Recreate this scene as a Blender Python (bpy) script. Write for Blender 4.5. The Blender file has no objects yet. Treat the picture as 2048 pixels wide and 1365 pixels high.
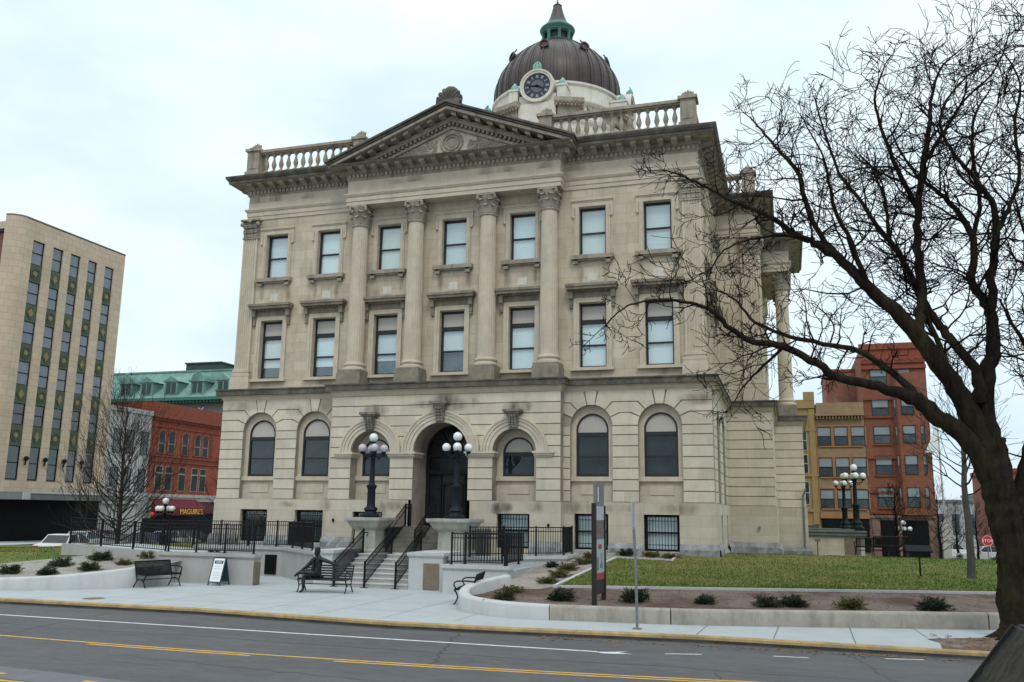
import bpy, bmesh, math, random
from math import sin, cos, pi, sqrt, radians, atan2, hypot
from mathutils import Vector, Matrix
random.seed(7)
SC = bpy.context.scene
COL = SC.collection

# ------------------------------------------------------------------ camera
CAMLOC = Vector((14.3945, -37.0, 2.7873))
CR = Vector((0.95557749, 0.29444549, 0.01317267))
CD = Vector((-0.04373947, 0.18586384, -0.98160149))
CF = Vector((-0.29147646, 0.93742012, 0.1904862))
FPX = 1763.175
cam_d = bpy.data.cameras.new('camera'); cam = bpy.data.objects.new('camera', cam_d); COL.objects.link(cam)
cam_d.sensor_width = 36.0; cam_d.lens = FPX / 2048 * 36.0; cam_d.clip_end = 3000; cam_d.clip_start = 0.1
mw = Matrix.Identity(4)
for i in range(3):
    mw[i][0] = CR[i]; mw[i][1] = -CD[i]; mw[i][2] = -CF[i]; mw[i][3] = CAMLOC[i]
cam.matrix_world = mw
SC.camera = cam

def ray(px, py):
    return CR * ((px - 1024) / FPX) + CD * ((py - 682.5) / FPX) + CF
def at(px, py, d):                       # point seen at a photo pixel, d metres away along the ground
    v = ray(px, py); return CAMLOC + v * (d / hypot(v.x, v.y))

# ------------------------------------------------------------------ world: overcast sky
W = bpy.data.worlds.new("World"); SC.world = W; W.use_nodes = True
wn = W.node_tree.nodes; wl = W.node_tree.links; wn.clear()
SUN_EL, SUN_AZ = radians(52), radians(155)
o_ = wn.new('ShaderNodeOutputWorld'); bg = wn.new('ShaderNodeBackground'); bg.inputs[1].default_value = 0.1
sky = wn.new('ShaderNodeTexSky'); sky.sky_type = 'NISHITA'; sky.sun_disc = False
sky.sun_elevation = SUN_EL; sky.sun_rotation = SUN_AZ
tc = wn.new('ShaderNodeTexCoord'); sp = wn.new('ShaderNodeSeparateXYZ'); wl.new(tc.outputs['Generated'], sp.inputs[0])
rp = wn.new('ShaderNodeValToRGB'); wl.new(sp.outputs[2], rp.inputs[0])
rp.color_ramp.elements[0].position = 0.0; rp.color_ramp.elements[0].color = (0.43, 0.475, 0.50, 1)
rp.color_ramp.elements[1].position = 1.0; rp.color_ramp.elements[1].color = (0.96, 0.98, 1.0, 1)
e = rp.color_ramp.elements.new(0.10); e.color = (0.445, 0.50, 0.535, 1)
e = rp.color_ramp.elements.new(0.50); e.color = (0.50, 0.545, 0.555, 1)
mp = wn.new('ShaderNodeMapping'); mp.inputs['Scale'].default_value = (1, 1, 2.2); wl.new(tc.outputs['Generated'], mp.inputs[0])
nz = wn.new('ShaderNodeTexNoise'); nz.inputs['Scale'].default_value = 2.1; nz.inputs['Detail'].default_value = 5; nz.inputs['Roughness'].default_value = 0.55
wl.new(mp.outputs[0], nz.inputs['Vector'])
cr = wn.new('ShaderNodeValToRGB'); wl.new(nz.outputs[0], cr.inputs[0])
cr.color_ramp.elements[0].position = 0.36; cr.color_ramp.elements[0].color = (0.81, 0.92, 0.98, 1)
cr.color_ramp.elements[1].position = 0.60; cr.color_ramp.elements[1].color = (1.10, 1.09, 1.07, 1)
mx = wn.new('ShaderNodeMixRGB'); mx.blend_type = 'MULTIPLY'; mx.inputs[0].default_value = 1
wl.new(rp.outputs[0], mx.inputs[1]); wl.new(cr.outputs[0], mx.inputs[2])
sc_ = wn.new('ShaderNodeVectorMath'); sc_.operation = 'SCALE'; sc_.inputs['Scale'].default_value = 20.0; wl.new(mx.outputs[0], sc_.inputs[0])
m2 = wn.new('ShaderNodeMixRGB'); m2.inputs[0].default_value = 0.93; wl.new(sky.outputs[0], m2.inputs[1]); wl.new(sc_.outputs[0], m2.inputs[2])
wl.new(m2.outputs[0], bg.inputs[0]); wl.new(bg.outputs[0], o_.inputs[0])
sl = bpy.data.lights.new('sun', 'SUN'); sl.energy = 0.9; sl.angle = radians(14); sl.color = (1.0, 0.96, 0.9)
so = bpy.data.objects.new('sun', sl); COL.objects.link(so)
sdir = Vector((cos(SUN_EL) * sin(radians(155)), cos(SUN_EL) * cos(radians(155)), sin(SUN_EL)))
so.rotation_euler = sdir.to_track_quat('Z', 'Y').to_euler(); so.location = (0, -40, 60)
SC.view_settings.view_transform = 'Standard'; SC.view_settings.look = 'None'
SC.view_settings.exposure = 0.0; SC.view_settings.gamma = 1.0

# ------------------------------------------------------------------ materials
MATS = {}
def mat(name, col, rough=0.8, var=0.12, scale=3.0, bump=0.0, bscale=40.0, metal=0.0, spec=0.3, ash=None, stain=0.0, stain_col=(0.05, 0.045, 0.04), streak=False, col2=None, c2s=(0.45, 0.6), c2scale=1.0, stretch=(1, 1, 1), trans=0.0):
    if name in MATS: return MATS[name]
    m = bpy.data.materials.new(name); MATS[name] = m; m.use_nodes = True
    n = m.node_tree.nodes; l = m.node_tree.links; b = n['Principled BSDF']
    b.inputs['Roughness'].default_value = rough; b.inputs['Metallic'].default_value = metal
    b.inputs['Specular IOR Level'].default_value = spec
    t = n.new('ShaderNodeTexCoord'); src = t.outputs['Object']
    g = n.new('ShaderNodeNewGeometry'); pos = g.outputs['Position']
    mpn = n.new('ShaderNodeMapping'); mpn.inputs['Scale'].default_value = stretch; l.new(pos, mpn.inputs[0]); P = mpn.outputs[0]
    nz = n.new('ShaderNodeTexNoise'); nz.inputs['Scale'].default_value = scale; nz.inputs['Detail'].default_value = 6; nz.inputs['Roughness'].default_value = 0.65; l.new(P, nz.inputs['Vector'])
    r = n.new('ShaderNodeValToRGB'); l.new(nz.outputs[0], r.inputs[0])
    lo = [c * (1 - var) for c in col]; hi = [min(1, c * (1 + var)) for c in col]
    r.color_ramp.elements[0].position = 0.3; r.color_ramp.elements[0].color = (*lo, 1)
    r.color_ramp.elements[1].position = 0.7; r.color_ramp.elements[1].color = (*hi, 1)
    c = r.outputs[0]
    if col2:
        n2 = n.new('ShaderNodeTexNoise'); n2.inputs['Scale'].default_value = c2scale; n2.inputs['Detail'].default_value = 7; n2.inputs['Roughness'].default_value = 0.7; l.new(P, n2.inputs['Vector'])
        r2 = n.new('ShaderNodeMapRange'); r2.inputs[1].default_value = c2s[0]; r2.inputs[2].default_value = c2s[1]; l.new(n2.outputs[0], r2.inputs[0])
        x = n.new('ShaderNodeMixRGB'); l.new(r2.outputs[0], x.inputs[0]); l.new(c, x.inputs[1]); x.inputs[2].default_value = (*col2, 1); c = x.outputs[0]
    bh = None
    if ash:
        s = n.new('ShaderNodeSeparateXYZ'); l.new(pos, s.inputs[0])
        ad = n.new('ShaderNodeMath'); ad.operation = 'ADD'; l.new(s.outputs[0], ad.inputs[0]); l.new(s.outputs[1], ad.inputs[1])
        cb = n.new('ShaderNodeCombineXYZ'); l.new(ad.outputs[0], cb.inputs[0]); l.new(s.outputs[2], cb.inputs[1])
        bk = n.new('ShaderNodeTexBrick'); l.new(cb.outputs[0], bk.inputs['Vector'])
        bk.inputs['Scale'].default_value = 1; bk.inputs['Brick Width'].default_value = ash[0]; bk.inputs['Row Height'].default_value = ash[1]
        bk.inputs['Mortar Size'].default_value = ash[2]; bk.inputs['Mortar Smooth'].default_value = 0.3; bk.inputs['Bias'].default_value = 0
        v = ash[3]; bk.inputs['Color1'].default_value = (1 - v, 1 - v, 1 - v * 1.1, 1); bk.inputs['Color2'].default_value = (1 + v, 1 + v, 1 + v, 1)
        mo = ash[4]; bk.inputs['Mortar'].default_value = (mo, mo, mo, 1)
        x = n.new('ShaderNodeMixRGB'); x.blend_type = 'MULTIPLY'; x.inputs[0].default_value = 1; l.new(c, x.inputs[1]); l.new(bk.outputs[0], x.inputs[2]); c = x.outputs[0]
    if stain > 0:
        ms = n.new('ShaderNodeMapping'); ms.inputs['Scale'].default_value = (2.2, 2.2, 0.35) if streak else (0.8, 0.8, 0.8); l.new(pos, ms.inputs[0])
        n3 = n.new('ShaderNodeTexNoise'); n3.inputs['Scale'].default_value = 1.3; n3.inputs['Detail'].default_value = 8; n3.inputs['Roughness'].default_value = 0.72; l.new(ms.outputs[0], n3.inputs['Vector'])
        r3 = n.new('ShaderNodeMapRange'); r3.inputs[1].default_value = 0.48; r3.inputs[2].default_value = 0.72; r3.inputs[4].default_value = stain; l.new(n3.outputs[0], r3.inputs[0])
        x = n.new('ShaderNodeMixRGB'); l.new(r3.outputs[0], x.inputs[0]); l.new(c, x.inputs[1]); x.inputs[2].default_value = (*stain_col, 1); c = x.outputs[0]
    l.new(c, b.inputs['Base Color'])
    if bump > 0:
        nb = n.new('ShaderNodeTexNoise'); nb.inputs['Scale'].default_value = bscale; nb.inputs['Detail'].default_value = 5; l.new(P, nb.inputs['Vector'])
        bp = n.new('ShaderNodeBump'); bp.inputs['Strength'].default_value = bump; bp.inputs['Distance'].default_value = 0.03; l.new(nb.outputs[0], bp.inputs['Height']); l.new(bp.outputs[0], b.inputs['Normal'])
    return m

def glass(name, tint, refl, rough=0.03):
    m = bpy.data.materials.new(name); MATS[name] = m; m.use_nodes = True
    n = m.node_tree.nodes; l = m.node_tree.links; n.clear()
    o = n.new('ShaderNodeOutputMaterial'); tr = n.new('ShaderNodeBsdfTransparent'); tr.inputs[0].default_value = (*tint, 1)
    g = n.new('ShaderNodeBsdfGlossy'); g.inputs['Roughness'].default_value = rough; g.inputs[0].default_value = (0.9, 0.97, 1, 1)
    lw = n.new('ShaderNodeLayerWeight'); lw.inputs[0].default_value = 0.35
    ad = n.new('ShaderNodeMath'); ad.operation = 'ADD'; ad.use_clamp = True; ad.inputs[1].default_value = refl
    ml = n.new('ShaderNodeMath'); ml.operation = 'MULTIPLY'; ml.inputs[1].default_value = 0.35; l.new(lw.outputs[1], ml.inputs[0]); l.new(ml.outputs[0], ad.inputs[0])
    tcn = n.new('ShaderNodeNewGeometry'); nzn = n.new('ShaderNodeTexNoise'); nzn.inputs['Scale'].default_value = 1.6; l.new(tcn.outputs['Position'], nzn.inputs['Vector'])
    bp = n.new('ShaderNodeBump'); bp.inputs['Strength'].default_value = 0.05; l.new(nzn.outputs[0], bp.inputs['Height']); l.new(bp.outputs[0], g.inputs['Normal'])
    mxs = n.new('ShaderNodeMixShader'); l.new(ad.outputs[0], mxs.inputs[0]); l.new(tr.outputs[0], mxs.inputs[1]); l.new(g.outputs[0], mxs.inputs[2]); l.new(mxs.outputs[0], o.inputs[0])
    return m

STONE = mat('limestone_ashlar', (0.525, 0.450, 0.348), 0.85, 0.12, 0.9, 0.15, 30, ash=(1.25, 0.466, 0.012, 0.10, 0.80), stain=0.42, stain_col=(0.21, 0.175, 0.125), streak=True, col2=(0.40, 0.33, 0.245), c2s=(0.45, 0.75), c2scale=.35)
STONE_R = mat('limestone_rusticated', (0.555, 0.495, 0.400), 0.85, 0.09, 1.4, 0.2, 25, ash=(1.5, 0.463, 0.004, 0.09, 0.9), stain=0.26, stain_col=(0.26, 0.235, 0.19), streak=True)
STONE_S = mat('limestone_smooth', (0.520, 0.450, 0.355), 0.85, 0.12, 2.0, 0.12, 30, stain=0.25, stain_col=(0.24, 0.21, 0.16), streak=True)
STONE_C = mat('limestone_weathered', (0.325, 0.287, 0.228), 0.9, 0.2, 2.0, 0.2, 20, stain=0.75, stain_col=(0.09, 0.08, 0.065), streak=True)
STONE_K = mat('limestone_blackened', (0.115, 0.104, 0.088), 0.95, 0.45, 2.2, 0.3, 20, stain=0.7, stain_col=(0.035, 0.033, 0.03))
STONE_W = mat('pale_drum_stone', (0.60, 0.575, 0.51), 0.85, 0.1, 2.0, 0.1, 20, stain=0.45, stain_col=(0.3, 0.25, 0.15), streak=True)
STONE_G = mat('rough_granite', (0.27, 0.28, 0.29), 0.9, 0.3, 3.0, 0.9, 7, col2=(0.2, 0.2, 0.2), c2scale=2.5)
STONE_B = mat('limestone_base', (0.485, 0.434, 0.350), 0.85, 0.09, 1.2, 0.12, 30, ash=(1.5, 0.46, 0.011, 0.08, 0.82), stain=0.3, stain_col=(0.25, 0.22, 0.16), streak=True)
CONC = mat('pale_concrete', (0.365, 0.36, 0.345), 0.9, 0.08, 1.5, 0.1, 30, stain=0.45, stain_col=(0.27, 0.255, 0.23), streak=True)
CONC_N = mat('new_white_concrete', (0.455, 0.465, 0.465), 0.9, 0.07, 1.5, 0.1, 40, stain=0.4, stain_col=(0.31, 0.31, 0.295), streak=True)
CONC_O = mat('old_tan_concrete', (0.31, 0.29, 0.25), 0.95, 0.15, 2.5, 0.35, 35, stain=0.6, stain_col=(0.13, 0.115, 0.09), streak=True)
PAVE = mat('pavement_concrete', (0.36, 0.398, 0.412), 0.85, 0.08, 1.2, 0.08, 60, stain=0.5, stain_col=(0.30, 0.335, 0.345))
ASPH = mat('asphalt', (0.088, 0.090, 0.095), 0.85, 0.2, 9.0, 0.5, 90, stain=0.45, stain_col=(0.058, 0.06, 0.066), stretch=(0.25, 1, 1), col2=(0.110, 0.112, 0.116), c2s=(.45, .7), c2scale=.5)
PATCH = mat('asphalt_patch', (0.13, 0.135, 0.145), 0.85, 0.15, 1.5, 0.3, 120)
WHITE_P = mat('white_road_paint', (0.58, 0.60, 0.62), 0.8, 0.2, 6.0, stain=0.35, stain_col=(0.25, 0.25, 0.26))
YELLOW_P = mat('yellow_road_paint', (0.52, 0.31, 0.06), 0.8, 0.2, 6.0, stain=0.3, stain_col=(0.2, 0.16, 0.09))
KERB_Y = mat('yellow_kerb_paint', (0.36, 0.255, 0.115), 0.85, 0.28, 4.0, 0.2, 30, col2=(0.27, 0.23, 0.17), c2s=(0.52, 0.68), c2scale=1.7, stain=0.5, stain_col=(0.12, 0.09, 0.05))
GRASS = mat('lawn_grass', (0.076, 0.122, 0.025), 0.95, 0.22, 9.0, 0.6, 60, spec=0.1, col2=(0.160, 0.155, 0.050), c2s=(0.40, 0.60), c2scale=0.36, stretch=(0.6, 1.6, 1))
BED = mat('gravel_and_mulch', (0.155, 0.117, 0.098), 0.95, 0.65, 13.0, 1.0, 26, col2=(0.080, 0.045, 0.034), c2s=(0.42, 0.6), c2scale=0.55)
GRAV = mat('grey_gravel', (0.30, 0.28, 0.255), 0.95, 0.5, 17.0, 1.0, 28, col2=(0.20, 0.165, 0.14), c2s=(0.45, 0.65), c2scale=0.8)
MULCH = mat('red_brown_mulch', (0.12, 0.075, 0.058), 0.95, 0.6, 13.0, 1.0, 24, col2=(0.2, 0.165, 0.14), c2s=(0.45, 0.6), c2scale=1.5)
GROUND = mat('street_ground', (0.16, 0.16, 0.165), 0.95, 0.15, 0.4, 0.1, 20)
BLACK = mat('black_painted_iron', (0.008, 0.008, 0.009), 0.6, 0.2, 8.0, spec=0.2)
LAMPB = mat('blue_black_cast_iron', (0.007, 0.012, 0.021), 0.55, 0.2, 8.0, spec=0.18)
LAMPG = mat('green_black_cast_iron', (0.005, 0.011, 0.013), 0.55, 0.2, 8.0, spec=0.18)
GLOBE = mat('white_lamp_globe', (0.70, 0.73, 0.75), 0.25, 0.03, 3.0, spec=0.5)
GLOBE_P = mat('purple_tinted_globe', (0.46, 0.42, 0.47), 0.25, 0.06, 3.0, spec=0.5)
GLOBE_Y = mat('cream_lamp_globe', (0.72, 0.62, 0.42), 0.3, 0.05, 3.0, spec=0.5)
BRONZE = mat('dark_bronze', (0.014, 0.017, 0.019), 0.5, 0.4, 6.0, 0.15, 30, metal=0.2, spec=0.3, col2=(0.024, 0.032, 0.033), c2scale=3)
PLAQ = mat('brown_bronze_plate', (0.19, 0.155, 0.115), 0.6, 0.15, 4.0, metal=0.2)
STONE_M = mat('limestone_grimy_shaded', (0.235, 0.205, 0.160), 0.95, 0.3, 2.5, 0.2, 20, stain=0.6, stain_col=(0.09, 0.08, 0.065), streak=True)  # grimy plinths; on window hoods the tone paints in shade below the cornice
FRAME = mat('dark_window_frame', (0.022, 0.025, 0.028), 0.5, 0.15, 5.0)  # dark frames, tone and bar width increased to stand in for recess shadow
FRAME_B = mat('black_window_frame', (0.008, 0.009, 0.010), 0.7, 0.1, 5.0, spec=0.15)
PANE = glass('window_glass', (0.93, 0.97, 0.97), 0.10)
PANE_D = glass('dark_window_glass', (0.45, 0.5, 0.53), 0.035)
PANE_L = glass('pale_window_glass', (.9, .93, .94), 0.02)
BLIND = mat('white_roller_blind', (0.70, 0.80, 0.83), 0.9, 0.03, 1.0)
BLINDS = [BLIND, mat('pale_slatted_blind', (0.60, 0.69, 0.72), 0.9, 0.12, 6.0, stretch=(.1, .1, 6)), mat('cream_blind', (0.66, 0.72, 0.71), 0.9, 0.05, 1.0)]
BLIND_G = mat('grey_blind', (0.30, 0.33, 0.35), 0.9, 0.1, 1.0)
BLIND_S = mat('taupe_panel', (0.47, 0.435, 0.40), 0.9, 0.03, 1.0)
DARKIN = mat('dark_interior', (0.045, 0.055, 0.062), 0.9, 0.3, 0.8)
DARKIN2 = mat('dim_interior', (0.07, 0.09, 0.10), 0.9, 0.6, 0.9)
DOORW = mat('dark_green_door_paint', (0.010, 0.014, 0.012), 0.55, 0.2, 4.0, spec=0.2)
COPPER = mat('brown_copper', (0.048, 0.035, 0.032), 0.45, 0.25, 1.2, 0.1, 12, metal=0.35, spec=0.5, stain=0.6, stain_col=(0.028, 0.021, 0.019), streak=True)
VERDI = mat('verdigris', (0.078, 0.185, 0.152), 0.8, 0.2, 2.0, 0.1, 20, stain=0.5, stain_col=(0.045, 0.12, 0.10), streak=True)
VERDI_D = mat('dark_verdigris', (0.06, 0.17, 0.135), 0.8, 0.25, 2.0, stain=0.5, stain_col=(0.02, 0.05, 0.045))
MINT = mat('mint_copper', (0.20, 0.41, 0.345), 0.7, 0.15, 3.0)
CLOCKF = mat('slate_clock_face', (0.035, 0.045, 0.062), 0.5, 0.15, 3.0)
CLOCKI = mat('grey_clock_disc', (0.10, 0.115, 0.14), 0.5, 0.1, 3.0)
CLOCKM = mat('pale_numeral', (0.22, 0.245, 0.28), 0.6, 0.1, 3.0)
BARK = mat('tree_bark', (0.018, 0.014, 0.011), 0.95, 0.6, 7.0, 1.0, 22, spec=0.1, col2=(0.034, 0.030, 0.014), c2s=(0.5, 0.65), c2scale=1.3, stretch=(1, 1, 0.25))
TWIG = mat('dark_twig_bark', (0.013, 0.011, 0.010), 0.9, 0.3, 4.0, spec=0.08)
TWIG_B = mat('brown_twig_bark', (0.045, 0.037, 0.032), 0.9, 0.3, 4.0, spec=0.1)
BARK_L = mat('grey_bark', (0.072, 0.066, 0.058), 0.95, 0.3, 9.0, 0.6, 25, stretch=(1, 1, 0.3))
SHRUB = [mat('juniper_green', (0.040, 0.052, 0.020), 0.9, 0.5, 14.0), mat('juniper_olive', (0.085, 0.085, 0.026), 0.9, 0.5, 14.0), mat('juniper_dark', (0.024, 0.034, 0.018), 0.9, 0.5, 14.0)]
STEEL = mat('galvanised_steel', (0.20, 0.20, 0.205), 0.55, 0.2, 6.0, metal=0.4)
CREAM = mat('cream_terracotta', (0.50, 0.40, 0.30), 0.75, 0.08, 0.5, ash=(1.0, 0.62, 0.03, 0.07, 0.78), stain=0.25, stain_col=(0.38, 0.28, 0.2), streak=True)
GREENT = mat('green_glazed_tile', (0.062, 0.088, 0.052), 0.5, 0.3, 5.0)
OCHRET = mat('ochre_tile', (0.22, 0.175, 0.085), 0.6, 0.25, 5.0)
REDB = mat('red_brick', (0.27, 0.070, 0.040), 0.9, 0.15, 0.8, ash=(0.5, 0.16, 0.018, 0.12, 0.85), stain=0.3, stain_col=(0.12, 0.04, 0.028), streak=True)
REDB2 = mat('orange_red_brick', (0.215, 0.085, 0.055), 0.9, 0.14, 0.8, ash=(0.5, 0.16, 0.018, 0.1, 0.88), stain=0.3, stain_col=(0.17, 0.06, 0.04), streak=True)
REDB3 = mat('red_stone_trim', (0.22, 0.062, 0.038), 0.9, 0.15, 2)
BROWNB = mat('brown_brick', (0.17, 0.085, 0.06), 0.9, 0.15, 1.0, ash=(0.5, 0.2, 0.02, 0.12, 0.8))
WHITEB = mat('whitewashed_brick', (0.44, 0.44, 0.43), 0.9, 0.15, 1.0, ash=(0.5, 0.2, 0.02, 0.08, 0.85), stain=0.4, stain_col=(0.25, 0.24, 0.22))
YELB = mat('ochre_painted_brick', (0.30, 0.205, 0.095), 0.9, 0.1, 1.0, stain=0.2, stain_col=(0.3, 0.18, 0.06))
TANB = mat('tan_brick', (0.275, 0.185, 0.115), 0.9, 0.12, 1.0, ash=(0.5, 0.18, 0.018, 0.1, 0.85))
PINKS = mat('mauve_ashlar', (0.225, 0.145, 0.125), 0.9, 0.2, 1.0, ash=(1.2, 0.5, 0.03, 0.15, 0.7))
SHOPGL = mat('dark_shop_glass', (0.020, 0.023, 0.026), 0.25, 0.5, 0.8, spec=0.2)
MAROON = mat('maroon_awning_canvas', (0.105, 0.014, 0.020), 0.85, 0.12, 1.5)
GOLD = mat('gold_lettering', (0.62, 0.40, 0.05), 0.7, 0.05, 2.0)
GREYM = mat('grey_metal_fascia', (0.13, 0.14, 0.145), 0.5, 0.2, 1.5)
SHOPB = mat('black_shopfront', (0.006, 0.007, 0.009), 0.5, 0.4, 0.7, spec=0.12)
REDS = mat('stop_sign_red', (0.48, 0.03, 0.04), 0.6, 0.05, 2.0)
WHITE = mat('white_sign_paint', (0.75, 0.77, 0.78), 0.7, 0.04, 2.0)
LTBLUE = mat('pale_blue_panel', (0.33, 0.42, 0.44), 0.6, 0.06, 2.0)
SIGNB = mat('sign_black', (0.020, 0.016, 0.015), 0.6, 0.15, 3.0)
SIGNG = mat('sign_grey', (0.16, 0.165, 0.175), 0.6, 0.12, 3.0)
TEAL = mat('dark_teal_frame', (0.022, 0.05, 0.065), 0.5, 0.1, 3.0)
FARW = mat('far_grey_building', (0.40, 0.40, 0.41), 0.9, 0.1, 0.6)
TYRE = mat('tyre_rubber', (0.014, 0.014, 0.014), 0.8, 0.1, 5.0)
def paint(name, c): return mat(name, c, 0.22, 0.03, 2.0, spec=0.6)
CARGL = mat('car_glass', (0.014, 0.017, 0.02), 0.12, 0.1, 1.0, spec=0.45)
LEAFL = mat('dry_leaf', (0.16, 0.10, 0.055), 0.9, 0.5, 20.0)

# ------------------------------------------------------------------ mesh helper
class MB:
    def __init__(s, T=None): s.v = []; s.f = []; s.T = T
    def add(s, vs, fs):
        n = len(s.v)
        s.v += [tuple(s.T(*p)) for p in vs] if s.T else [tuple(p) for p in vs]
        s.f += [tuple(i + n for i in f) for f in fs]
    def quad(s, a, b, c, d): s.add([a, b, c, d], [(0, 1, 2, 3)])
    def box(s, x0, x1, y0, y1, z0, z1):
        s.add([(x0, y0, z0), (x1, y0, z0), (x1, y1, z0), (x0, y1, z0), (x0, y0, z1), (x1, y0, z1), (x1, y1, z1), (x0, y1, z1)],
              [(0, 3, 2, 1), (4, 5, 6, 7), (0, 1, 5, 4), (1, 2, 6, 5), (2, 3, 7, 6), (3, 0, 4, 7)])
    def prism(s, poly, d0, d1):               # polygon in (u,z) extruded along depth d
        n = len(poly)
        s.add([(u, d0, z) for u, z in poly] + [(u, d1, z) for u, z in poly],
              [tuple(range(n)), tuple(range(2 * n - 1, n - 1, -1))] + [(i, i + n, (i + 1) % n + n, (i + 1) % n) for i in range(n)])
    def prismz(s, poly, z0, z1):              # polygon in (x,y) extruded upwards
        n = len(poly); zz = z1 if callable(z1) else (lambda x, y: z1)
        s.add([(x, y, z0) for x, y in poly] + [(x, y, zz(x, y)) for x, y in poly],
              [tuple(range(n - 1, -1, -1)), tuple(range(n, 2 * n))] + [(i, (i + 1) % n, (i + 1) % n + n, i + n) for i in range(n)])
    def tube(s, pts, rad, n=6, cap=True, rough=0.0):
        pts = [Vector(p) for p in pts]; k = len(pts); rg_ = random.Random(k * 31 + n); rid = [rg_.gauss(0, rough) for _ in range(n)]
        if not hasattr(rad, '__len__'): rad = [rad] * k
        vs = []; up = None
        for i, p in enumerate(pts):
            d = (pts[min(i + 1, k - 1)] - pts[max(i - 1, 0)])
            if d.length < 1e-9: d = Vector((0, 0, 1))
            d.normalize()
            if up is None:
                up = d.orthogonal().normalized()
            else:
                up = up - d * up.dot(d)
                up = up.normalized() if up.length > 1e-5 else d.orthogonal().normalized()
            w = d.cross(up)
            for j in range(n):
                a = 2 * pi * j / n; vs.append(p + (up * cos(a) + w * sin(a)) * rad[i] * (1 + rid[j] if rough else 1))
            if rough: rid = [q * .72 + rg_.gauss(0, rough * .7) for q in rid]
        fs = [(i * n + j, i * n + (j + 1) % n, (i + 1) * n + (j + 1) % n, (i + 1) * n + j) for i in range(k - 1) for j in range(n)]
        if cap: fs += [tuple(range(n - 1, -1, -1)), tuple(range((k - 1) * n, k * n))]
        s.add(vs, fs)
    def lathe(s, prof, c=(0, 0, 0), n=16, mod=None, a0=0.0, a1=2 * pi):
        full = abs(a1 - a0 - 2 * pi) < 1e-6; m = n if full else n + 1; vs = []
        for (r, z) in prof:
            for j in range(m):
                a = a0 + (a1 - a0) * j / n; rr = r * (mod(a, z) if mod else 1)
                vs.append((c[0] + rr * cos(a), c[1] + rr * sin(a), c[2] + z))
        fs = []
        for i in range(len(prof) - 1):
            for j in range(n):
                j2 = (j + 1) % m; fs.append((i * m + j, i * m + j2, (i + 1) * m + j2, (i + 1) * m + j))
        if full:
            if prof[0][0] > 1e-4: fs.append(tuple(range(m - 1, -1, -1)))
            if prof[-1][0] > 1e-4: fs.append(tuple(range((len(prof) - 1) * m, len(prof) * m)))
        s.add(vs, fs)
    def sphere(s, c, r, u=16, v=10, sc=(1, 1, 1)):
        vs = [(c[0], c[1], c[2] - r * sc[2])]
        for i in range(1, v):
            t = -pi / 2 + pi * i / v
            for j in range(u):
                a = 2 * pi * j / u; vs.append((c[0] + r * sc[0] * cos(t) * cos(a), c[1] + r * sc[1] * cos(t) * sin(a), c[2] + r * sc[2] * sin(t)))
        vs.append((c[0], c[1], c[2] + r * sc[2])); top = len(vs) - 1
        fs = [(0, 1 + (j + 1) % u, 1 + j) for j in range(u)]
        for i in range(v - 2):
            for j in range(u): fs.append((1 + i * u + j, 1 + i * u + (j + 1) % u, 1 + (i + 1) * u + (j + 1) % u, 1 + (i + 1) * u + j))
        fs += [(1 + (v - 2) * u + j, 1 + (v - 2) * u + (j + 1) % u, top) for j in range(u)]
        s.add(vs, fs)
    def sweep(s, path, prof, closed=False, cap=True):   # mould a profile (out, z) along a plan path; outside is on the right of travel
        k = len(path); m = len(prof); vs = []
        for i, (x, y) in enumerate(path):
            def dr(a, b):
                dx, dy = path[b][0] - path[a][0], path[b][1] - path[a][1]; L = hypot(dx, dy); return dx / L, dy / L
            ip, inx = (i - 1) % k, (i + 1) % k
            if not closed and i == 0: d0 = d1 = dr(0, 1)
            elif not closed and i == k - 1: d0 = d1 = dr(k - 2, k - 1)
            else: d0, d1 = dr(ip, i), dr(i, inx)
            n0 = (d0[1], -d0[0]); n1 = (d1[1], -d1[0]); mxx, myy = n0[0] + n1[0], n0[1] + n1[1]; q = (mxx * mxx + myy * myy) / 2
            if q < 1e-6: q = 1
            for (o, z) in prof:
                vs.append((x + mxx * o / q, y + myy * o / q, z))
        fs = []
        for i in range(k if closed else k - 1):
            j = (i + 1) % k
            for a in range(m - 1): fs.append((i * m + a, j * m + a, j * m + a + 1, i * m + a + 1))
        if not closed and cap: fs += [tuple(range(m)), tuple(range((k - 1) * m + m - 1, (k - 1) * m - 1, -1))]
        s.add(vs, fs)
    def arc(s, cx, zc, r0, r1, d0, d1, n=24, a0=0.0, a1=pi):
        for i in range(n):
            p, q = a0 + (a1 - a0) * i / n, a0 + (a1 - a0) * (i + 1) / n
            P = [(cx + r * cos(t), d, zc + r * sin(t)) for d in (d0, d1) for (r, t) in ((r0, p), (r1, p), (r1, q), (r0, q))]
            f = [(0, 1, 2, 3), (1, 5, 6, 2), (0, 3, 7, 4)]
            if i == 0: f.append((0, 4, 5, 1))
            if i == n - 1: f.append((3, 2, 6, 7))
            s.add(P, f)
    def mesh(s, name, material, smooth=True, angle=38):
        me = bpy.data.meshes.new(name); me.from_pydata(s.v, [], s.f); me.materials.append(material)
        if smooth:
            me.shade_smooth(); me.set_sharp_from_angle(angle=radians(angle))
        return me

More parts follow.
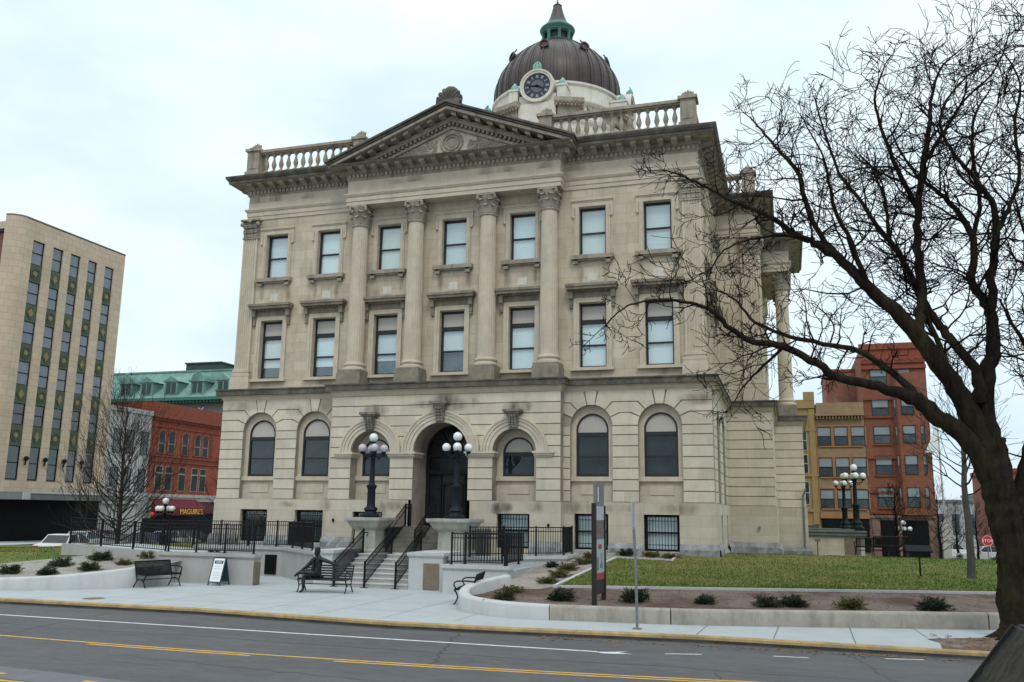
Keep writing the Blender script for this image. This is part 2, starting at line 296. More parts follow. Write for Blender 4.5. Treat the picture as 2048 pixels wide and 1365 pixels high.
def link(name, me, parent=None, world=True):
    o = bpy.data.objects.new(name, me); COL.objects.link(o)
    if parent is not None:
        o.parent = parent
        if world:
            l = Vector((0, 0, 0)); p = parent
            while p is not None:
                l += p.location; p = p.parent
            o.location = -l
    return o
def build(name, mb, material, parent=None, world=True, smooth=True, angle=38):
    return link(name, mb.mesh(name, material, smooth, angle), parent, world)
def tag(o, label=None, cat=None, group=None, kind=None):
    if label: o['label'] = label
    if cat: o['category'] = cat
    if group: o['group'] = group
    if kind: o['kind'] = kind
    return o
def thing(name, label, cat, loc=(0, 0, 0), rz=0.0, group=None):
    o = bpy.data.objects.new(name, None); COL.objects.link(o); o.location = loc; o.rotation_euler = (0, 0, rz); o.empty_display_size = 0.2
    return tag(o, label, cat, group)
def dup(o, loc=None, rz=None, label=None, parent=None, scale=None):
    c = o.copy(); COL.objects.link(c)
    if parent is not None: c.parent = parent
    for ch in list(o.children): dup(ch, parent=c)
    if loc is not None: c.location = loc
    if rz is not None: c.rotation_euler = (0, 0, rz)
    if scale is not None: c.scale = (scale,) * 3
    if label: c['label'] = label
    return c
def text_mesh(s, size, depth=0.01, align='CENTER'):
    cu = bpy.data.curves.new('letters', 'FONT'); cu.body = s; cu.size = size; cu.extrude = depth; cu.align_x = align; cu.resolution_u = 3
    to = bpy.data.objects.new('letters', cu); me = bpy.data.meshes.new_from_object(to); bpy.data.objects.remove(to); return me
def text_on(name, s, size, origin, ux, uz, material, parent=None, depth=0.01, bold=0.0):
    me = text_mesh(s, size, depth); me.materials.clear(); me.materials.append(material)
    ux = Vector(ux).normalized(); uz = Vector(uz).normalized(); nn = ux.cross(uz)
    M = Matrix((( ux.x, uz.x, nn.x, origin[0]), (ux.y, uz.y, nn.y, origin[1]), (ux.z, uz.z, nn.z, origin[2]), (0, 0, 0, 1)))
    me.transform(M); return link(name, me, parent)
def clip_grid(poly, step, zf):
    xs = [p[0] for p in poly]; ys = [p[1] for p in poly]; bm = bmesh.new()
    x0, x1, y0, y1 = min(xs), max(xs), min(ys), max(ys); nx = max(1, int((x1 - x0) / step)); ny = max(1, int((y1 - y0) / step))
    V = [[bm.verts.new((x0 + (x1 - x0) * i / nx, y0 + (y1 - y0) * j / ny, 0)) for i in range(nx + 1)] for j in range(ny + 1)]
    for j in range(ny):
        for i in range(nx): bm.faces.new((V[j][i], V[j][i + 1], V[j + 1][i + 1], V[j + 1][i]))
    n = len(poly)
    for i in range(n):
        a, b = poly[i], poly[(i + 1) % n]; nrm = Vector((b[1] - a[1], -(b[0] - a[0]), 0))
        bmesh.ops.bisect_plane(bm, geom=bm.verts[:] + bm.edges[:] + bm.faces[:], plane_co=(a[0], a[1], 0), plane_no=nrm, clear_outer=True)
    for v in bm.verts: v.co.z = zf(v.co.x, v.co.y)
    return bm
def sheet(name, poly, step, zf, material, kind='structure'):
    bm = clip_grid(poly, step, zf); me = bpy.data.meshes.new(name); bm.to_mesh(me); bm.free(); me.materials.append(material); me.shade_smooth()
    return tag(link(name, me), kind=kind)
def front(y): return lambda u, d, z: (u, y + d, z)          # a wall facing the street
def right(x): return lambda u, d, z: (x - d, u, z)          # a wall facing right (+X)

# ------------------------------------------------------------------ terrain
def yedge(x): return -9.8 + 0.29 * (x - 7.4)
def sm(t): t = max(0, min(1, t)); return t * t * (3 - 2 * t)
def hz(x, y):
    if x > 3:
        d = y - yedge(max(x, 5)); z = 0.55 + 0.05 * d if d < 0 else 0.55 + 0.68 * min(1, d / 9.0)
        if x < 7.4: z -= 0.10 * (7.4 - x) * (1 if d > 0 else max(0, 1 + d / 3))
        return z - 0.040 * max(0, y - 1) - 0.014 * max(0, x - 22)
    z = 0.40 + 0.44 * max(0, min(1, (y + 12.5) / 5.3)) - 0.034 * max(0, -x - 17) - 0.012 * max(0, y)
    return z
def gz(x, y):
    t = sm((y + 5) / 60); zr = -0.35 - 1.05 * t; zl = -0.35 - 0.15 * t
    w = sm((x + 45) / 55); return zl * (1 - w) + zr * w
sheet('ground', [(-900, -300), (900, -300), (900, 1500), (-900, 1500)], 18, gz, GROUND)

# ------------------------------------------------------------------ courthouse
CH = thing('courthouse', 'four storey limestone courthouse with a front pediment, fluted columns and a brown clock dome', 'courthouse', (0, 0, 1.2))
BAYS = [-9.468, -6.574, -3.338, 0.0, 3.338, 6.574, 9.468]
# --- helper: wall with rectangular holes
def wall_holes(mb, u0, u1, z0, z1, holes, rev=0.3):
    us = sorted(set([u0, u1] + [h[0] for h in holes] + [h[1] for h in holes])); zs = sorted(set([z0, z1] + [h[2] for h in holes] + [h[3] for h in holes]))
    for i in range(len(us) - 1):
        for j in range(len(zs) - 1):
            cu, cz = (us[i] + us[i + 1]) / 2, (zs[j] + zs[j + 1]) / 2
            if any(h[0] < cu < h[1] and h[2] < cz < h[3] for h in holes): continue
            mb.quad((us[i], 0, zs[j]), (us[i + 1], 0, zs[j]), (us[i + 1], 0, zs[j + 1]), (us[i], 0, zs[j + 1]))
    for (a, b, c, d) in holes:
        mb.quad((a, 0, c), (a, 0, d), (a, rev, d), (a, rev, c)); mb.quad((b, 0, d), (b, 0, c), (b, rev, c), (b, rev, d))
        mb.quad((a, 0, d), (b, 0, d), (b, rev, d), (a, rev, d)); mb.quad((b, 0, c), (a, 0, c), (a, rev, c), (b, rev, c))
# --- upper storeys wall
HW = 0.61
u_holes = [(b - HW, b + HW, z0, z1) for b in BAYS for z0, z1 in ((8.98, 11.86), (14.01, 16.28))]
mb = MB(front(0)); wall_holes(mb, -11.22, 11.22, 8.4, 19.3, u_holes, 0.40)
SIDEB = [2.7, 6.1]
mb.T = right(11.22); wall_holes(mb, 0, 9.0, 8.4, 19.3, [(b - HW, b + HW, z0, z1) for b in SIDEB for z0, z1 in ((8.98, 11.86), (14.01, 16.28))], 0.32)
mb.T = front(9.0); mb.box(11.22, 13.4, 0, 0.4, 8.4, 19.3)
mb.T = right(13.4); mb.box(9.4, 30.4, 0, 0.4, 8.4, 19.3)
mb.T = None
mb.box(-11.22, 11.2, 38.6, 39, 1, 19.3); mb.box(-11.22, -10.9, 0.33, 38.6, 8.4, 19.3); mb.box(-13.4, -11.22, 9, 30.4, 1, 19.3); mb.box(10.9, 11.22, 30.4, 38.6, 1, 19.3)
mb.box(-10.9, 10.9, 0.5, 38.6, 18.9, 19.25); mb.box(11.1, 13.1, 9.4, 30.4, 18.9, 19.25)
build('upper_wall', mb, STONE, CH)
# interior darkness so windows do not look through the block
mb = MB(); mb.box(-10.6, 10.6, 1.3, 38, 1.3, 18.7); mb.box(10.7, 12.9, 9.8, 30, 1.3, 18.7); build('interior_core', mb, DARKIN2, CH)
# --- entablature and cornice
UP = [(-11.22, 0), (-5.25, 0), (-5.25, -0.7), (5.25, -0.7), (5.25, 0), (11.22, 0), (11.22, 9.0), (13.4, 9.0), (13.4, 16.4), (15.0, 16.4), (15.0, 23.0), (13.4, 23.0), (13.4, 30.4), (11.22, 30.4), (11.22, 39), (-11.22, 39), (-11.22, 30.4), (-13.4, 30.4), (-13.4, 9.0), (-11.22, 9.0)]
mb = MB(); mb.sweep(UP, [(-0.3, 17.14), (0.05, 17.14), (0.05, 17.33), (0.085, 17.34), (0.085, 17.55), (0.12, 17.56), (0.18, 17.66), (0.18, 17.71), (0.04, 17.72), (0.03, 18.37)], True)
mb.prismz([(-5.2, -0.65), (5.2, -0.65), (5.2, 0), (-5.2, 0)], 17.145, 18.9); mb.prismz([(13.4, 16.45), (14.95, 16.45), (14.95, 22.95), (13.4, 22.95)], 17.145, 18.9)
build('entablature', mb, STONE_S, CH, angle=20)
mb = MB(); mb.sweep(UP, [(0.03, 18.37), (0.06, 18.40), (0.10, 18.46), (0.10, 18.66), (0.20, 18.70), (0.20, 18.90), (0.76, 18.92), (0.78, 18.94)], True)
def along(path, segs, step, fn):
    for i in segs:
        (x0, y0), (x1, y1) = path[i], path[(i + 1) % len(path)]; L = hypot(x1 - x0, y1 - y0); dx, dy = (x1 - x0) / L, (y1 - y0) / L; n = max(1, int(round(L / step)))
        for k in range(n):
            t = (k + 0.5) * L / n; fn(x0 + dx * t, y0 + dy * t, dx, dy, dy, -dx)
def blk(mb, x, y, dx, dy, nx, ny, w, o0, o1, z0, z1, z0b=None):
    z0b = z0 if z0b is None else z0b
    P = lambda s, o, z: (x + dx * s * w / 2 + nx * o, y + dy * s * w / 2 + ny * o, z)
    mb.add([P(-1, o1, z0b), P(1, o1, z0b), P(1, o0, z0), P(-1, o0, z0), P(-1, o1, z1), P(1, o1, z1), P(1, o0, z1), P(-1, o0, z1)],
           [(0, 3, 2, 1), (4, 5, 6, 7), (0, 1, 5, 4), (1, 2, 6, 5), (3, 0, 4, 7)])
SEG = list(range(0, 10)) + [19]
along(UP, SEG, 0.215, lambda *a: blk(mb, *a, 0.12, 0.08, 0.185, 18.48, 18.65))
along(UP, SEG, 0.62, lambda *a: blk(mb, *a, 0.25, 0.18, 0.66, 18.66, 18.917, 18.80))
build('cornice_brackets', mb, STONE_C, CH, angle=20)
mb = MB(); mb.sweep([(4.3, 0), (5.3, 0)] + UP[5:] + [UP[0], (-5.3, 0), (-4.3, 0)], [(0.70, 18.925), (0.80, 18.925), (0.80, 19.04), (0.84, 19.06), (0.92, 19.18), (0.94, 19.27), (0.5, 19.33), (-0.6, 19.36)], False)
mb.sweep([UP[1], UP[2], UP[3], UP[4]], [(0.70, 18.922), (0.82, 18.922), (0.84, 18.99), (0.5, 19.02), (-0.6, 19.03)], False)
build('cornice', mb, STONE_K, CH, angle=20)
# --- pediment
sl_ = 2.30 / 5.95; ZR = 18.80
mb = MB(front(-0.7)); mb.prism([(-5.4, 18.85), (5.4, 18.85), (0, 18.85 + 5.4 * sl_)], 0.06, 3.0)
build('tympanum', mb, STONE_S, CH)
mb = MB(front(-0.7))
def rake(mb, off0, off1, d0, d1, e=5.95):
    zz = ZR
    for s in (-1, 1):
        mb.prism([(s * (e + 0.0), zz + off0), (0, zz + e * sl_ + off0), (0, zz + e * sl_ + off1), (s * e, zz + off1)], d0, d1)
rake(mb, -0.32, -0.19, -0.06, 0.3, 5.2); rake(mb, -0.19, 0.06, -0.18, 0.3, 5.7)
for s in (-1, 1):
    for k in range(8):
        u = s * (0.3 + k * 0.6); z = ZR + (5.95 - abs(u)) * sl_
        w = 0.12; mb.prism([(u - w, z - 0.10 + s * w * sl_), (u + w, z - 0.10 - s * w * sl_), (u + w, z + 0.055 - s * w * sl_), (u - w, z + 0.055 + s * w * sl_)], -0.64, -0.15)
    for k in range(20):
        u = s * (0.1 + k * 0.215); z = ZR + (5.95 - abs(u)) * sl_ - 0.31
        mb.prism([(u - .055, z - 0.10), (u + .055, z - 0.10), (u + .055, z + 0.13), (u - .055, z + 0.13)], -0.13, 0.1)
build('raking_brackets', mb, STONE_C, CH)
mb = MB(front(-0.7)); rake(mb, 0.05, 0.19, -0.80, 3.0, 6.0); build('raking_corona', mb, STONE_C, CH)
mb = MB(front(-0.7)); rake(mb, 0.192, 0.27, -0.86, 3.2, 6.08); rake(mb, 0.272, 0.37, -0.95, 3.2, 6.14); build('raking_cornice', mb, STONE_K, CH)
# carved tympanum relief: wreath and scrolling foliage
mb = MB(front(-0.66))
for r, a in ((0.50, 0.08), (0.34, 0.05)):
    mb.T = None; mb.tube([(r * cos(t) , -0.66, 19.80 + r * 0.95 * sin(t)) for t in [2 * pi * i / 28 for i in range(29)]], a, 6, False)
mb.sphere((0, -0.63, 19.80), 0.26, 14, 8, (1, 0.25, 1))
rr = random.Random(3)
for s in (-1, 1):
    for k in range(130):
        u = 0.75 + rr.random() * 2.3; zt = 19.2 + (4.1 - u) * sl_ * 0.85; z = 19.18 + rr.random() * max(0.04, zt - 19.35)
        mb.sphere((s * u, -0.64, z), 0.05 + rr.random() * 0.06, 6, 4, (1, 0.6, 1))
    for k in range(4):
        c0 = 1.05 + k * 0.52; R0 = 0.30 - k * 0.055; zc = 19.52 - k * 0.09
        mb.tube([(s * (c0 + R0 * (1 - i / 34) * cos(i * 0.45)), -0.65, zc + R0 * (1 - i / 34) * sin(i * 0.45)) for i in range(28)], 0.045, 5)
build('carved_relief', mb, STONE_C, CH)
# acroterion: stone anthemion
mb = MB()
for k in range(9):
    a = radians(-88 + k * 22); L = .80 - 0.16 * abs(k - 4) / 4
    mb.tube([(sin(a) * L * t, -1.1 - 0.12 * sin(t * 3), 21.62 + cos(a) * L * t) for t in (0, .35, .7, .92, 1.0)], [0.06, 0.10, 0.135, 0.12, 0.05], 8)
mb.box(-0.55, 0.55, -1.45, -0.8, 21.3, 21.66)
for s in (-1, 1): mb.sphere((s * 0.5, -1.12, 21.76), 0.17, 10, 6, (1, 0.7, 1))
mb.sphere((0, -1.05, 21.9), 0.5, 12, 8, (1, 0.2, 1.2)); build('acroterion', mb, STONE_K, CH)
# --- columns and pilasters
def capital_mesh(r, z0, h, w):
    mb = MB(); mb.lathe([(r * 1.06, z0 - 0.10), (r * 1.10, z0 - 0.06), (r * 1.06, z0 - 0.02), (r * .95, z0), (r * .97, z0 + h * .6), (r * 1.2, z0 + h * .88)], (0, 0, 0), 20)
    for tier, (zz, hh, out) in enumerate(((z0, h * .40, 1.36), (z0 + h * .26, h * .42, 1.50))):
        for k in range(8):
            a = 2 * pi * (k + 0.5 * tier) / 8; ca, sa = cos(a), sin(a)
            prof = [(r * 1.0, zz, .16), (r * 1.09, zz + hh * .5, .18), (r * 1.2, zz + hh * .85, .17), (r * out, zz + hh, .12), (r * out * 1.03, zz + hh * .82, .07)]
            vs = []
            for (q, z, hw) in prof:
                for s_, t_ in ((-1, 0), (1, 0), (1, -.06), (-1, -.06)): vs.append((q * ca + t_ * ca - s_ * hw * r / .4 * sa, q * sa + t_ * sa + s_ * hw * r / .4 * ca, z))
            fs = [(i * 4 + j, i * 4 + (j + 1) % 4, i * 4 + 4 + (j + 1) % 4, i * 4 + 4 + j) for i in range(len(prof) - 1) for j in range(4)] + [(0, 3, 2, 1), tuple(range(len(vs) - 4, len(vs)))]
            mb.add(vs, fs)
    for sx in (-1, 1):
        for sy in (-1, 1):
            c = Vector((sx, sy, 0)).normalized()
            mb.tube([c * r * 1.1 + Vector((0, 0, z0 + h * .62)), c * r * 1.35 + Vector((0, 0, z0 + h * .82)), c * w * 1.02 + Vector((0, 0, z0 + h * .87)), c * w * 1.05 + Vector((0, 0, z0 + h * .72)), c * w * .93 + Vector((0, 0, z0 + h * .70))], [.05, .06, .075, .07, .05], 6)
    a = w * .80; q = a * .80
    mb.prismz([(-a, -a), (0, -q), (a, -a), (q, 0), (a, a), (0, q), (-a, a), (-q, 0)], z0 + h * .90, z0 + h)
    for k in range(4):
        t = pi / 2 * k; mb.sphere((q * cos(t), q * sin(t), z0 + h * .92), .085, 8, 6)
    return mb.mesh('capital', STONE_C, True, 50)
def flute(a, z): return 1 - 0.045 * (0.5 + 0.5 * cos(a * 22)) ** 2
SH0, SH1 = 9.52, 16.16
mb = MB(); mb.lathe([(0.41 - 0.055 * (t ** 1.7), SH0 + (SH1 - SH0) * t) for t in [i / 10 for i in range(11)]], (0, 0, 0), 110, flute)
SHAFT = mb.mesh('shaft', STONE_S, True, 60)
mb = MB(); mb.lathe([(0.56, 9.12), (0.575, 9.18), (0.56, 9.25), (0.47, 9.27), (0.45, 9.33), (0.50, 9.36), (0.52, 9.41), (0.50, 9.46), (0.43, 9.48), (0.42, 9.54)], (0, 0, 0), 32)
BASE = mb.mesh('column_base', STONE_S, True, 60)
mb = MB(); mb.prismz([(-.60, -.60), (.60, -.60), (.60, .5), (-.60, .5)], 8.42, 8.98); mb.prismz([(-.57, -.57), (.57, -.57), (.57, .5), (-.57, .5)], 8.98, 9.13)
PLIN = mb.mesh('plinth', STONE_M, False)
CAPM = capital_mesh(0.375, 16.20, 0.93, 0.56)
def column(x, y):
    c = link('column', SHAFT, CH); c.location = Vector((x, y, 0)) - Vector(CH.location)
    for nm, me in (('column_base', BASE), ('capital', CAPM), ('plinth', PLIN)): link(nm, me, c, False)
for x in (-4.69, -1.79, 1.79, 4.69): column(x, -0.36)
for x, y in ((14.55, 17.0), (14.55, 20.0), (14.55, 22.5)): column(x, y)
def pil_poly(u0, u1, dep, n=6):
    P = [(u0, 0.05), (u0, -dep)]; m = 0.07; w = (u1 - u0 - 2 * m) / n
    for i in range(n):
        a = u0 + m + w * i
        P += [(a + w * .14, -dep), (a + w * .3, -dep + .035), (a + w * .7, -dep + .035), (a + w * .86, -dep)]
    return P + [(u1, -dep), (u1, 0.05)]
def pilaster(T, u0, u1, dep=0.14, par=CH):
    mb = MB(T); P = pil_poly(u0, u1, dep); k = len(P)
    mb.add([(u, d, SH0) for u, d in P] + [(u, d, 16.2) for u, d in P], [(i, (i + 1) % k, (i + 1) % k + k, i + k) for i in range(k)] + [tuple(range(k))])
    p = build('pilaster', mb, STONE_S, par, smooth=False)
    mb = MB(T)
    for z0, z1, e in ((8.42, 8.98, .13), (8.98, 9.13, .09), (9.13, 9.24, .10), (9.24, 9.34, .03), (9.34, 9.44, .06), (9.44, 9.53, .02)):
        mb.box(u0 - e, u1 + e, -dep - e, 0.02, z0, z1)
    build('pilaster_base', mb, STONE_S, p)
    mb = MB(T); w = u1 - u0
    mb.box(u0, u1, -dep, 0.02, 16.2, 17.05); mb.box(u0 - .04, u1 + .04, -dep - .04, 0.02, 16.13, 16.2)
    for tier, (zz, hh, ex) in enumerate(((16.22, .36, .10), (16.46, .38, .14))):
        n = 4 - tier
        for i in range(n):
            uc = u0 + w * (i + .5) / n; hw = w / n * .42
            for (za, zb, dd) in ((zz, zz + hh * .7, .05), (zz + hh * .6, zz + hh, ex)): mb.box(uc - hw, uc + hw, -dep - dd, -dep + .01, za, zb)
            mb.sphere((uc, -dep - ex, zz + hh * .9), hw * .8, 8, 5, (1, .6, .5))
    for s, u in ((-1, u0), (1, u1)):
        mb.sphere((u + s * .04, -dep - .10, 16.88), .12, 10, 6)
    mb.sphere(((u0 + u1) / 2, -dep - .13, 17.02), .09, 8, 6); mb.box(u0 - .13, u1 + .13, -dep - .17, 0.02, 17.05, 17.138)
    build('capital', mb, STONE_C, p, angle=50)
pilaster(front(0), -11.36, -10.55); pilaster(front(0), 10.55, 11.36); pilaster(right(11.22), 0.0, 0.75)
pilaster(right(11.22), 8.1, 8.85); pilaster(front(9.0), 12.55, 13.5); pilaster(right(13.4), 9.05, 9.9)
# --- windows of the upper storeys
def win_mesh(w, z, bars, fr=0.085, d=0.05):
    mb = MB(); mb.box(-w, -w + fr, -d, d, 0, z); mb.box(w - fr, w, -d, d, 0, z); mb.box(-w + fr, w - fr, -d, d, 0, fr * 1.2); mb.box(-w + fr, w - fr, -d, d, z - fr * 1.2, z)
    for (b0, b1, dd) in bars: mb.box(-w + fr, w - fr, -dd, dd, b0, b1)
    return mb.mesh('window', FRAME, False)
def rect_mesh(name, w, z0, z1, m):
    mb = MB(); mb.quad((-w, 0, z0), (w, 0, z0), (w, 0, z1), (-w, 0, z1)); return mb.mesh(name, m, False)
WTOP = win_mesh(HW, 2.27, [(1.06, 1.13, .05)]); WMID = win_mesh(HW, 2.88, [(0.98, 1.05, .05), (1.97, 2.16, .07)])
PTOP = rect_mesh('pane', HW - .06, 0.06, 2.2, PANE); PMID = rect_mesh('pane', HW - .06, 0.06, 1.98, PANE)
PAN = rect_mesh('transom_panel', HW - .06, 2.15, 2.82, BLIND_S)
def place(me, name, T, u, d, z, rz, parent):
    o = link(name, me, parent); o.location = Vector(o.location) + Vector(T(u, d, z)); o.rotation_euler = (0, 0, rz); return o
def child(o, name, me, d):
    c = link(name, me, o, False); c.location = (0, d, 0); return c
def upper_windows(T, rz, bays, drops_mid, drops_top):
    for i, b in enumerate(bays):
        o = place(WTOP, 'window', T, b, 0.29, 14.01, rz, CH); child(o, 'pane', PTOP, -0.01)
        k = drops_top[i % len(drops_top)]; child(o, 'blind', rect_mesh('blind', HW - .05, 2.25 * (1 - k) + .03, 2.25, BLINDS[(i * 2 + 1) % 3]), 0.06)
        o = place(WMID, 'window', T, b, 0.29, 8.98, rz, CH); child(o, 'pane', PMID, -0.01); child(o, 'transom_panel', PAN, 0.0)
        k = drops_mid[i % len(drops_mid)]; child(o, 'blind', rect_mesh('blind', HW - .05, 2.0 * (1 - k) + .03, 2.05, BLINDS[0 if i > 3 else (i + 2) % 3]), 0.06)
        if k < 0.95: child(o, 'shade', rect_mesh('shade', HW - .05, 0.03, 2.0 * (1 - k) + .02, DARKIN2), 0.09)
upper_windows(front(0), 0, BAYS, [0.72, 0.74, 0.66, 0.5, 1.0, 1.0, 1.0], [0.95, 0.97, 0.96, 1.0, 1.0, 1.0, 1.0])
upper_windows(right(11.22), pi / 2, SIDEB, [1.0], [1.0])
def surrounds(T, bays):
    for b in bays:
        mb = MB(T); mc = MB(T); mw_ = MB(T)
        # top window: architrave with ears, sill on brackets
        for (f, e) in ((.20, .045), (.13, .075)):
            for s in (-1, 1): mb.box(b + s * (HW + (0 if f == .2 else .05)) if s > 0 else b - HW - f, b + HW + f if s > 0 else b - HW - (0 if f == .2 else .05), -e, 0.002, 14.02, 16.30)
        mb.box(b - HW - .22, b + HW + .22, -.05, .002, 16.30, 16.50); mb.box(b - HW - .32, b + HW + .32, -.075, .002, 16.50, 16.56); mb.box(b - HW - .34, b + HW + .34, -.12, .002, 16.56, 16.62)
        for s in (-1, 1):
            mb.box(b + s * (HW + .27) - .05, b + s * (HW + .27) + .05, -.055, .002, 15.86, 16.50); mb.sphere((b + s * (HW + .25), -.05, 15.83), .07, 8, 5)
            mc.box(b + s * (HW + .13) - .11, b + s * (HW + .13) + .11, -.20, .002, 13.62, 13.82)
        mc.box(b - HW - .36, b + HW + .36, -.27, .05, 13.82, 14.0); mc.box(b - HW - .32, b + HW + .32, -.2, .01, 13.76, 13.82)
        build('window_surround', mb, STONE_S, CH); build('window_sill', mc, STONE_C, CH); mb = MB(T); mc = MB(T)
        # middle window: architrave, frieze, hood on consoles, sill
        for s in (-1, 1):
            mb.box(b + HW if s > 0 else b - HW - .22, b + HW + .22 if s > 0 else b - HW, -.06, .002, 8.98, 11.9)
            mb.box(b + HW + .10 if s > 0 else b - HW - .24, b + HW + .24 if s > 0 else b - HW - .10, -.09, .002, 8.98, 11.9)
            uc = b + s * (HW + .33); mc.box(uc - .09, uc + .09, -.26, .002, 12.05, 12.36); mc.box(uc - .07, uc + .07, -.15, .002, 11.75, 12.05); mc.sphere((uc, -.08, 11.68), .085, 8, 5)
        mb.box(b - HW - .24, b + HW + .24, -.075, .002, 11.88, 12.08); mc.box(b - HW - .24, b + HW + .24, -.06, .002, 12.08, 12.36)
        mc.box(b - HW - .43, b + HW + .43, -.20, .002, 12.36, 12.42)
        for k in range(14): u = b - HW - .36 + k * (2 * HW + .72) / 13; mc.box(u - .025, u + .025, -.25, -.19, 12.34, 12.42)
        mc.box(b - HW - .50, b + HW + .50, -.42, .002, 12.42, 12.54); mc.box(b - HW - .54, b + HW + .54, -.48, .002, 12.54, 12.66)
        build('window_hood', mc, STONE_M, CH); mc = MB(T)
        mb.box(b - HW - .34, b + HW + .34, -.17, .05, 8.84, 8.975)
        mw_.box(b - .22, b + .22, -.012, .002, 12.85, 13.22)
        build('window_surround', mb, STONE_S, CH); build('vent_plate', mw_, STONE_W, CH)
surrounds(front(0), BAYS); surrounds(right(11.22), SIDEB)
# --- belt course over the rusticated storey
LP = [(-11.6, -0.45), (-5.38, -0.45), (-5.38, -1.0), (5.38, -1.0), (5.38, -0.45), (11.6, -0.45), (11.6, 8.6), (13.8, 8.6), (13.8, 16.0), (15.35, 16.0), (15.35, 23.4), (13.8, 23.4), (13.8, 30.8), (11.6, 30.8), (11.6, 39.4), (-11.6, 39.4)]
mb = MB(); mb.sweep(LP, [(-0.25, 7.86), (0.0, 7.87), (0.03, 7.95), (0.07, 8.0), (0.07, 8.06), (0.22, 8.10)], True); build('belt_bed_mould', mb, STONE_S, CH, angle=20)
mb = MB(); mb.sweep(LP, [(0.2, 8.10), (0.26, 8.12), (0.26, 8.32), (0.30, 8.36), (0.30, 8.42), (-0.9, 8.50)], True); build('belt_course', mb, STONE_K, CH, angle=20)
# --- rusticated storey
G = 0.021; ZJ = [3.24 + .463 * k for k in range(11)]
def half_cell(xo, cx, R, zs, za, zb, s):
    P = [(xo, za)]
    if za - zs >= R: P.append((cx, za))
    else:
        a0 = math.asin(max(0, (za - zs) / R)) if za > zs else 0
        if za < zs: P.append((cx + s * R, za))
        if zb <= zs: P.append((cx + s * R, zb)); P.append((xo, zb)); return P
        a1 = math.asin(min(1, (zb - zs) / R))
        n = max(2, int((a1 - a0) * 10)); P += [(cx + s * R * cos(a0 + (a1 - a0) * i / n), zs + R * sin(a0 + (a1 - a0) * i / n)) for i in range(n + 1)]
        if zb - zs < R: P.append((xo, zb)); return P
    P.append((cx, zb)); P.append((xo, zb)); return P
def vous_cell(xo, cx, R, zs, th0, th1, z0, z1, s):       # block whose joints turn towards the arch centre
    def bend(th, z):
        t = (z - zs) / sin(th); return (cx + s * t * cos(th), z)
    n = 6; P = [(xo, z0)]
    if th0 > 0.01 and (z0 - zs) / sin(th0) > R: P.append(bend(th0, z0))
    else: P.append((cx + s * R * cos(th0), z0))
    P += [(cx + s * R * cos(th0 + (th1 - th0) * i / n), zs + R * sin(th0 + (th1 - th0) * i / n)) for i in range(n + 1)]
    b = bend(th1, z1)
    if (b[0] - xo) * s < 0: P.append(b)
    else: return None
    P.append((xo, z1)); return P
def wing(mb, mbk, u0, u1, centres, R=0.91, zs=6.40, dep=0.6):
    # mb: front blocks (thin), mbk: solid backing
    edges = [u0] + [(a + b) / 2 for a, b in zip(centres, centres[1:])] + [u1]
    if not centres:
        for k in range(10): mb.box(u0, u1, 0, 0.06, ZJ[k] + G, ZJ[k + 1] - G)
        mbk.box(u0, u1, 0.05, dep, 3.24, 7.9); return
    TH = {7: 0.0, 8: radians(24), 9: radians(48), 10: radians(79)}
    for i, cx in enumerate(centres):
        for s in (-1, 1):
            xo = edges[i + 1] if s > 0 else edges[i]
            for k in range(7):
                za, zb = ZJ[k], ZJ[k + 1] if k < 6 else zs
                zz = min(zb, zs)
                mb.prism([(xo, za + G), (cx + s * R, za + G), (cx + s * R, zz - G), (xo, zz - G)], 0, 0.06)
            zl = zs; thl = 0.0
            for k in (7, 8, 9):
                z1 = ZJ[k + 1] if k < 9 else 7.9; th1 = TH[k + 1]
                dth = G / R
                P = vous_cell(xo, cx, R, zs, thl + dth, th1 - dth, zl + G, z1 - G, s)
                if P: mb.prism(P, 0, 0.06)
                zl, thl = z1, th1
            t0 = TH[10]; zt = 7.88
            n = 24; arc_ = [(cx + s * R * cos(pi / 2 * j / n), zs + R * sin(pi / 2 * j / n)) for j in range(n + 1)]
            mbk.prism([(xo, 3.24), (cx + s * R, 3.24)] + arc_ + [(cx, 7.9), (xo, 7.9)], 0.05, dep)
        t0 = TH[10] + G / R; zt = 7.88
        mb.prism([(cx + R * cos(t0) * q, zs + R * sin(t0)) for q in (-1, 1)][::1] + [(cx + (zt - zs) / math.tan(t0), zt), (cx - (zt - zs) / math.tan(t0), zt)], -0.02, 0.06)
mb = MB(); mk = MB()
for (u0, u1, cs) in ((-11.6, -5.38, [-9.468, -6.574]), (5.38, 11.6, [6.574, 9.468])):
    mb.T = mk.T = front(-0.45); wing(mb, mk, u0, u1, cs)
mb.T = mk.T = right(11.6); wing(mb, mk, 0.16, 8.6, [2.7, 6.1])
mb.T = mk.T = front(8.6); wing(mb, mk, 11.0, 13.8, [])
mb.T = mk.T = right(13.8); wing(mb, mk, 9.21, 16.0, [])
mb.T = mk.T = front(16.0); wing(mb, mk, 13.2, 15.35, [])
mb.T = mk.T = right(15.35); wing(mb, mk, 16.61, 23.4, [])
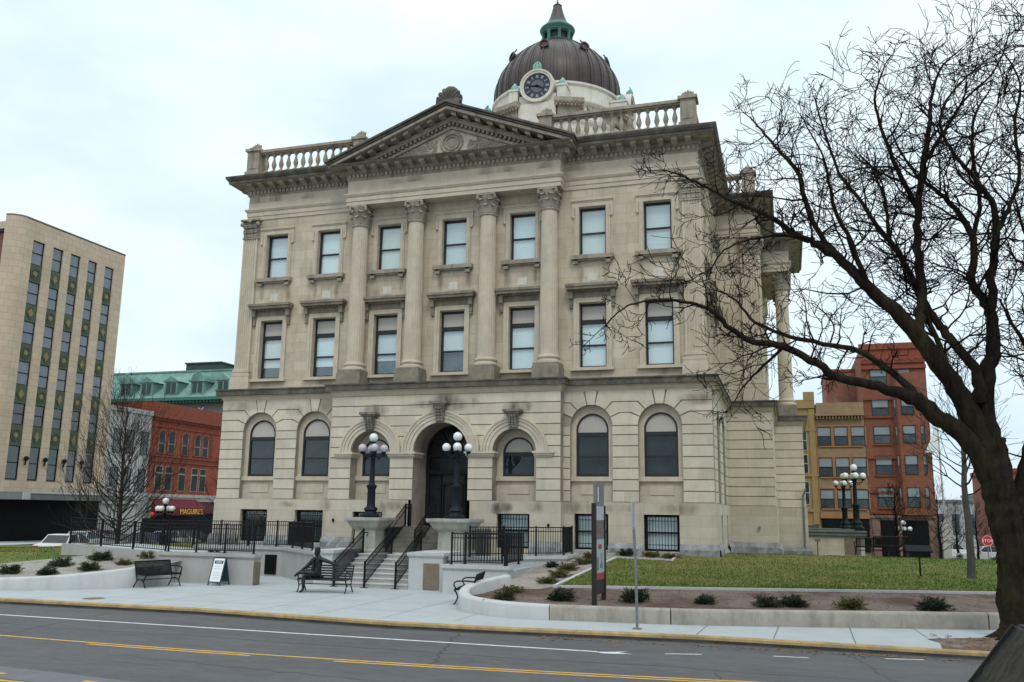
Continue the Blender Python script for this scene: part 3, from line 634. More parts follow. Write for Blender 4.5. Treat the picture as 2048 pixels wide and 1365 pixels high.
# pavilion: three arches
PAVC = [(-3.36, 1.22, 5.33), (0.0, 1.54, 5.33), (3.36, 1.22, 5.33)]; PE = [-5.38, -1.93, 1.93, 5.38]; RIN = [0.97, 1.29, 0.97]
mb.T = mk.T = front(-1.0)
for i, (cx, R, zs) in enumerate(PAVC):
    for s in (-1, 1):
        xo = PE[i + 1] if s > 0 else PE[i]
        for k in range(10):
            Rk = RIN[i] if ZJ[k + 1] < zs + 0.02 else R
            za, zb = ZJ[k] + G, ZJ[k + 1] - G
            if ZJ[k] < zs < ZJ[k + 1]:
                mb.prism([(xo, za), (cx + s * RIN[i], za), (cx + s * RIN[i], zb), (xo, zb)], 0, 0.06) if False else mb.prism(half_cell(xo, cx, R, zs, za, zb, s), 0, 0.06)
            else: mb.prism(half_cell(xo, cx, Rk, zs, za, zb, s), 0, 0.06)
        n = 24; Ri = RIN[i]; dp = 1.9 if i == 1 else 1.0
        arc_ = [(cx + s * Ri * cos(pi / 2 * j / n), zs + Ri * sin(pi / 2 * j / n)) for j in range(n + 1)]
        mk.prism([(xo, 3.24 if i != 1 else 2.2), (cx + s * Ri, 3.24 if i != 1 else 2.2)] + arc_ + [(cx, 7.9), (xo, 7.9)], 0.05, dp)
for s in (-1, 1): mk.box(s * 5.38 - (0.0 if s < 0 else 0.3), s * 5.38 + (0.3 if s < 0 else 0.0), 1.0, 1.02, 3.24, 7.9)
build('rusticated_blocks', mb, STONE_R, CH, smooth=False); build('rusticated_backing', mk, STONE_C, CH, smooth=False)
# archivolts, imposts, keystones
for i, (cx, R, zs) in enumerate(PAVC):
    mb = MB(front(-1.0)); a, b = RIN[i], RIN[i] + 0.51
    for (q0, q1, dd) in ((0.0, .15, .05), (.16, .30, .085), (.31, .44, .12), (.44, .52, .16)): mb.arc(cx, zs, a + q0, a + q1, -dd, .08, 36)
    n = int(pi * b / .13)
    for k in range(n):
        t = pi * (k + .5) / n; mb.arc(cx, zs, a + .40, a + .445, -.15, -.11, 1, t - .02, t + .02)
    build('archivolt', mb, STONE_R, CH, angle=25)
for (u0, u1) in ((-4.98, -4.33), (-2.39, -1.29), (1.29, 2.39), (4.33, 4.98)):
    mb = MB(front(-1.0))
    for (z0, z1, e) in ((5.08, 5.14, .05), (5.14, 5.24, .09), (5.24, 5.33, .15)): mb.box(u0 - e, u1 + e, -e, .95, z0, z1)
    for k in range(int((u1 - u0) / .1)): mb.box(u0 + .03 + k * .1, u0 + .08 + k * .1, -.13, -.08, 5.16, 5.235)
    build('impost_band', mb, STONE_R, CH)
for i, (cx, R, zs) in enumerate(PAVC):
    zt = 7.50 if i == 1 else 7.08; zb = zs + RIN[i] - 0.05; mb = MB(front(-1.0))
    prof = [(zb, .16), (zb + .12, .24), (zb + .3, .20), (zt - .32, .30), (zt - .14, .42), (zt - .1, .46)]
    w0, w1 = .15, .27; vs = []; H = zt - .1 - zb
    for (z, d) in prof:
        w = w0 + (w1 - w0) * (z - zb) / H; vs += [(cx - w, -d, z), (cx - w * .4, -d - .05, z), (cx + w * .4, -d - .05, z), (cx + w, -d, z), (cx + w, .05, z), (cx - w, .05, z)]
    fs = [(j * 6 + a, j * 6 + (a + 1) % 6, j * 6 + 6 + (a + 1) % 6, j * 6 + 6 + a) for j in range(len(prof) - 1) for a in range(6)] + [(5, 4, 3, 2, 1, 0)]
    mb.add(vs, fs); rr = random.Random(i)
    for s in (-1, 0, 1):
        for k in range(5): mb.sphere((cx + s * .12, -.27 - .035 * k, zb + .12 + k * (H - .2) / 5), .055, 7, 5, (1, .7, 1.3))
    mb.box(cx - .40, cx + .40, -.50, .05, zt - .10, zt); mb.box(cx - .34, cx + .34, -.46, .05, zt - .16, zt - .1)
    build('keystone', mb, mat('grey_carved_stone', (.19, .173, .145), .95, .45, 5.0, .2, 20, stain=.6, stain_col=(.05, .045, .04)), CH)
# --- smooth basement storey with openings
mb = MB()
def base_wall(T, u0, u1, holes, z0=0.2, dep=0.5):
    mb.T = T; wall_holes(mb, u0, u1, z0, 3.24, holes, 0.38)
BW = 0.72
base_wall(front(-0.50), -11.65, -5.43, [(b - BW, b + BW, 1.31, 2.76) for b in (-9.468, -6.574)])
build('basement_wall', mb, STONE_B, CH, smooth=False); mb = MB()
base_wall(front(-0.50), 5.43, 11.65, [(b - BW, b + BW, 1.31, 2.76) for b in (6.574, 9.468)])
build('basement_wall', mb, STONE_B, CH, smooth=False); mb = MB()
base_wall(front(-1.05), -5.43, -1.30, [(-3.36 - BW, -3.36 + BW, 1.31, 2.72)]); build('basement_wall', mb, STONE_B, CH, smooth=False); mb = MB(); base_wall(front(-1.05), 1.30, 5.43, [(3.36 - BW, 3.36 + BW, 1.31, 2.72)])
build('basement_wall', mb, STONE_B, CH, smooth=False); mb = MB()
mb.T = None
for s in (-1, 1):
    mb = MB(); mb.box(min(s * 5.43, s * 5.425), max(s * 5.43, s * 5.425), -1.05, -0.5, 0.2, 3.24); build('basement_wall', mb, STONE_B, CH, smooth=False)
    mb = MB(); mb.box(min(s * 1.30, s * 1.42), max(s * 1.30, s * 1.42), -1.05, 0.85, 1.9, 3.24); build('basement_wall', mb, STONE_B, CH, smooth=False)
mb = MB()
base_wall(right(11.65), -0.5, 8.55, [(b - .45, b + .45, 1.31, 2.76) for b in SIDEB]); mb.T = None
build('basement_wall', mb, STONE_B, CH, smooth=False); mb = MB()
mb.box(11.0, 13.85, 8.55, 9.0, -.2, 3.24); mb.box(13.4, 13.85, 9.0, 15.95, -.2, 3.24); mb.box(13.3, 15.4, 15.95, 16.4, -.5, 3.24); mb.box(15.0, 15.4, 16.4, 23.4, -.5, 3.24)
build('basement_wall', mb, STONE_B, CH, smooth=False)
# rough granite footing
rg = random.Random(5)
def rough(T, u0, u1, z0, z1, out=0.16):
    mb = MB(T); n = max(2, int((u1 - u0) / .16)); m = 5; V = []
    for i in range(n + 1):
        for j in range(m + 1):
            e = out * (0.55 + 0.55 * rg.random()) if 0 < j < m else (out * .55)
            if j == m: e = 0.02
            V.append((u0 + (u1 - u0) * i / n, -e, z0 + (z1 - z0) * j / m))
    mb.add(V, [(i * (m + 1) + j, (i + 1) * (m + 1) + j, (i + 1) * (m + 1) + j + 1, i * (m + 1) + j + 1) for i in range(n) for j in range(m)]); build('granite_footing', mb, STONE_G, CH, smooth=False)
for (u0, u1) in ((-11.75, -10.19), (-8.75, -7.29), (-5.85, -5.43), (5.43, 5.85), (7.29, 8.75), (10.19, 11.75)): rough(front(-.5), u0, u1, .5, 1.62)
for b in (-9.468, -6.574, 6.574, 9.468): rough(front(-.5), b - BW, b + BW, .5, 1.26)
rough(front(-1.05), -5.5, -4.08, .5, 1.62); rough(front(-1.05), 4.08, 5.5, .5, 1.62)
rough(right(11.65), -.6, 2.2, .4, 1.62); rough(right(11.65), 2.2, 5.6, .4, 1.3); rough(right(11.65), 5.6, 8.5, .4, 1.55); rough(front(8.55), 11.7, 13.95, .3, 1.5); rough(right(13.85), 8.5, 15.9, .1, 1.4); rough(front(15.95), 13.9, 15.5, -.1, 1.12); rough(right(15.4), 15.9, 23.4, -.3, 1.1)
# --- basement windows behind bars
mb = MB(); mb.box(-BW, BW, -.05, .05, 0, .08); mb.box(-BW, BW, -.05, .05, 1.36, 1.45); mb.box(-BW, -BW + .12, -.05, .05, .08, 1.36); mb.box(BW - .12, BW, -.05, .05, .08, 1.36); mb.box(-BW + .12, BW - .12, -.04, .04, .70, .77)
WB = mb.mesh('basement_window', FRAME_B, False)
mb = MB()
for k in range(11): u = -BW + .1 + k * (2 * BW - .2) / 10; mb.tube([(u, 0, .02), (u, 0, 1.43)], .014, 5)
for z in (.25, .74, 1.2): mb.box(-BW, BW, -.012, .012, z - .014, z + .014)
GRILL = mb.mesh('window_bars', BLACK, False); PB = rect_mesh('pane', BW - .1, .07, 1.38, PANE)
def bwin(T, rz, b, blind, half=BW):
    o = place(WB, 'basement_window', T, b, .27, 1.31, rz, CH); child(o, 'window_bars', GRILL, -.15); child(o, 'pane', PB, 0)
    child(o, 'blind' if blind else 'dark_room', rect_mesh('blind', BW - .08, .05, 1.4, BLIND if blind else DARKIN), .08)
    if half < BW: o.scale = (half / BW, 1, 1)
for b, k in ((-9.468, 0), (-6.574, 0), (6.574, 1), (9.468, 1)): bwin(front(-.5), 0, b, k)
for b, k in ((-3.36, 0), (3.36, 1)): bwin(front(-1.05), 0, b, k)
for b in SIDEB: bwin(right(11.65), pi / 2, b, 1, .45)
# --- arched windows
def arched_meshes(hw, z0, zs, z1bar, zmid):
    mb = MB(); f = .085; Z = zs - z0
    mb.box(-hw, -hw + f, -.06, .06, 0, Z); mb.box(hw - f, hw, -.06, .06, 0, Z); mb.box(-hw + f, hw - f, -.07, .06, 0, .10); mb.arc(0, Z, hw - f, hw, -.06, .06, 24)
    mb.box(-hw + f, hw - f, -.08, .06, z1bar - z0, z1bar - z0 + .17); mb.box(-hw + f, hw - f, -.05, .05, zmid - z0, zmid - z0 + .06)
    fr = mb.mesh('window', FRAME, True, 30)
    a = zs - z0; h = hw - .06; zb = z1bar - z0 + .1
    pts = [(-h, zb), (h, zb)] + [(h * cos(pi * i / 20), max(zb, a + h * sin(pi * i / 20))) for i in range(21)]
    mb = MB(); mb.add([(u, .0, z) for u, z in pts], [tuple(range(len(pts)))]); pn = mb.mesh('arch_panel', BLIND_S, False)
    return fr, pn, rect_mesh('pane', hw - .07, .08, z1bar - z0 + .02, PANE_D), rect_mesh('dark_room', hw - .05, .05, z1bar - z0 + .1, DARKIN2)
AW = arched_meshes(.71, 4.30, 6.26, 5.98, 5.10); AW2 = arched_meshes(.71, 4.30, 5.28, 5.16, 4.33)
def awin(T, rz, b, d, meshes):
    o = place(meshes[0], 'window', T, b, d, 4.30, rz, CH); child(o, 'arch_panel', meshes[1], .0); child(o, 'pane', meshes[2], .0); child(o, 'dark_room', meshes[3], .12)
for b in (-9.468, -6.574, 6.574, 9.468): awin(front(-.45), 0, b, .36, AW)
for b in SIDEB: awin(right(11.6), pi / 2, b, .36, AW)
for b in (-3.36, 3.36): awin(front(-1.0), 0, b, .75, AW2)
def apron(T, b, d, R, zs, hwid, zsp):
    mb = MB(T)
    for (z0, z1, e) in ((3.24, 4.1, .0), (4.1, 4.29, -.13)): mb.box(b - R + .001, b + R - .001, d + e, d + .4, z0, z1)
    mb.box(b - .5, b + .5, d - .03, d, 3.55, 3.95)
    for s in (-1, 1): mb.box(min(b + s * hwid, b + s * R), max(b + s * hwid, b + s * R), d + .0, d + .3, 4.29, zsp)
    mb.arc(b, zsp, hwid, R + .15, d, d + .3, 24); build('window_apron', mb, STONE_S, CH, smooth=False)
for b in (-9.468, -6.574, 6.574, 9.468): apron(front(-.45), b, .28, .91, 6.4, .70, 6.26)
for b in (-3.36, 3.36): apron(front(-1.0), b, .66, .97, 5.33, .70, 5.28)
for b in SIDEB: apron(right(11.6), b, .28, .91, 6.4, .70, 6.26)
# --- entrance
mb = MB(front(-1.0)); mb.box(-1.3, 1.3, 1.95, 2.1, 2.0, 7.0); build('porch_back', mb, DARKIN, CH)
mb = MB(front(-1.0)); D = 1.55
for (u0, u1, z0, z1, dd) in ((-1.29, -1.12, 2.1, 5.3, .0), (1.12, 1.29, 2.1, 5.3, 0), (-1.12, 1.12, 4.42, 4.62, -.04), (-1.12, 1.12, 5.20, 5.33, 0), (-.62, -.54, 2.1, 4.42, .02), (.54, .62, 2.1, 4.42, .02), (-.05, .05, 2.1, 4.0, .02), (-.54, .54, 3.95, 4.05, .02), (-.54, .54, 2.1, 2.35, .03), (-1.12, 1.12, 2.1, 2.2, .03), (-.5, -.42, 2.3, 4, .03), (.42, .5, 2.3, 4, .03)):
    mb.box(u0, u1, D + dd, D + dd + .1, z0, z1)
mb.arc(0, 5.33, 1.16, 1.30, D, D + .1, 28)
for k in range(1, 6):
    t = pi * k / 6; mb.prism([(.05 * sin(t), 5.33), (1.2 * cos(t) + .02 * sin(t), 5.33 + 1.2 * sin(t)), (1.2 * cos(t) - .02 * sin(t), 5.33 + 1.2 * sin(t)), (-.05 * sin(t), 5.33)], D + .02, D + .06)
mb.arc(0, 5.33, .5, .54, D + .02, D + .06, 20)
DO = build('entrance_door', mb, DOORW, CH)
mb = MB(front(-1.0)); mb.box(-1.25, 1.25, D + .12, D + .13, 2.1, 6.6); build('door_glass', mb, SHOPGL, DO)
mb = MB(front(-1.0)); mb.box(-1.3, 1.3, 0, 2, 1.95, 2.13); build('threshold', mb, STONE_C, CH)
# wall lamp and small fixtures on the basement wall
for x, z in ((-5.0, 2.35), (4.9, 2.28)): mb = MB(); mb.sphere((x, -1.10, z), .06, 8, 6); mb.box(x - .03, x + .03, -1.12, -1.04, z - .1, z); build('wall_fixture', mb, BLACK, CH)
mb = MB(); mb.tube([(15.2, 15.88, .6), (15.2, 15.88, 3.9), (15.3, 15.86, 4.1), (15.35, 15.8, 4.3)], .05, 8); mb.tube([(13.0, 8.5, 2.2), (13.0, 8.4, 2.2)], .07, 8); build('downpipe', mb, STEEL, CH)
# --- soot and runoff deposits on the stone
def soot_mat(name, col, amt):
    m = bpy.data.materials.new(name); m.use_nodes = True; n = m.node_tree.nodes; l = m.node_tree.links; n.clear()
    o = n.new('ShaderNodeOutputMaterial'); tr = n.new('ShaderNodeBsdfTransparent'); df = n.new('ShaderNodeBsdfDiffuse'); df.inputs[0].default_value = (*col, 1)
    tcx = n.new('ShaderNodeTexCoord'); sx = n.new('ShaderNodeSeparateXYZ'); l.new(tcx.outputs['Object'], sx.inputs[0])
    def fall(out):                      # deposit thins out towards its own edges (object space, unit patch)
        a = n.new('ShaderNodeMath'); a.operation = 'MULTIPLY'; l.new(out, a.inputs[0]); l.new(out, a.inputs[1]); return a.outputs[0]
    ad = n.new('ShaderNodeMath'); ad.operation = 'ADD'; l.new(fall(sx.outputs[0]), ad.inputs[0]); l.new(fall(sx.outputs[2]), ad.inputs[1])
    mr = n.new('ShaderNodeMapRange'); mr.inputs[1].default_value = 0.0; mr.inputs[2].default_value = 1.0; mr.inputs[3].default_value = amt * 1.5; mr.inputs[4].default_value = 0.0; l.new(ad.outputs[0], mr.inputs[0])
    g = n.new('ShaderNodeNewGeometry'); mpn = n.new('ShaderNodeMapping'); mpn.inputs['Scale'].default_value = (2.4, 2.4, .9); l.new(g.outputs['Position'], mpn.inputs[0])
    nzx = n.new('ShaderNodeTexNoise'); nzx.inputs['Scale'].default_value = 1.2; nzx.inputs['Detail'].default_value = 6; l.new(mpn.outputs[0], nzx.inputs['Vector'])
    m2x = n.new('ShaderNodeMapRange'); m2x.inputs[1].default_value = .25; m2x.inputs[2].default_value = .75; l.new(nzx.outputs[0], m2x.inputs[0])
    mu = n.new('ShaderNodeMath'); mu.operation = 'MULTIPLY'; mu.use_clamp = True; l.new(mr.outputs[0], mu.inputs[0]); l.new(m2x.outputs[0], mu.inputs[1])
    mxs = n.new('ShaderNodeMixShader'); l.new(mu.outputs[0], mxs.inputs[0]); l.new(tr.outputs[0], mxs.inputs[1]); l.new(df.outputs[0], mxs.inputs[2]); l.new(mxs.outputs[0], o.inputs[0]); return m
SOOT = soot_mat('soot_deposit', (.05, .046, .04), .5); RUNOFF = soot_mat('runoff_deposit', (.14, .122, .094), .32); DAMP = soot_mat('tan_runoff_deposit', (.24, .18, .105), .38)
mb = MB(); mb.quad((-1, 0, -1), (1, 0, -1), (1, 0, 1), (-1, 0, 1)); SQ = {m_.name: mb.mesh('soot_stain', m_, False) for m_ in (SOOT, RUNOFF, DAMP)}
rs = random.Random(12)
def stain(x, y, z, hw, hh, m_): o = link('soot_stain', SQ[m_.name], CH); o.location = Vector(o.location) + Vector((x, y, z)); o.scale = (hw, 1, hh)
for cx, z in ((-3.36, 7.12), (0, 7.54), (3.36, 7.12)): stain(cx + .15, -1.004, z + .08, .75, .32, SOOT)
stain(2.75, -1.056, 2.95, .62, .34, SOOT); stain(-2.75, -1.056, 2.75, .4, .5, RUNOFF)
for k in range(9): x = rs.uniform(-11.3, 11.3); stain(x, -.455 if abs(x) > 5.5 else -1.005, 7.55 - rs.random() * .2, rs.uniform(.5, 1.4), rs.uniform(.2, .4), rs.choice([RUNOFF, DAMP, DAMP]))
for b in BAYS:
    for s_ in (-1, 1): stain(b + s_ * rs.uniform(.55, .8), -.004, 13.3 - rs.random() * .2, rs.uniform(.10, .22), rs.uniform(.35, .7), rs.choice([RUNOFF, DAMP]))
    stain(b + rs.uniform(-.3, .3), -.004, 8.75, rs.uniform(.5, .9), .22, RUNOFF)
for k in range(12): x = rs.uniform(-11, 11); stain(x, -.735 if abs(x) < 5.2 else -.035, 18.15 + rs.uniform(-.1, .1), rs.uniform(.25, .9), rs.uniform(.2, .4), rs.choice([RUNOFF, DAMP]))
for k in range(14):
    x = rs.uniform(-11, 11)
    stain(x, -.505 if abs(x) > 5.5 else -1.055, 3.0, rs.uniform(.4, 1.0), rs.uniform(.15, .4), rs.choice([RUNOFF, DAMP])) if abs(x) > 1.8 else None
# --- balustrades
mb = MB(); mb.lathe([(.13, 0), (.13, .08), (.07, .1), (.055, .16), (.10, .28), (.125, .40), (.10, .52), (.055, .70), (.05, .80), (.085, .83), (.085, .88), (.12, .9), (.12, .97)], (0, 0, 0), 12)
BALM = mb.mesh('baluster', STONE_C, True, 50)
ZB = 19.36
def balustrade(p0, p1, n, peds, step=None):
    d = Vector((p1[0] - p0[0], p1[1] - p0[1], 0)); L = d.length; d.normalize(); q = Vector((-d.y, d.x, 0)); mb = MB()
    T = lambda u, v, z: tuple(Vector((p0[0], p0[1], 0)) + d * u + q * v + Vector((0, 0, z)))
    mb.T = T; mb.box(0, L, -.22, .22, ZB, ZB + .16); mb.box(0, L, -.17, .17, ZB + 1.13, ZB + 1.2); mb.box(0, L, -.25, .25, ZB + 1.2, ZB + 1.34)
    b = build('balustrade', mb, STONE_C, CH)
    for i in range(n):
        o = link('baluster', BALM, b); o.location = Vector(o.location) + Vector(T(L * (i + .5) / n, 0, ZB + .16))
    for u, w in peds:
        mb = MB(T); mb.box(u - w, u + w, -w, w, ZB, ZB + 1.30); mb.box(u - w - .07, u + w + .07, -w - .07, w + .07, ZB, ZB + .2); mb.box(u - w - .09, u + w + .09, -w - .09, w + .09, ZB + 1.28, ZB + 1.42)
        mb.box(u - w * .7, u + w * .7, -w - .02, w + .02, ZB + .35, ZB + 1.15); mb.box(u - w * .8, u + w * .8, -w * .8, w * .8, ZB + 1.42, ZB + 1.55)
        for a in range(-2, 3): mb.tube([T and (u + a * .02, 0, ZB + 1.5), (u + a * .09, -.02, ZB + 1.72 - .03 * abs(a)), (u + a * .12, 0, ZB + 1.84 - .06 * abs(a))], [.07, .08, .03], 6)
        build('pedestal', mb, STONE_C, b, angle=30)
balustrade((-10.85, -.25), (-4.6, -.25), 15, [(0.0, .33), (5.9, .28)])
balustrade((4.2, -.25), (10.95, -.25), 17, [(0.3, .3), (6.75, .33)])
balustrade((10.95, .1), (10.95, 8.6), 22, [])
balustrade((8.6, 9.3), (13.1, 9.3), 12, [(4.5, .33)])
balustrade((13.1, 9.7), (13.1, 16.6), 18, [(6.8, .33)])
balustrade((-13.0, 9.3), (-8.6, 9.3), 12, [(0, .33)])
# --- dome
DX, DY = 0.0, 19.3
mb = MB()
oct_ = [(DX + 5.6 * cos(pi / 8 + pi / 4 * k), DY + 5.6 * sin(pi / 8 + pi / 4 * k)) for k in range(8)]
mb.prismz(oct_, 18.5, 26.6)
mb.sweep(oct_, [(0, 26.2), (.1, 26.3), (.3, 26.5), (.35, 26.7), (-.6, 26.85)], True)
mb.lathe([(4.95, 26.5), (4.95, 27.5), (5.1, 27.6), (5.15, 27.75), (4.8, 27.85), (4.7, 28.0), (4.62, 28.9), (4.75, 29.0), (4.85, 29.15), (4.85, 29.28), (4.55, 29.4), (4.5, 30.35), (4.62, 30.45), (4.62, 30.6), (4.4, 30.7)], (DX, DY, 0), 64)
build('drum', mb, STONE_W, CH, angle=30)
mb = MB()
for k in range(72):
    a = 2 * pi * k / 72; ca, sa = cos(a), sin(a); blk(mb, DX, DY, -sa, ca, ca, sa, .16, 4.6, 4.82, 28.66, 28.9)
for k in range(8):
    a = pi / 4 * k + pi / 8; ca, sa = cos(a), sin(a)
    for (w, o0, o1, z0, z1) in ((1.5, 4.6, 5.35, 27.9, 28.55), (1.9, 4.6, 5.65, 28.55, 28.95)): blk(mb, DX, DY, -sa, ca, ca, sa, w, o0, o1, z0, z1)
    for j in range(8):
        u = -.85 + j * .243; mb.sphere((DX + ca * 5.66 - sa * u, DY + sa * 5.66 + ca * u, 28.66), .10, 6, 5); mb.sphere((DX + ca * 5.6 - sa * u, DY + sa * 5.6 + ca * u, 28.45), .08, 6, 5)
build('drum_brackets', mb, STONE_C, CH)
prof = [(4.42, 30.6), (4.45, 31.2), (4.42, 31.75), (4.30, 32.3), (4.06, 32.9), (3.70, 33.5), (3.25, 34.05), (2.72, 34.55), (2.15, 34.97), (1.65, 35.28), (1.3, 35.5), (1.15, 35.65)]
mb = MB(); mb.lathe(prof, (DX, DY, 0), 96)
for k in range(32):
    a = 2 * pi * k / 32; r_ = .055 if k % 4 == 0 else .035
    mb.tube([(DX + (r + .02) * cos(a), DY + (r + .02) * sin(a), z) for r, z in prof], r_, 5)
for k in range(64):
    a = 2 * pi * (k + .5) / 64; mb.tube([(DX + (r + .005) * cos(a), DY + (r + .005) * sin(a), z) for r, z in prof], .016, 4)
DOME = build('dome', mb, COPPER, CH, angle=60)
for k in range(8):                                   # bull's-eye windows in the copper
    a = pi / 4 * k - pi / 2; c = Vector((DX + 3.42 * cos(a), DY + 3.42 * sin(a), 33.78)); nrm = Vector((cos(a), sin(a), .25)).normalized(); tx = Vector((-sin(a), cos(a), 0)); ty = nrm.cross(tx)
    mb = MB(); mb.tube([c + nrm * .25 + (tx * cos(t) + ty * sin(t)) * .30 for t in [2 * pi * i / 18 for i in range(19)]], .075, 6, False)
    mb.tube([c - nrm * .3, c + nrm * .22], .27, 16)
    for q in (-.16, .16): mb.tube([c + nrm * .2 + tx * q - ty * (-.3), c + nrm * .1 + tx * q * 1.3 + ty * .55], .05, 5)
    build('round_window', mb, COPPER, DOME)
mb = MB()
mb.lathe([(1.32, 36.22), (1.36, 36.30), (1.2, 36.4), (1.12, 36.42)], (DX, DY, -.68), 32)
for k in range(8):
    a = 2 * pi * (k + .5) / 8; mb.tube([(DX + 1.0 * cos(a), DY + 1.0 * sin(a), z) for z in (35.70, 35.87, 36.30, 36.48)], [.15, .12, .11, .16], 8)
    a = 2 * pi * k / 8; blk(mb, DX, DY, -sin(a), cos(a), cos(a), sin(a), .75, .9, 1.02, 36.40, 36.62)
mb.lathe([(1.05, 37.14), (1.12, 37.16), (1.14, 37.26), (1.22, 37.34), (1.27, 37.46), (1.22, 37.56), (1.1, 37.66), (.9, 37.86), (.86, 37.9), (.5, 37.95)], (DX, DY, -.68), 40)
LAN = build('lantern', mb, VERDI, CH)
mb = MB(); mb.lathe([(.8, 36.38), (.8, 37.2)], (DX, DY, -.68), 20); build('lantern_core', mb, DARKIN, LAN)
mb = MB(); mb.lathe([(.86, 37.18), (.80, 37.24), (.70, 37.45), (.56, 37.8), (.45, 38.15), (.36, 38.5), (.30, 38.72), (.33, 38.78), (.2, 38.9), (.08, 39.0), (.07, 39.15)], (DX, DY, 0), 24); mb.sphere((DX, DY, 39.4), .15, 12, 8)
build('lantern_roof', mb, COPPER, LAN)
for k in range(4):                                    # four clock dormers
    a = pi / 2 * k - pi / 2; n = Vector((cos(a), sin(a), 0)); t = Vector((-sin(a), cos(a), 0))
    T = lambda u, d, z, n=n, t=t: tuple(Vector((DX, DY, 0)) + n * (5.25 - d) + t * u + Vector((0, 0, z)))
    mb = MB(T); zc = 29.95
    mb.arc(0, zc, .90, 1.16, -.10, 1.4, 40, 0, 2 * pi); mb.arc(0, zc, 1.04, 1.14, -.16, -.05, 40, 0, 2 * pi)
    mb.prism([(1.16 * cos(x), zc + 1.16 * sin(x)) for x in [2 * pi * i / 32 for i in range(32)]], .12, 1.6)
    mb.box(-1.25, 1.25, .13, 1.3, 28.3, 29.4); mb.box(-1.25, 1.25, -.02, 1.3, 27.4, 28.78); mb.box(-1.2, 1.2, .1, 1.3, 26.8, 27.4)
    for s in (-1, 1): mb.box(s * 1.62 - .3, s * 1.62 + .3, .0, 1.1, 28.6, 29.92); mb.box(s * 1.62 - .36, s * 1.62 + .36, -.05, 1.1, 29.78, 29.92)
    cd = build('clock_dormer', mb, STONE_W, CH, angle=40)
    mb = MB(T); mb.prism([(.92 * cos(x), zc + .92 * sin(x)) for x in [2 * pi * i / 40 for i in range(40)]], .02, .1); build('clock_face', mb, CLOCKF, cd)
    mb = MB(T); mb.prism([(.44 * cos(x), zc + .44 * sin(x)) for x in [2 * pi * i / 32 for i in range(32)]], -.01, .05); build('clock_disc', mb, CLOCKI, cd)
    mb = MB(T)
    for h in range(12):
        x = pi / 2 - h * pi / 6; w = .045 + .05 * (h % 3 != 2)
        mb.add([tuple((rr_ * cos(x) + s * w * (rr_ / .75) * sin(x), -.012, zc + rr_ * sin(x) - s * w * (rr_ / .75) * cos(x))) for rr_, s in ((.56, -1), (.56, 1), (.79, 1), (.79, -1))], [(0, 1, 2, 3)])
    build('numerals', mb, CLOCKM, cd)
    mb = MB(T)
    for ang, L, w in ((174, .76, .05), (-24, .52, .07)):
        x = radians(ang); mb.prism([(-.12 * cos(x) + w * sin(x), zc - .12 * sin(x) - w * cos(x)), (L * cos(x) + .015 * sin(x), zc + L * sin(x) - .015 * cos(x)), (L * cos(x) - .015 * sin(x), zc + L * sin(x) + .015 * cos(x)), (-.12 * cos(x) - w * sin(x), zc - .12 * sin(x) + w * cos(x))], -.05, -.02)
    build('clock_hands', mb, BLACK, cd)
    mb = MB(); p = Vector(T(0, .1, zc + 1.12)); mb.sphere(p + Vector((0, 0, .16)), .25, 12, 8, (1, .8, 1.2))
    for s in (-1, 0, 1): mb.tube([p + t * s * .24 + n * .1, p + t * s * .22 + n * .15 + Vector((0, 0, .3)), p + t * s * .05 + Vector((0, 0, .66))], [.08, .08, .02], 6)
    for s in (-1, 1):
        build('copper_finial', mb, MINT, cd); mb = MB(); p = Vector(T(s * 1.62, .35, 29.92)); mb.lathe([(.26, 0), (.28, .14), (.24, .30), (.13, .46), (.02, .60)], p, 14)
    build('copper_finial', mb, MINT, cd)
# flag and roof items seen between balusters
mb = MB(); mb.box(9.3, 10.0, 1.2, 1.7, 19.3, 20.1); mb.box(8.6, 8.9, 1.4, 1.7, 19.3, 19.9); build('roof_vent', mb, SIGNG, CH)

# ------------------------------------------------------------------ street, pavement, kerb
CURB = [(-60, -15.3), (-20, -15.0), (-8.7, -14.92), (-1.7, -14.85), (4.5, -15.5), (7.5, -15.42), (12.3, -15.05), (18.6, -15.27), (26, -15.5), (60, -16.5)]
def smooth_curb(c):
    out = []
    for a, b in zip(c, c[1:]):
        n_ = max(1, int((b[0] - a[0]) / 1.0)); out += [(a[0] + (b[0] - a[0]) * i / n_, a[1] + (b[1] - a[1]) * i / n_) for i in range(n_)]
    return out + [c[-1]]
mb = MB(); n = len(CURB)
mb.add([(x, y, -0.15) for x, y in CURB] + [(x, -33.2, -0.15) for x, y in CURB], [(i, i + n, i + n + 1, i + 1) for i in range(n - 1)])
tag(build('road', mb, ASPH), kind='structure')
rcr = random.Random(4)
GUT = mat('dark_gutter_dirt', (0.05, 0.047, 0.044), 0.95, 0.5, 3.0, stretch=(.5, 2, 1)); CRK = mat('tar_crack', (0.045, 0.046, 0.05), 0.6, 0.2, 3.0)
mb = MB(); mb.sweep(smooth_curb(CURB), [(-0.16, -0.3), (-0.16, 0.002), (-0.03, 0.002), (0.0, -0.03), (0.005, -0.088)], False, False); tag(build('kerb', mb, KERB_Y), kind='structure')
mb = MB(); mb.sweep(smooth_curb(CURB), [(0.005, -0.088), (0.008, -0.3)], False, False); tag(build('kerb', mb, GUT), kind='structure')
mb = MB(); mb.add([(x, y + .16, -0.004) for x, y in CURB] + [(x, 1.0, -0.004) for x, y in CURB], [(i, i + 1, i + n + 1, i + n) for i in range(n - 1)])
tag(build('pavement', mb, PAVE), kind='structure')
mb = MB(); mb.box(-60, 60, -37.5, -33.2, -0.4, 0.02); tag(build('pavement', mb, PAVE), kind='structure')
mb = MB(); rj = random.Random(2)
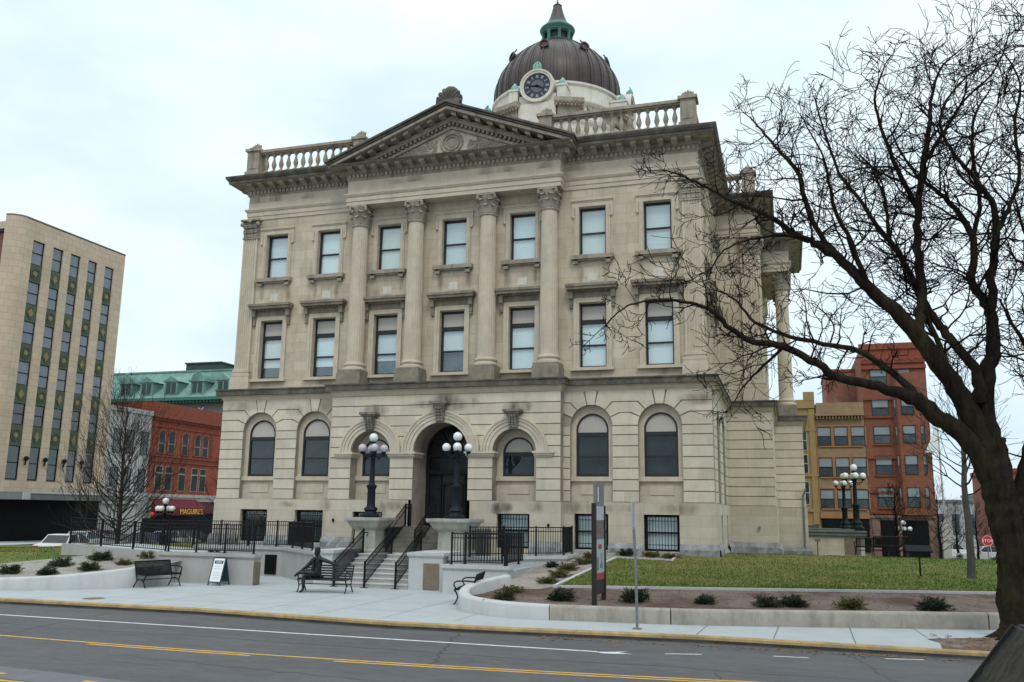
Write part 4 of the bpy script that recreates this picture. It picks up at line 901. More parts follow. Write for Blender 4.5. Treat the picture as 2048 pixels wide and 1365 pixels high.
def strip(mb, pts, w, z):
    P = [Vector((x, y, z)) for x, y in pts]; vs = []
    for i, p in enumerate(P):
        d = (P[min(i + 1, len(P) - 1)] - P[max(0, i - 1)]).normalized(); q = Vector((-d.y, d.x, 0)) * w / 2; vs += [p + q, p - q]
    mb.add(vs, [(2 * i, 2 * i + 1, 2 * i + 3, 2 * i + 2) for i in range(len(P) - 1)])
JOINT = mat('pavement_joint', (0.15, 0.155, 0.155), 0.95)
for x0, y0, x1, y1 in ((12.27, -13.0, 12.18, -14.9), (14.02, -12.5, 13.93, -14.95), (15.75, -12.0, 15.7, -15.0), (17.3, -11.5, 17.4, -13.2)): strip(mb, [(x0, y0), (x1, y1)], .028, 0.0)
for x in range(-12, 8, 2): strip(mb, [(x, -14.7), (x + .02, -8.2 if abs(x) < 5 else -10.6)], .014, 0.0)
for y in (-13.2, -11.0, -8.9): strip(mb, [(-7.5, y), (5, y)], .014, 0.0)
tag(build('pavement_joints', mb, JOINT), kind='structure')
mb = MB(); strip(mb, [(x, y - .10 + rcr.uniform(-.02, .02)) for x, y in smooth_curb(CURB)], .17, -.1465); tag(build('gutter', mb, GUT), kind='structure')
for (x0, y0, x1, y1) in ((-9, -18.6, 24, -18.9), (6.5, -15.7, 7.6, -20.2), (12.9, -19.0, 13.6, -23.0), (15.6, -16.0, 16.3, -20.1), (1.2, -21.5, 9.6, -22.4), (-4, -15.6, -3.2, -20)):
    k = 22; pts = [(x0 + (x1 - x0) * i / k + rcr.gauss(0, .06), y0 + (y1 - y0) * i / k + rcr.gauss(0, .06)) for i in range(k + 1)]; mb = MB(); strip(mb, pts, .035 if abs(x1 - x0) < 5 else .022, -.1475); tag(build('road_crack', mb, CRK), kind='structure')
Z1 = -0.146
mb = MB(); strip(mb, [(-60, -17.3), (-6.3, -17.15), (3.0, -17.33), (10.3, -17.36)], .11, Z1)
mb.add([(10.2, -17.42, Z1), (10.55, -17.30, Z1), (10.95, -17.10, Z1), (10.75, -17.32, Z1), (11.1, -17.42, Z1), (10.5, -17.55, Z1), (10.4, -17.43, Z1)], [(0, 5, 4, 3, 2, 1)])
for a, b in (((11.73, -17.10), (12.48, -16.88)), ((13.95, -16.55), (14.66, -16.48)), ((16.21, -15.98), (16.98, -15.82))): strip(mb, [a, b], .07, Z1)
mb.add([(-3.4, -20.9, Z1), (-2.6, -20.95, Z1), (-2.75, -20.75, Z1), (-3.4, -20.65, Z1)], [(0, 1, 2, 3)])
tag(build('road_marking', mb, WHITE_P), kind='structure')
def yl(x): return -20.19 - 0.0605 * (x + 3.07) + 0.0052 * max(0, x + 3.07) ** 2 if x < 14 else yl(13.99)
mb = MB(); strip(mb, [(-60, -20.0)] + [(x, -20.19 if x < -3.07 else yl(x) - 0.02) for x in range(-10, 16)] + [(60, -20.0)], .10, Z1)
strip(mb, [(x, yl(x) - 0.22) for x in (-.28, 1, 2.5, 3.8)], .10, Z1); strip(mb, [(5.67 + i, yl(5.67 + i) - 0.22) for i in range(9)] + [(40, -20.2)], .10, Z1)
for a, b in (((-.2, -23.82), (1.0, -23.9)), ((-3, -24.2), (2.0, -24.42)), ((2.75, -23.95), (3.3, -24.0))): strip(mb, [a, b], .11, Z1 + .002)
tag(build('road_marking', mb, YELLOW_P), kind='structure')
mb = MB(); strip(mb, [(-10, -23.0), (-1, -23.6), (2, -23.9), (4.5, -24.2), (9, -24.6)], .8, Z1 - .0015); tag(build('road_patch', mb, PATCH), kind='structure')
mb = MB(); mb.lathe([(.32, 0), (.32, .004), (.0, .006)], (-6.25, -13.78, -0.002), 24); o = build('manhole_cover', mb, mat('rusty_iron', (0.16, 0.12, 0.085), 0.9, 0.3, 8.0)); tag(o, 'round rusty manhole cover in the pavement by the left kerb', 'manhole cover')

# ------------------------------------------------------------------ lawns and beds
rb = [(4.85, -7.7), (4.95, -11.2), (5.5, -12.5), (6.8, -13.35), (8.2, -13.45), (12.1, -13.0), (17, -11.56), (44, -3.7), (44, 30), (4.85, 0.5)]
def bedz(x, y): return hz(x, y) - 0.02
def sheet_any(name, poly, step, zf, material):
    me = bpy.data.meshes.new(name); bm = clip_grid(poly, step, zf); bm.to_mesh(me); bm.free(); me.materials.append(material); me.shade_smooth(); return tag(link(name, me), kind='structure')
sheet_any('planting_bed', rb, .3, bedz, BED)
sheet_any('gravel_strip', [(4.9, -9.2), (7.0, -10.2), (7.36, -9.8), (7.9, -2.4), (7.9, .2), (4.9, .2)], .3, lambda x, y: hz(x, y) - .006, GRAV)
sheet_any('gravel_strip', [(7.9, -2.4), (10.1, -2.4), (10.1, .2), (7.9, .2)], .3, lambda x, y: hz(x, y) - .006, GRAV)
sheet_any('lawn', [(7.4, -9.8), (32.917, -2.4), (7.95, -2.4)], .4, lambda x, y: hz(x, y) + .012, GRASS)
sheet_any('lawn', [(10.1, -2.4), (32.917, -2.4), (44, .81), (44, 60), (10.1, 60)], .5, lambda x, y: hz(x, y) + .012, GRASS)
mb = MB()
def edging(pts, w=.11, h=.05):
    P = []
    for a, b in zip(pts, pts[1:]):
        L = hypot(b[0] - a[0], b[1] - a[1]); k = max(1, int(L / .6)); P += [(a[0] + (b[0] - a[0]) * i / k, a[1] + (b[1] - a[1]) * i / k) for i in range(k)]
    P.append(pts[-1]); vs = []
    for i, (x, y) in enumerate(P):
        a, b = P[max(0, i - 1)], P[min(len(P) - 1, i + 1)]; d = Vector((b[0] - a[0], b[1] - a[1], 0)).normalized(); q = Vector((-d.y, d.x, 0)) * w / 2; z = hz(x, y)
        vs += [(x + q.x, y + q.y, z - .1), (x + q.x, y + q.y, z + h), (x - q.x, y - q.y, z + h), (x - q.x, y - q.y, z - .1)]
    k = len(P); mb.add(vs, [(4 * i + j, 4 * i + j + 1, 4 * i + j + 5, 4 * i + j + 4) for i in range(k - 1) for j in range(3)] + [(0, 1, 2, 3), (4 * k - 4, 4 * k - 1, 4 * k - 2, 4 * k - 3)])
edging([(7.95, -2.4), (7.4, -9.8), (44, .81)])
tag(build('lawn_edging', mb, CONC_N), kind='structure')
mb = MB(); edging([(7.95, -2.4), (10.1, -2.4), (10.1, -.9)], .10, .05); tag(build('lawn_edging', mb, CONC_N), kind='structure')
sheet_any('planting_bed', [(-60, -14), (-13, -13.5), (-11, -12.8), (-9.4, -11.85), (-8.0, -10.4), (-7.8, -7.1), (-60, -7.0)], .4, bedz, GRAV)
sheet_any('planting_bed', [(-60, -7.0), (-8.6, -7.0), (-8.6, 2), (-60, 2)], .5, lambda x, y: hz(x, y) - .05, GRAV)
sheet_any('lawn', [(-70, -13.3), (-15.3, -13.0), (-12.31, -7.45), (-12.3, 38), (-70, 40)], .6, lambda x, y: hz(x, y) + .012, GRASS)
mb = MB(); edging([(-15.3, -13.0), (-12.31, -7.45)]); tag(build('lawn_edging', mb, CONC_N), kind='structure')
# far left pavement strip in front of the shops and side street
mb = MB(); mb.add([(-51.6, 0, -.33), (-45.5, 0, -.33), (-45.5, 70, -.33), (-51.6, 70, -.33)], [(0, 1, 2, 3)]); tag(build('pavement', mb, PAVE), kind='structure')
# grass blades: fine tufts on the nearer lawn
rgz = random.Random(11); mb = MB(); V = []; F = []
for i in range(26000):
    x = 7.6 + 24 * rgz.random() ** 1.1; y = yedge(x) + .1 + 10 * rgz.random() ** 1.5
    if y > -2.4 and x < 10.15 or x < 7.45 + .075 * (y + 9.8): continue
    if y > -1.3 and x < 11.9: continue
    z = hz(x, y) + .012; a = rgz.random() * pi; h = .03 + .04 * rgz.random(); w = .02; lx, ly = rgz.uniform(-.03, .03), rgz.uniform(-.03, .03)
    k = len(V); V += [(x - w * cos(a), y - w * sin(a), z), (x + w * cos(a), y + w * sin(a), z), (x + lx, y + ly, z + h)]; F.append((k, k + 1, k + 2))
for i in range(9000):
    x = -12.6 - 22 * rgz.random(); y = -12 + 17 * rgz.random()
    if x > -12.4 + .54 * (y + 7.45) or (x > -14.1 and y > -7.4): continue
    z = hz(x, y) + .012; a = rgz.random() * pi; h = .03 + .04 * rgz.random(); w = .025; lx, ly = rgz.uniform(-.03, .03), rgz.uniform(-.03, .03)
    k = len(V); V += [(x - w * cos(a), y - w * sin(a), z), (x + w * cos(a), y + w * sin(a), z), (x + lx, y + ly, z + h)]; F.append((k, k + 1, k + 2))
mb.add(V, F); tag(build('grass', mb, GRASS, smooth=False), kind='stuff')
# tree pit and leaf litter
mb = MB(); mb.add([(17.45, -15.08, .003), (23, -15.3, .003), (23, -11.8, .003), (19.5, -12.4, .003), (18.3, -12.95, .003), (17.6, -13.3, .003), (17.35, -13.5, .003), (17.55, -14.1, .003)], [tuple(range(8))]); tag(build('tree_pit_mulch', mb, MULCH), kind='structure')
V = []; F = []
for i in range(900):
    k_ = i % 3
    if k_ == 0: x = rgz.uniform(8.5, 20); y = -15.5 - abs(rgz.gauss(0, .22)); z = -.145
    elif k_ == 1: x = rgz.uniform(17.5, 22.5); y = rgz.uniform(-15, -12.6); z = .012
    else:
        x = rgz.uniform(6, 20); y = yedge(x) - rgz.uniform(.3, 3.2); z = hz(x, y) + .0
    r = rgz.uniform(.02, .055); a = rgz.random() * 6.3; k = len(V)
    V += [(x + r * cos(a), y + r * sin(a), z + rgz.uniform(0, .03)), (x + r * cos(a + 1.6), y + r * sin(a + 1.6), z + .004), (x - r * cos(a), y - r * sin(a), z + rgz.uniform(0, .03)), (x - r * cos(a + 1.6), y - r * sin(a + 1.6), z + .004)]; F.append((k, k + 1, k + 2, k + 3))
mb = MB(); mb.add(V, F); tag(build('leaf_litter', mb, LEAFL, smooth=False), kind='stuff')

# ------------------------------------------------------------------ planter walls
def planter(name, pts, tops, th, label, material, par=None):
    mb = MB(); k = len(pts); vs = []
    for i, (x, y) in enumerate(pts):
        a, b = pts[max(0, i - 1)], pts[min(k - 1, i + 1)]; d = Vector((b[0] - a[0], b[1] - a[1], 0)).normalized(); q = Vector((-d.y, d.x, 0)); zt = tops[i]
        for o, z in ((0, -.05), (-.01, zt - .07), (.02, zt - .02), (.07, zt), (th - .07, zt), (th - .02, zt - .02), (th, zt - .07), (th, -.05)): vs.append((x + q.x * o, y + q.y * o, z))
    fs = [(8 * i + j, 8 * i + 8 + j, 8 * i + 9 + j, 8 * i + 1 + j) for i in range(k - 1) for j in range(7)] + [tuple(range(8)), tuple(range(8 * k - 1, 8 * k - 9, -1))]
    mb.add(vs, fs); o = build(name, mb, material, par, angle=50)
    if label: tag(o, label, 'planter wall')
    return o
def smooth_path(pts, n=6):
    out = []; P = [pts[0]] + pts + [pts[-1]]
    for i in range(1, len(P) - 2):
        for j in range(n):
            t = j / n; out.append(tuple(0.5 * (2 * P[i][c] + (P[i + 1][c] - P[i - 1][c]) * t + (2 * P[i - 1][c] - 5 * P[i][c] + 4 * P[i + 1][c] - P[i + 2][c]) * t * t + (3 * P[i][c] - P[i - 1][c] - 3 * P[i + 1][c] + P[i + 2][c]) * t ** 3) for c in range(len(pts[0]))))
    out.append(pts[-1]); return out
q = smooth_path([(5.45, -8.9, .80), (4.98, -10.4, .68), (4.92, -11.4, .56), (5.35, -12.45, .46), (6.15, -13.1, .42), (7.1, -13.45, .40), (8.2, -13.47, .38)])
planter('planter_wall', [(a, b) for a, b, c in q], [c for a, b, c in q], .32, 'new white concrete planter wall curving round behind the right bench', CONC_N)
q = [(8.225, -13.47), (10, -13.3), (11.35, -13.14)]; planter('planter_wall', q, [.38] * 3, .32, 'old tan concrete planter wall section next to the new white curve', CONC_O)
q = [(11.38, -13.13), (12.1, -13.0), (14.6, -12.3), (17, -11.56), (19.15, -10.92)]; planter('planter_wall', q, [.38, .38, .39, .40, .40], .32, 'long old tan concrete planter wall beside the lawn, behind the steel signpost', CONC_O)
q = [(19.18, -10.91), (24, -9.5), (44, -3.6)]; planter('planter_wall', q, [.40, .40, .4], .32, 'old tan concrete planter wall ending behind the big tree trunk', CONC_O)
q = smooth_path([(-60, -14.2, .36), (-20, -14.0, .36), (-13.5, -13.75, .37), (-10.89, -12.89, .40), (-9.33, -11.92, .48), (-8.46, -11.05, .58), (-7.95, -10.31, .66), (-7.78, -9.6, .71), (-7.85, -8.6, .73), (-8.1, -7.62, .74)])
planter('planter_wall', [(a, b) for a, b, c in q], [c for a, b, c in q], .32, 'white concrete planter wall curving behind the left bench', CONC_N)

# ------------------------------------------------------------------ terraces, ramp walls, stairs
def capped(mb, poly, z0, z1, e=.07, h=.11):
    mb.prismz(poly, z0, z1 - h); k = len(poly)
    area = sum(poly[i][0] * poly[(i + 1) % k][1] - poly[(i + 1) % k][0] * poly[i][1] for i in range(k))
    P = poly if area > 0 else poly[::-1]
    mb.sweep(P, [(-.02, z1 - h - .05), (e * .5, z1 - h - .05), (e * .5, z1 - h), (e, z1 - h), (e, z1), (-.02, z1)], True); mb.add([(x, y, z1) for x, y in P], [tuple(range(k))])
T1 = thing('terrace_wall', 'pale concrete retaining wall with a capped top behind the left bench and sandwich board', 'retaining wall', (-6.7, -7.4, 0))
mb = MB(); capped(mb, [(-8.85, -7.6), (-4.68, -7.6), (-4.68, -7.15), (-8.85, -7.15)], -.1, 1.11); build('wall', mb, CONC, T1, smooth=False)
mb = MB(); mb.box(-4.665, -4.63, -7.58, -7.2, .03, .82); build('bronze_plate', mb, PLAQ, T1)
T2 = thing('terrace_wall', 'pale concrete wall with a dark louvre, set back beside the entrance steps', 'retaining wall', (-4.5, -4.5, 0))
mb = MB(); capped(mb, [(-10.5, -3.2), (-6.15, -3.2), (-2.75, -6.42), (-2.45, -6.1), (-6.0, -2.8), (-10.5, -2.8)], -.1, 1.20); build('wall', mb, CONC, T2, smooth=False)
mb = MB(); mb.box(-6.98, -6.42, -3.23, -3.19, .07, .88)
for k in range(9): mb.add([(-6.96, -3.235, .10 + k * .085), (-6.44, -3.235, .10 + k * .085), (-6.44, -3.27, .15 + k * .085), (-6.96, -3.27, .15 + k * .085)], [(0, 1, 2, 3)])
build('louvre', mb, BLACK, T2)
T3 = thing('ramp_wall', 'pale concrete ramp wall running along the left lawn under the black fence', 'retaining wall', (-12, -7.2, 0))
mb = MB(); P = [(-13.9, -7.25), (-8.95, -7.25), (-8.95, -6.95), (-13.9, -6.95)]
mb.prismz(P, .3, lambda x, y: 1.08 + (-9.17 - x) * .047); build('wall', mb, CONC, T3, smooth=False)
mb = MB(); mb.prismz([(-13.9, -6.95), (-8.9, -6.95), (-8.9, -2.8), (-13.9, -2.8)], .2, lambda x, y: .95 + (-9.17 - x) * .047); mb.prismz([(-8.88, -2.75), (-2.5, -2.75), (-2.5, -1.1), (-8.88, -1.1)], .2, 1.08); build('ramp_floor', mb, PAVE, T3, smooth=False)
T4 = thing('terrace_wall', 'pale concrete retaining wall with a capped top behind the right bench', 'retaining wall', (4.0, -7.4, 0))
mb = MB(); capped(mb, [(2.86, -7.6), (5.22, -7.6), (5.22, -7.1), (2.86, -7.1)], -.1, .97); build('wall', mb, CONC_N, T4, smooth=False)
T5 = thing('ramp_wall', 'pale concrete ramp wall beside the gravel strip right of the entrance', 'retaining wall', (4.5, -4.5, 0))
mb = MB(); capped(mb, [(2.75, -6.42), (6.15, -3.15), (6.15, -1.12), (5.85, -1.12), (5.85, -3.0), (2.45, -6.1)], -.1, 1.17); build('wall', mb, CONC_N, T5, smooth=False)
mb = MB(); mb.prismz([(2.6, -6.05), (5.8, -3.0), (5.8, -1.1), (2.6, -1.1)], .0, 1.0); mb.prismz([(2.6, -7.05), (5.2, -7.05), (5.2, -4.3), (4.4, -4.6), (2.7, -6.25)], -.05, .80); build('ramp_floor', mb, PAVE, T5, smooth=False)
ST = thing('entrance_steps', 'concrete entrance steps in two flights leading up to the courthouse door', 'steps', (0, -5, 0))
mb = MB(); YS = -6.62; x0s, x1s = -1.95, 1.12
for k in range(7): mb.box(x0s, x1s, YS + .30 * k, YS + .30 * (k + 1) + .03, -.05, .16 * (k + 1) - .035)
mb.box(x0s, x1s, YS + 2.10, -3.45, -.05, 1.12 - .035); build('lower_flight', mb, CONC, ST, smooth=False)
NOSE = mat('pale_step_nosing', (0.50, 0.51, 0.50), 0.85, 0.08, 3.0, stain=.4, stain_col=(.33, .32, .3))
mb = MB()
for k in range(7): mb.box(x0s, x1s, YS + .30 * k - .025, YS + .30 * (k + 1) + (.03 if k < 6 else 1.1), .16 * (k + 1) - .035, .16 * (k + 1))
build('treads', mb, NOSE, ST, smooth=False)
mb = MB()
for k in range(6): mb.box(-1.32, 1.32, -3.45 + .30 * k, -3.45 + .30 * (k + 1) + .02, 1.0, 1.12 + .168 * (k + 1))
mb.box(-1.32, 1.32, -1.66, -1.0, 1.0, 2.128); mb.box(-2.4, -1.321, -3.2, -1.06, .9, 2.1); mb.box(1.321, 2.4, -3.2, -1.06, .9, 2.1); build('upper_flight', mb, mat('shade_darkened_step_stone', (.16, .15, .13), .9, .3, 3.0, stain=.5, stain_col=(.06, .056, .05)), ST, smooth=False)  # upper flight darkened in colour to stand in for shade by the door
for s, (xa, xb) in ((-1, (-2.72, -1.96)), (1, (1.13, 2.45))):
    mb = MB(); capped(mb, [(xa, -6.6), (xb, -6.6), (xb, -3.3), (xa, -3.3)], -.1, 1.30, .06); build('cheek_wall', mb, CONC_N, ST, smooth=False)
mb = MB(); mb.box(1.72, 2.32, -6.64, -6.605, .02, .93); build('bronze_plate', mb, PLAQ, ST)
# pedestals of the entrance lamps
for x, lab in ((-1.85, 'weathered stone pedestal with a flared top left of the entrance steps'), (1.85, 'weathered stone pedestal with a flared top right of the entrance steps')):
    p = thing('lamp_pedestal', lab, 'pedestal', (x, -3.8, 1.1), 0, 'lamp pedestals by the entrance')
    mb = MB(); w = .50 if x < 0 else .58
    def sq(r, z): return [(x - r, -3.8 - r, z), (x + r, -3.8 - r, z), (x + r, -3.8 + r, z), (x - r, -3.8 + r, z)]
    pr = [(w * 1.1, 1.05), (w * 1.1, 1.22), (w * .92, 1.28), (w * .88, 2.0), (w * .98, 2.05), (w * 1.15, 2.12), (w * 1.32, 2.28), (w * 1.36, 2.34), (w * 1.5, 2.35), (w * 1.55, 2.41), (w * 1.55, 2.50)]
    vs = [v for r, z in pr for v in sq(r, z)]; mb.add(vs, [(4 * i + j, 4 * i + (j + 1) % 4, 4 * i + 4 + (j + 1) % 4, 4 * i + 4 + j) for i in range(len(pr) - 1) for j in range(4)] + [(len(vs) - 4, len(vs) - 3, len(vs) - 2, len(vs) - 1)])
    build('shaft', mb, mat('grey_green_pedestal_stone', (.37, .365, .325), .9, .15, 2.0, .1, 20, stain=.6, stain_col=(.15, .15, .125), streak=True), p, angle=20)
mb = MB(); mb.box(-2.55, -1.05, -3.45, -2.6, 2.1, 2.72); mb.box(-1.55, -1.35, -3.3, -3.1, 2.72, 3.2)
# ------------------------------------------------------------------ fences and railings
def fence(path, label, name='iron_fence', cat='fence', group='black iron fences', h=1.08, gap=.105, post=1.45):
    # path: list of (x, y, zbase)
    L = [0]
    for a, b in zip(path, path[1:]): L.append(L[-1] + hypot(b[0] - a[0], b[1] - a[1]))
    def P(t):
        for i in range(len(path) - 1):
            if t <= L[i + 1] + 1e-6:
                f = (t - L[i]) / max(1e-6, L[i + 1] - L[i]); return Vector([path[i][c] + (path[i + 1][c] - path[i][c]) * f for c in range(3)])
        return Vector(path[-1])
    t0 = thing(name, label, cat, tuple(path[0]), 0, group)
    mb = MB(); n = int(L[-1] / gap)
    for k in range(n + 1):
        p = P(L[-1] * k / n); mb.tube([p + Vector((0, 0, .09)), p + Vector((0, 0, h - .01))], .0145, 4, False)
    build('pickets', mb, BLACK, t0, smooth=False)
    for zz, nm in ((.10, 'bottom_rail'), (h - .02, 'top_rail'), (h - .17, 'middle_rail')):
        mb = MB(); mb.tube([Vector(p) + Vector((0, 0, zz)) for p in path], .02 if zz > h - .1 else .016, 5); build(nm, mb, BLACK, t0)
    m = max(1, int(round(L[-1] / post)))
    ts = sorted(set([round(L[-1] * k / m, 3) for k in range(m + 1)]))
    for t in ts:
        p = P(t); mb = MB(); mb.box(p.x - .028, p.x + .028, p.y - .028, p.y + .028, p.z - .02, p.z + h + .03); mb.box(p.x - .06, p.x + .06, p.y - .06, p.y + .06, p.z - .01, p.z + .012); build('post', mb, BLACK, t0, smooth=False)
    return t0
fence([(-8.65, -7.38, 1.11), (-4.85, -7.38, 1.11)], 'black iron picket fence on the wall behind the left bench')
fence([(-13.65, -7.1, 1.27), (-9.0, -7.1, 1.06)], 'black iron picket fence sloping along the left ramp wall')
fence([(-13.6, -2.95, 1.15), (-6.1, -2.98, 1.20), (-3.45, -5.5, 1.20)], 'black iron picket fence in front of the left basement windows')
fence([(3.1, -7.42, .97), (5.05, -7.42, .97)], 'short black iron picket fence on the wall behind the right bench')
fence([(3.2, -5.85, 1.17), (6.0, -3.1, 1.17), (6.0, -1.5, 1.17)], 'black iron picket fence on the angled ramp wall right of the entrance')
fence([(5.05, -7.2, .97), (5.05, -5.2, .97), (3.3, -6.6, .97)], 'black iron picket fence returning behind the right retaining wall')
def stair_rail(x, label, ybot=-6.72, zbot=0.0, ytop=-4.45, ztop=1.12, flat=.0, scroll=True):
    t0 = thing('stair_railing', label, 'railing', (x, ybot, zbot), 0, 'black stair railings of the entrance steps')
    H = .92; mb = MB(); k = int((ytop - ybot) / .085); F_ = lambda y: zbot + (ztop - zbot) * (y - ybot) / (ytop - ybot)
    for i in range(1, k): y = ybot + (ytop - ybot) * i / k; mb.tube([(x, y, F_(y) + .12), (x, y, F_(y) + H - .02)], .0135, 4, False)
    if flat > 0:
        for i in range(int(flat / .11)): mb.tube([(x, ytop + .11 * i, ztop + .1), (x, ytop + .11 * i, ztop + H - .02)], .0095, 4, False)
    build('pickets', mb, BLACK, t0, smooth=False)
    ext = [(x, ytop + flat, ztop)] if flat > 0 else []
    mb = MB(); mb.tube([(x, ybot, zbot + H)] + [(x, ytop, ztop + H)] + [(a, b, c + H) for a, b, c in ext], .024, 6); build('top_rail', mb, BLACK, t0)
    mb = MB(); mb.tube([(x, ybot, zbot + .14)] + [(x, ytop, ztop + .12)] + [(a, b, c + .1) for a, b, c in ext], .02, 5); build('bottom_rail', mb, BLACK, t0)
    mb = MB(); e = .09
    hp = [(x + e, ybot - .02, zbot + .62), (x + e, ybot - .2, zbot + .66), (x + e, ybot - .26, zbot + .76), (x + e, ybot - .1, zbot + .83), (x + e, ybot + .1, zbot + .86), (x + e, ytop, ztop + .80), (x + e, ytop + .2, ztop + .80), (x + e, ytop + .24, ztop + .72), (x + e, ytop + .1, ztop + .68)]
    mb.tube(hp, .02, 6); build('handrail', mb, BLACK, t0)
    for (y, z) in [(ybot, zbot), (ytop, ztop)] + ([(ytop + flat, ztop)] if flat else []):
        mb = MB(); mb.box(x - .03, x + .03, y - .03, y + .03, z - .01, z + H + .03); mb.box(x - .14, x + .14, y - .05, y + .05, z - .01, z + .012); build('post', mb, BLACK, t0, smooth=False)
stair_rail(-1.80, 'black stair railing up the left side of the lower steps'); stair_rail(-.56, 'black stair railing up the middle of the lower steps'); stair_rail(.68, 'black stair railing on the right side of the lower steps')
stair_rail(-1.22, 'black stair railing up the left side of the upper steps by the door', -3.5, 1.12, -1.75, 2.13, .55); stair_rail(.0, 'black stair railing up the middle of the upper steps', -3.5, 1.12, -1.75, 2.13, .3); stair_rail(1.15, 'black stair railing up the right side of the upper steps by the door', -3.5, 1.12, -1.75, 2.13, .3)

# ------------------------------------------------------------------ street furniture
def bench(label, loc, rz, L=1.5, slats='vertical', material=None, group=None):
    m = material or BLACK; t0 = thing('park_bench', label, 'bench', loc, rz, group); w = L / 2
    mb = MB()
    for k in range(7): y = -.30 + k * .075; mb.box(-w, w, y, y + .05, .43 + .008 * abs(k - 3), .455 + .008 * abs(k - 3))
    mb.tube([(-w, -.32, .43), (w, -.32, .43)], .022, 6); build('seat', mb, m, t0, False)
    mb = MB(); B = lambda z: .22 + (z - .45) * .33
    if slats == 'vertical':
        n = int(L / .046)
        for k in range(n): x = -w + .03 + (L - .06) * k / (n - 1); mb.tube([(x, B(.46), .46), (x, B(.66) - .01, .66), (x, B(.88), .88)], .017, 4, False)
        for z in (.47, .885): mb.tube([(-w, B(z), z), (w, B(z), z)], .026, 6)
    else:
        for k in range(5): z = .50 + k * .085; mb.add([(-w, B(z), z), (w, B(z), z), (w, B(z + .055), z + .055), (-w, B(z + .055), z + .055), (-w, B(z) + .025, z), (w, B(z) + .025, z), (w, B(z + .055) + .025, z + .055), (-w, B(z + .055) + .025, z + .055)], [(0, 1, 2, 3), (4, 7, 6, 5), (0, 4, 5, 1), (3, 2, 6, 7), (0, 3, 7, 4), (1, 5, 6, 2)])
    build('backrest', mb, m, t0, False)
    for s in (-1, 1):
        x = s * w; mb = MB()
        mb.tube([(x, -.34, 0), (x, -.29, .06), (x, -.22, .2), (x, -.26, .34), (x, -.33, .43)], [.025, .022, .022, .022, .028], 6)
        mb.tube([(x, .34, 0), (x, .27, .1), (x, .16, .24), (x, .2, .38), (x, B(.46), .46), (x, B(.9), .90)], [.025, .022, .022, .022, .026, .026], 6)
        mb.tube([(x, -.22, .2), (x, -.1, .27), (x, .05, .28), (x, .16, .24)], .018, 6)
        mb.tube([(x, -.32, .44), (x, .22, .45)], .024, 6)
        mb.tube([(x, B(.68), .68), (x, .0, .70), (x, -.26, .69), (x, -.34, .64), (x, -.35, .56), (x, -.30, .50), (x, -.32, .44)], .022, 6)
        if slats != 'vertical':
            for q in range(3): mb.tube([(x, .05 + .06 * cos(a) , .56 + .06 * sin(a) + q * .0) for a in [k * .7 + q for k in range(10)]], .012, 4)
        build('side_frame', mb, m, t0, False)
    mb = MB(); mb.tube([(-w, -.02, .27), (w, -.02, .27)], .016, 5); build('stretcher', mb, m, t0, False)
    return t0
bench('black metal slat bench standing against the left curved planter wall', (-7.35, -9.5, 0), radians(75), 1.45)
bench('black metal slat bench half hidden by the right curved planter wall', (4.72, -10.05, 0), radians(-80), 1.5)
bench('dark bronze bench with arched ends that the seated statue sits on', (-.98, -8.85, 0), radians(4), 1.75, 'horizontal', BRONZE)
bench('black bench on the far walkway, in front of the red building doorway', (18.85, 8.8, 1.0), radians(184), 1.5)
bench('black bench beside the pedestal wall, partly behind the other far bench', (18.3, 11.8, .86), radians(184), 1.5)
# bronze statue
def skin(joints, edges, sub=2):
    me = bpy.data.meshes.new('sk'); names = list(joints); me.from_pydata([joints[n][:3] for n in names], [(names.index(a), names.index(b)) for a, b in edges], [])
    o = bpy.data.objects.new('sk', me); COL.objects.link(o); md = o.modifiers.new('s', 'SKIN')
    for i, n in enumerate(names):
        r = joints[n][3]; r2 = joints[n][4] if len(joints[n]) > 4 else r
        me.skin_vertices[0].data[i].radius = (r, r2); me.skin_vertices[0].data[i].use_root = (i == 0)
    ms = o.modifiers.new('u', 'SUBSURF'); ms.levels = sub; ms.render_levels = sub
    dg = bpy.context.evaluated_depsgraph_get(); ev = o.evaluated_get(dg); m2_ = bpy.data.meshes.new_from_object(ev)
    v = [tuple(x.co) for x in m2_.vertices]; f = [tuple(p.vertices) for p in m2_.polygons]
    bpy.data.objects.remove(o); bpy.data.meshes.remove(me); bpy.data.meshes.remove(m2_); return v, f
J = dict(pelvis=(0, .06, .53, .16, .13), waist=(0, .10, .74, .155, .12), chest=(0, .13, .98, .19, .13), neckb=(0, .13, 1.13, .10, .09), neck=(0, .11, 1.22, .055), head=(0, .09, 1.30, .075),
         ls=(.19, .13, 1.08, .085), le=(.47, .20, 1.00, .062), lw=(.73, .24, .93, .042), lh=(.80, .24, .92, .045, .03),
         rs=(-.19, .12, 1.08, .085), re=(-.37, -.04, .82, .062), rw=(-.30, -.32, .75, .042), rh=(-.27, -.40, .73, .045, .03),
         rhip=(-.11, .02, .52, .115), rk=(-.15, -.42, .53, .085), ra=(-.15, -.40, .12, .052), rt=(-.15, -.50, .05, .05, .04), rtt=(-.15, -.60, .035, .035, .025),
         lhip=(.11, .02, .54, .115), lk=(.26, -.40, .66, .088), lm=(.02, -.50, .68, .07), la=(-.20, -.56, .66, .052), lt=(-.30, -.60, .62, .05, .04), ltt=(-.38, -.62, .53, .035))
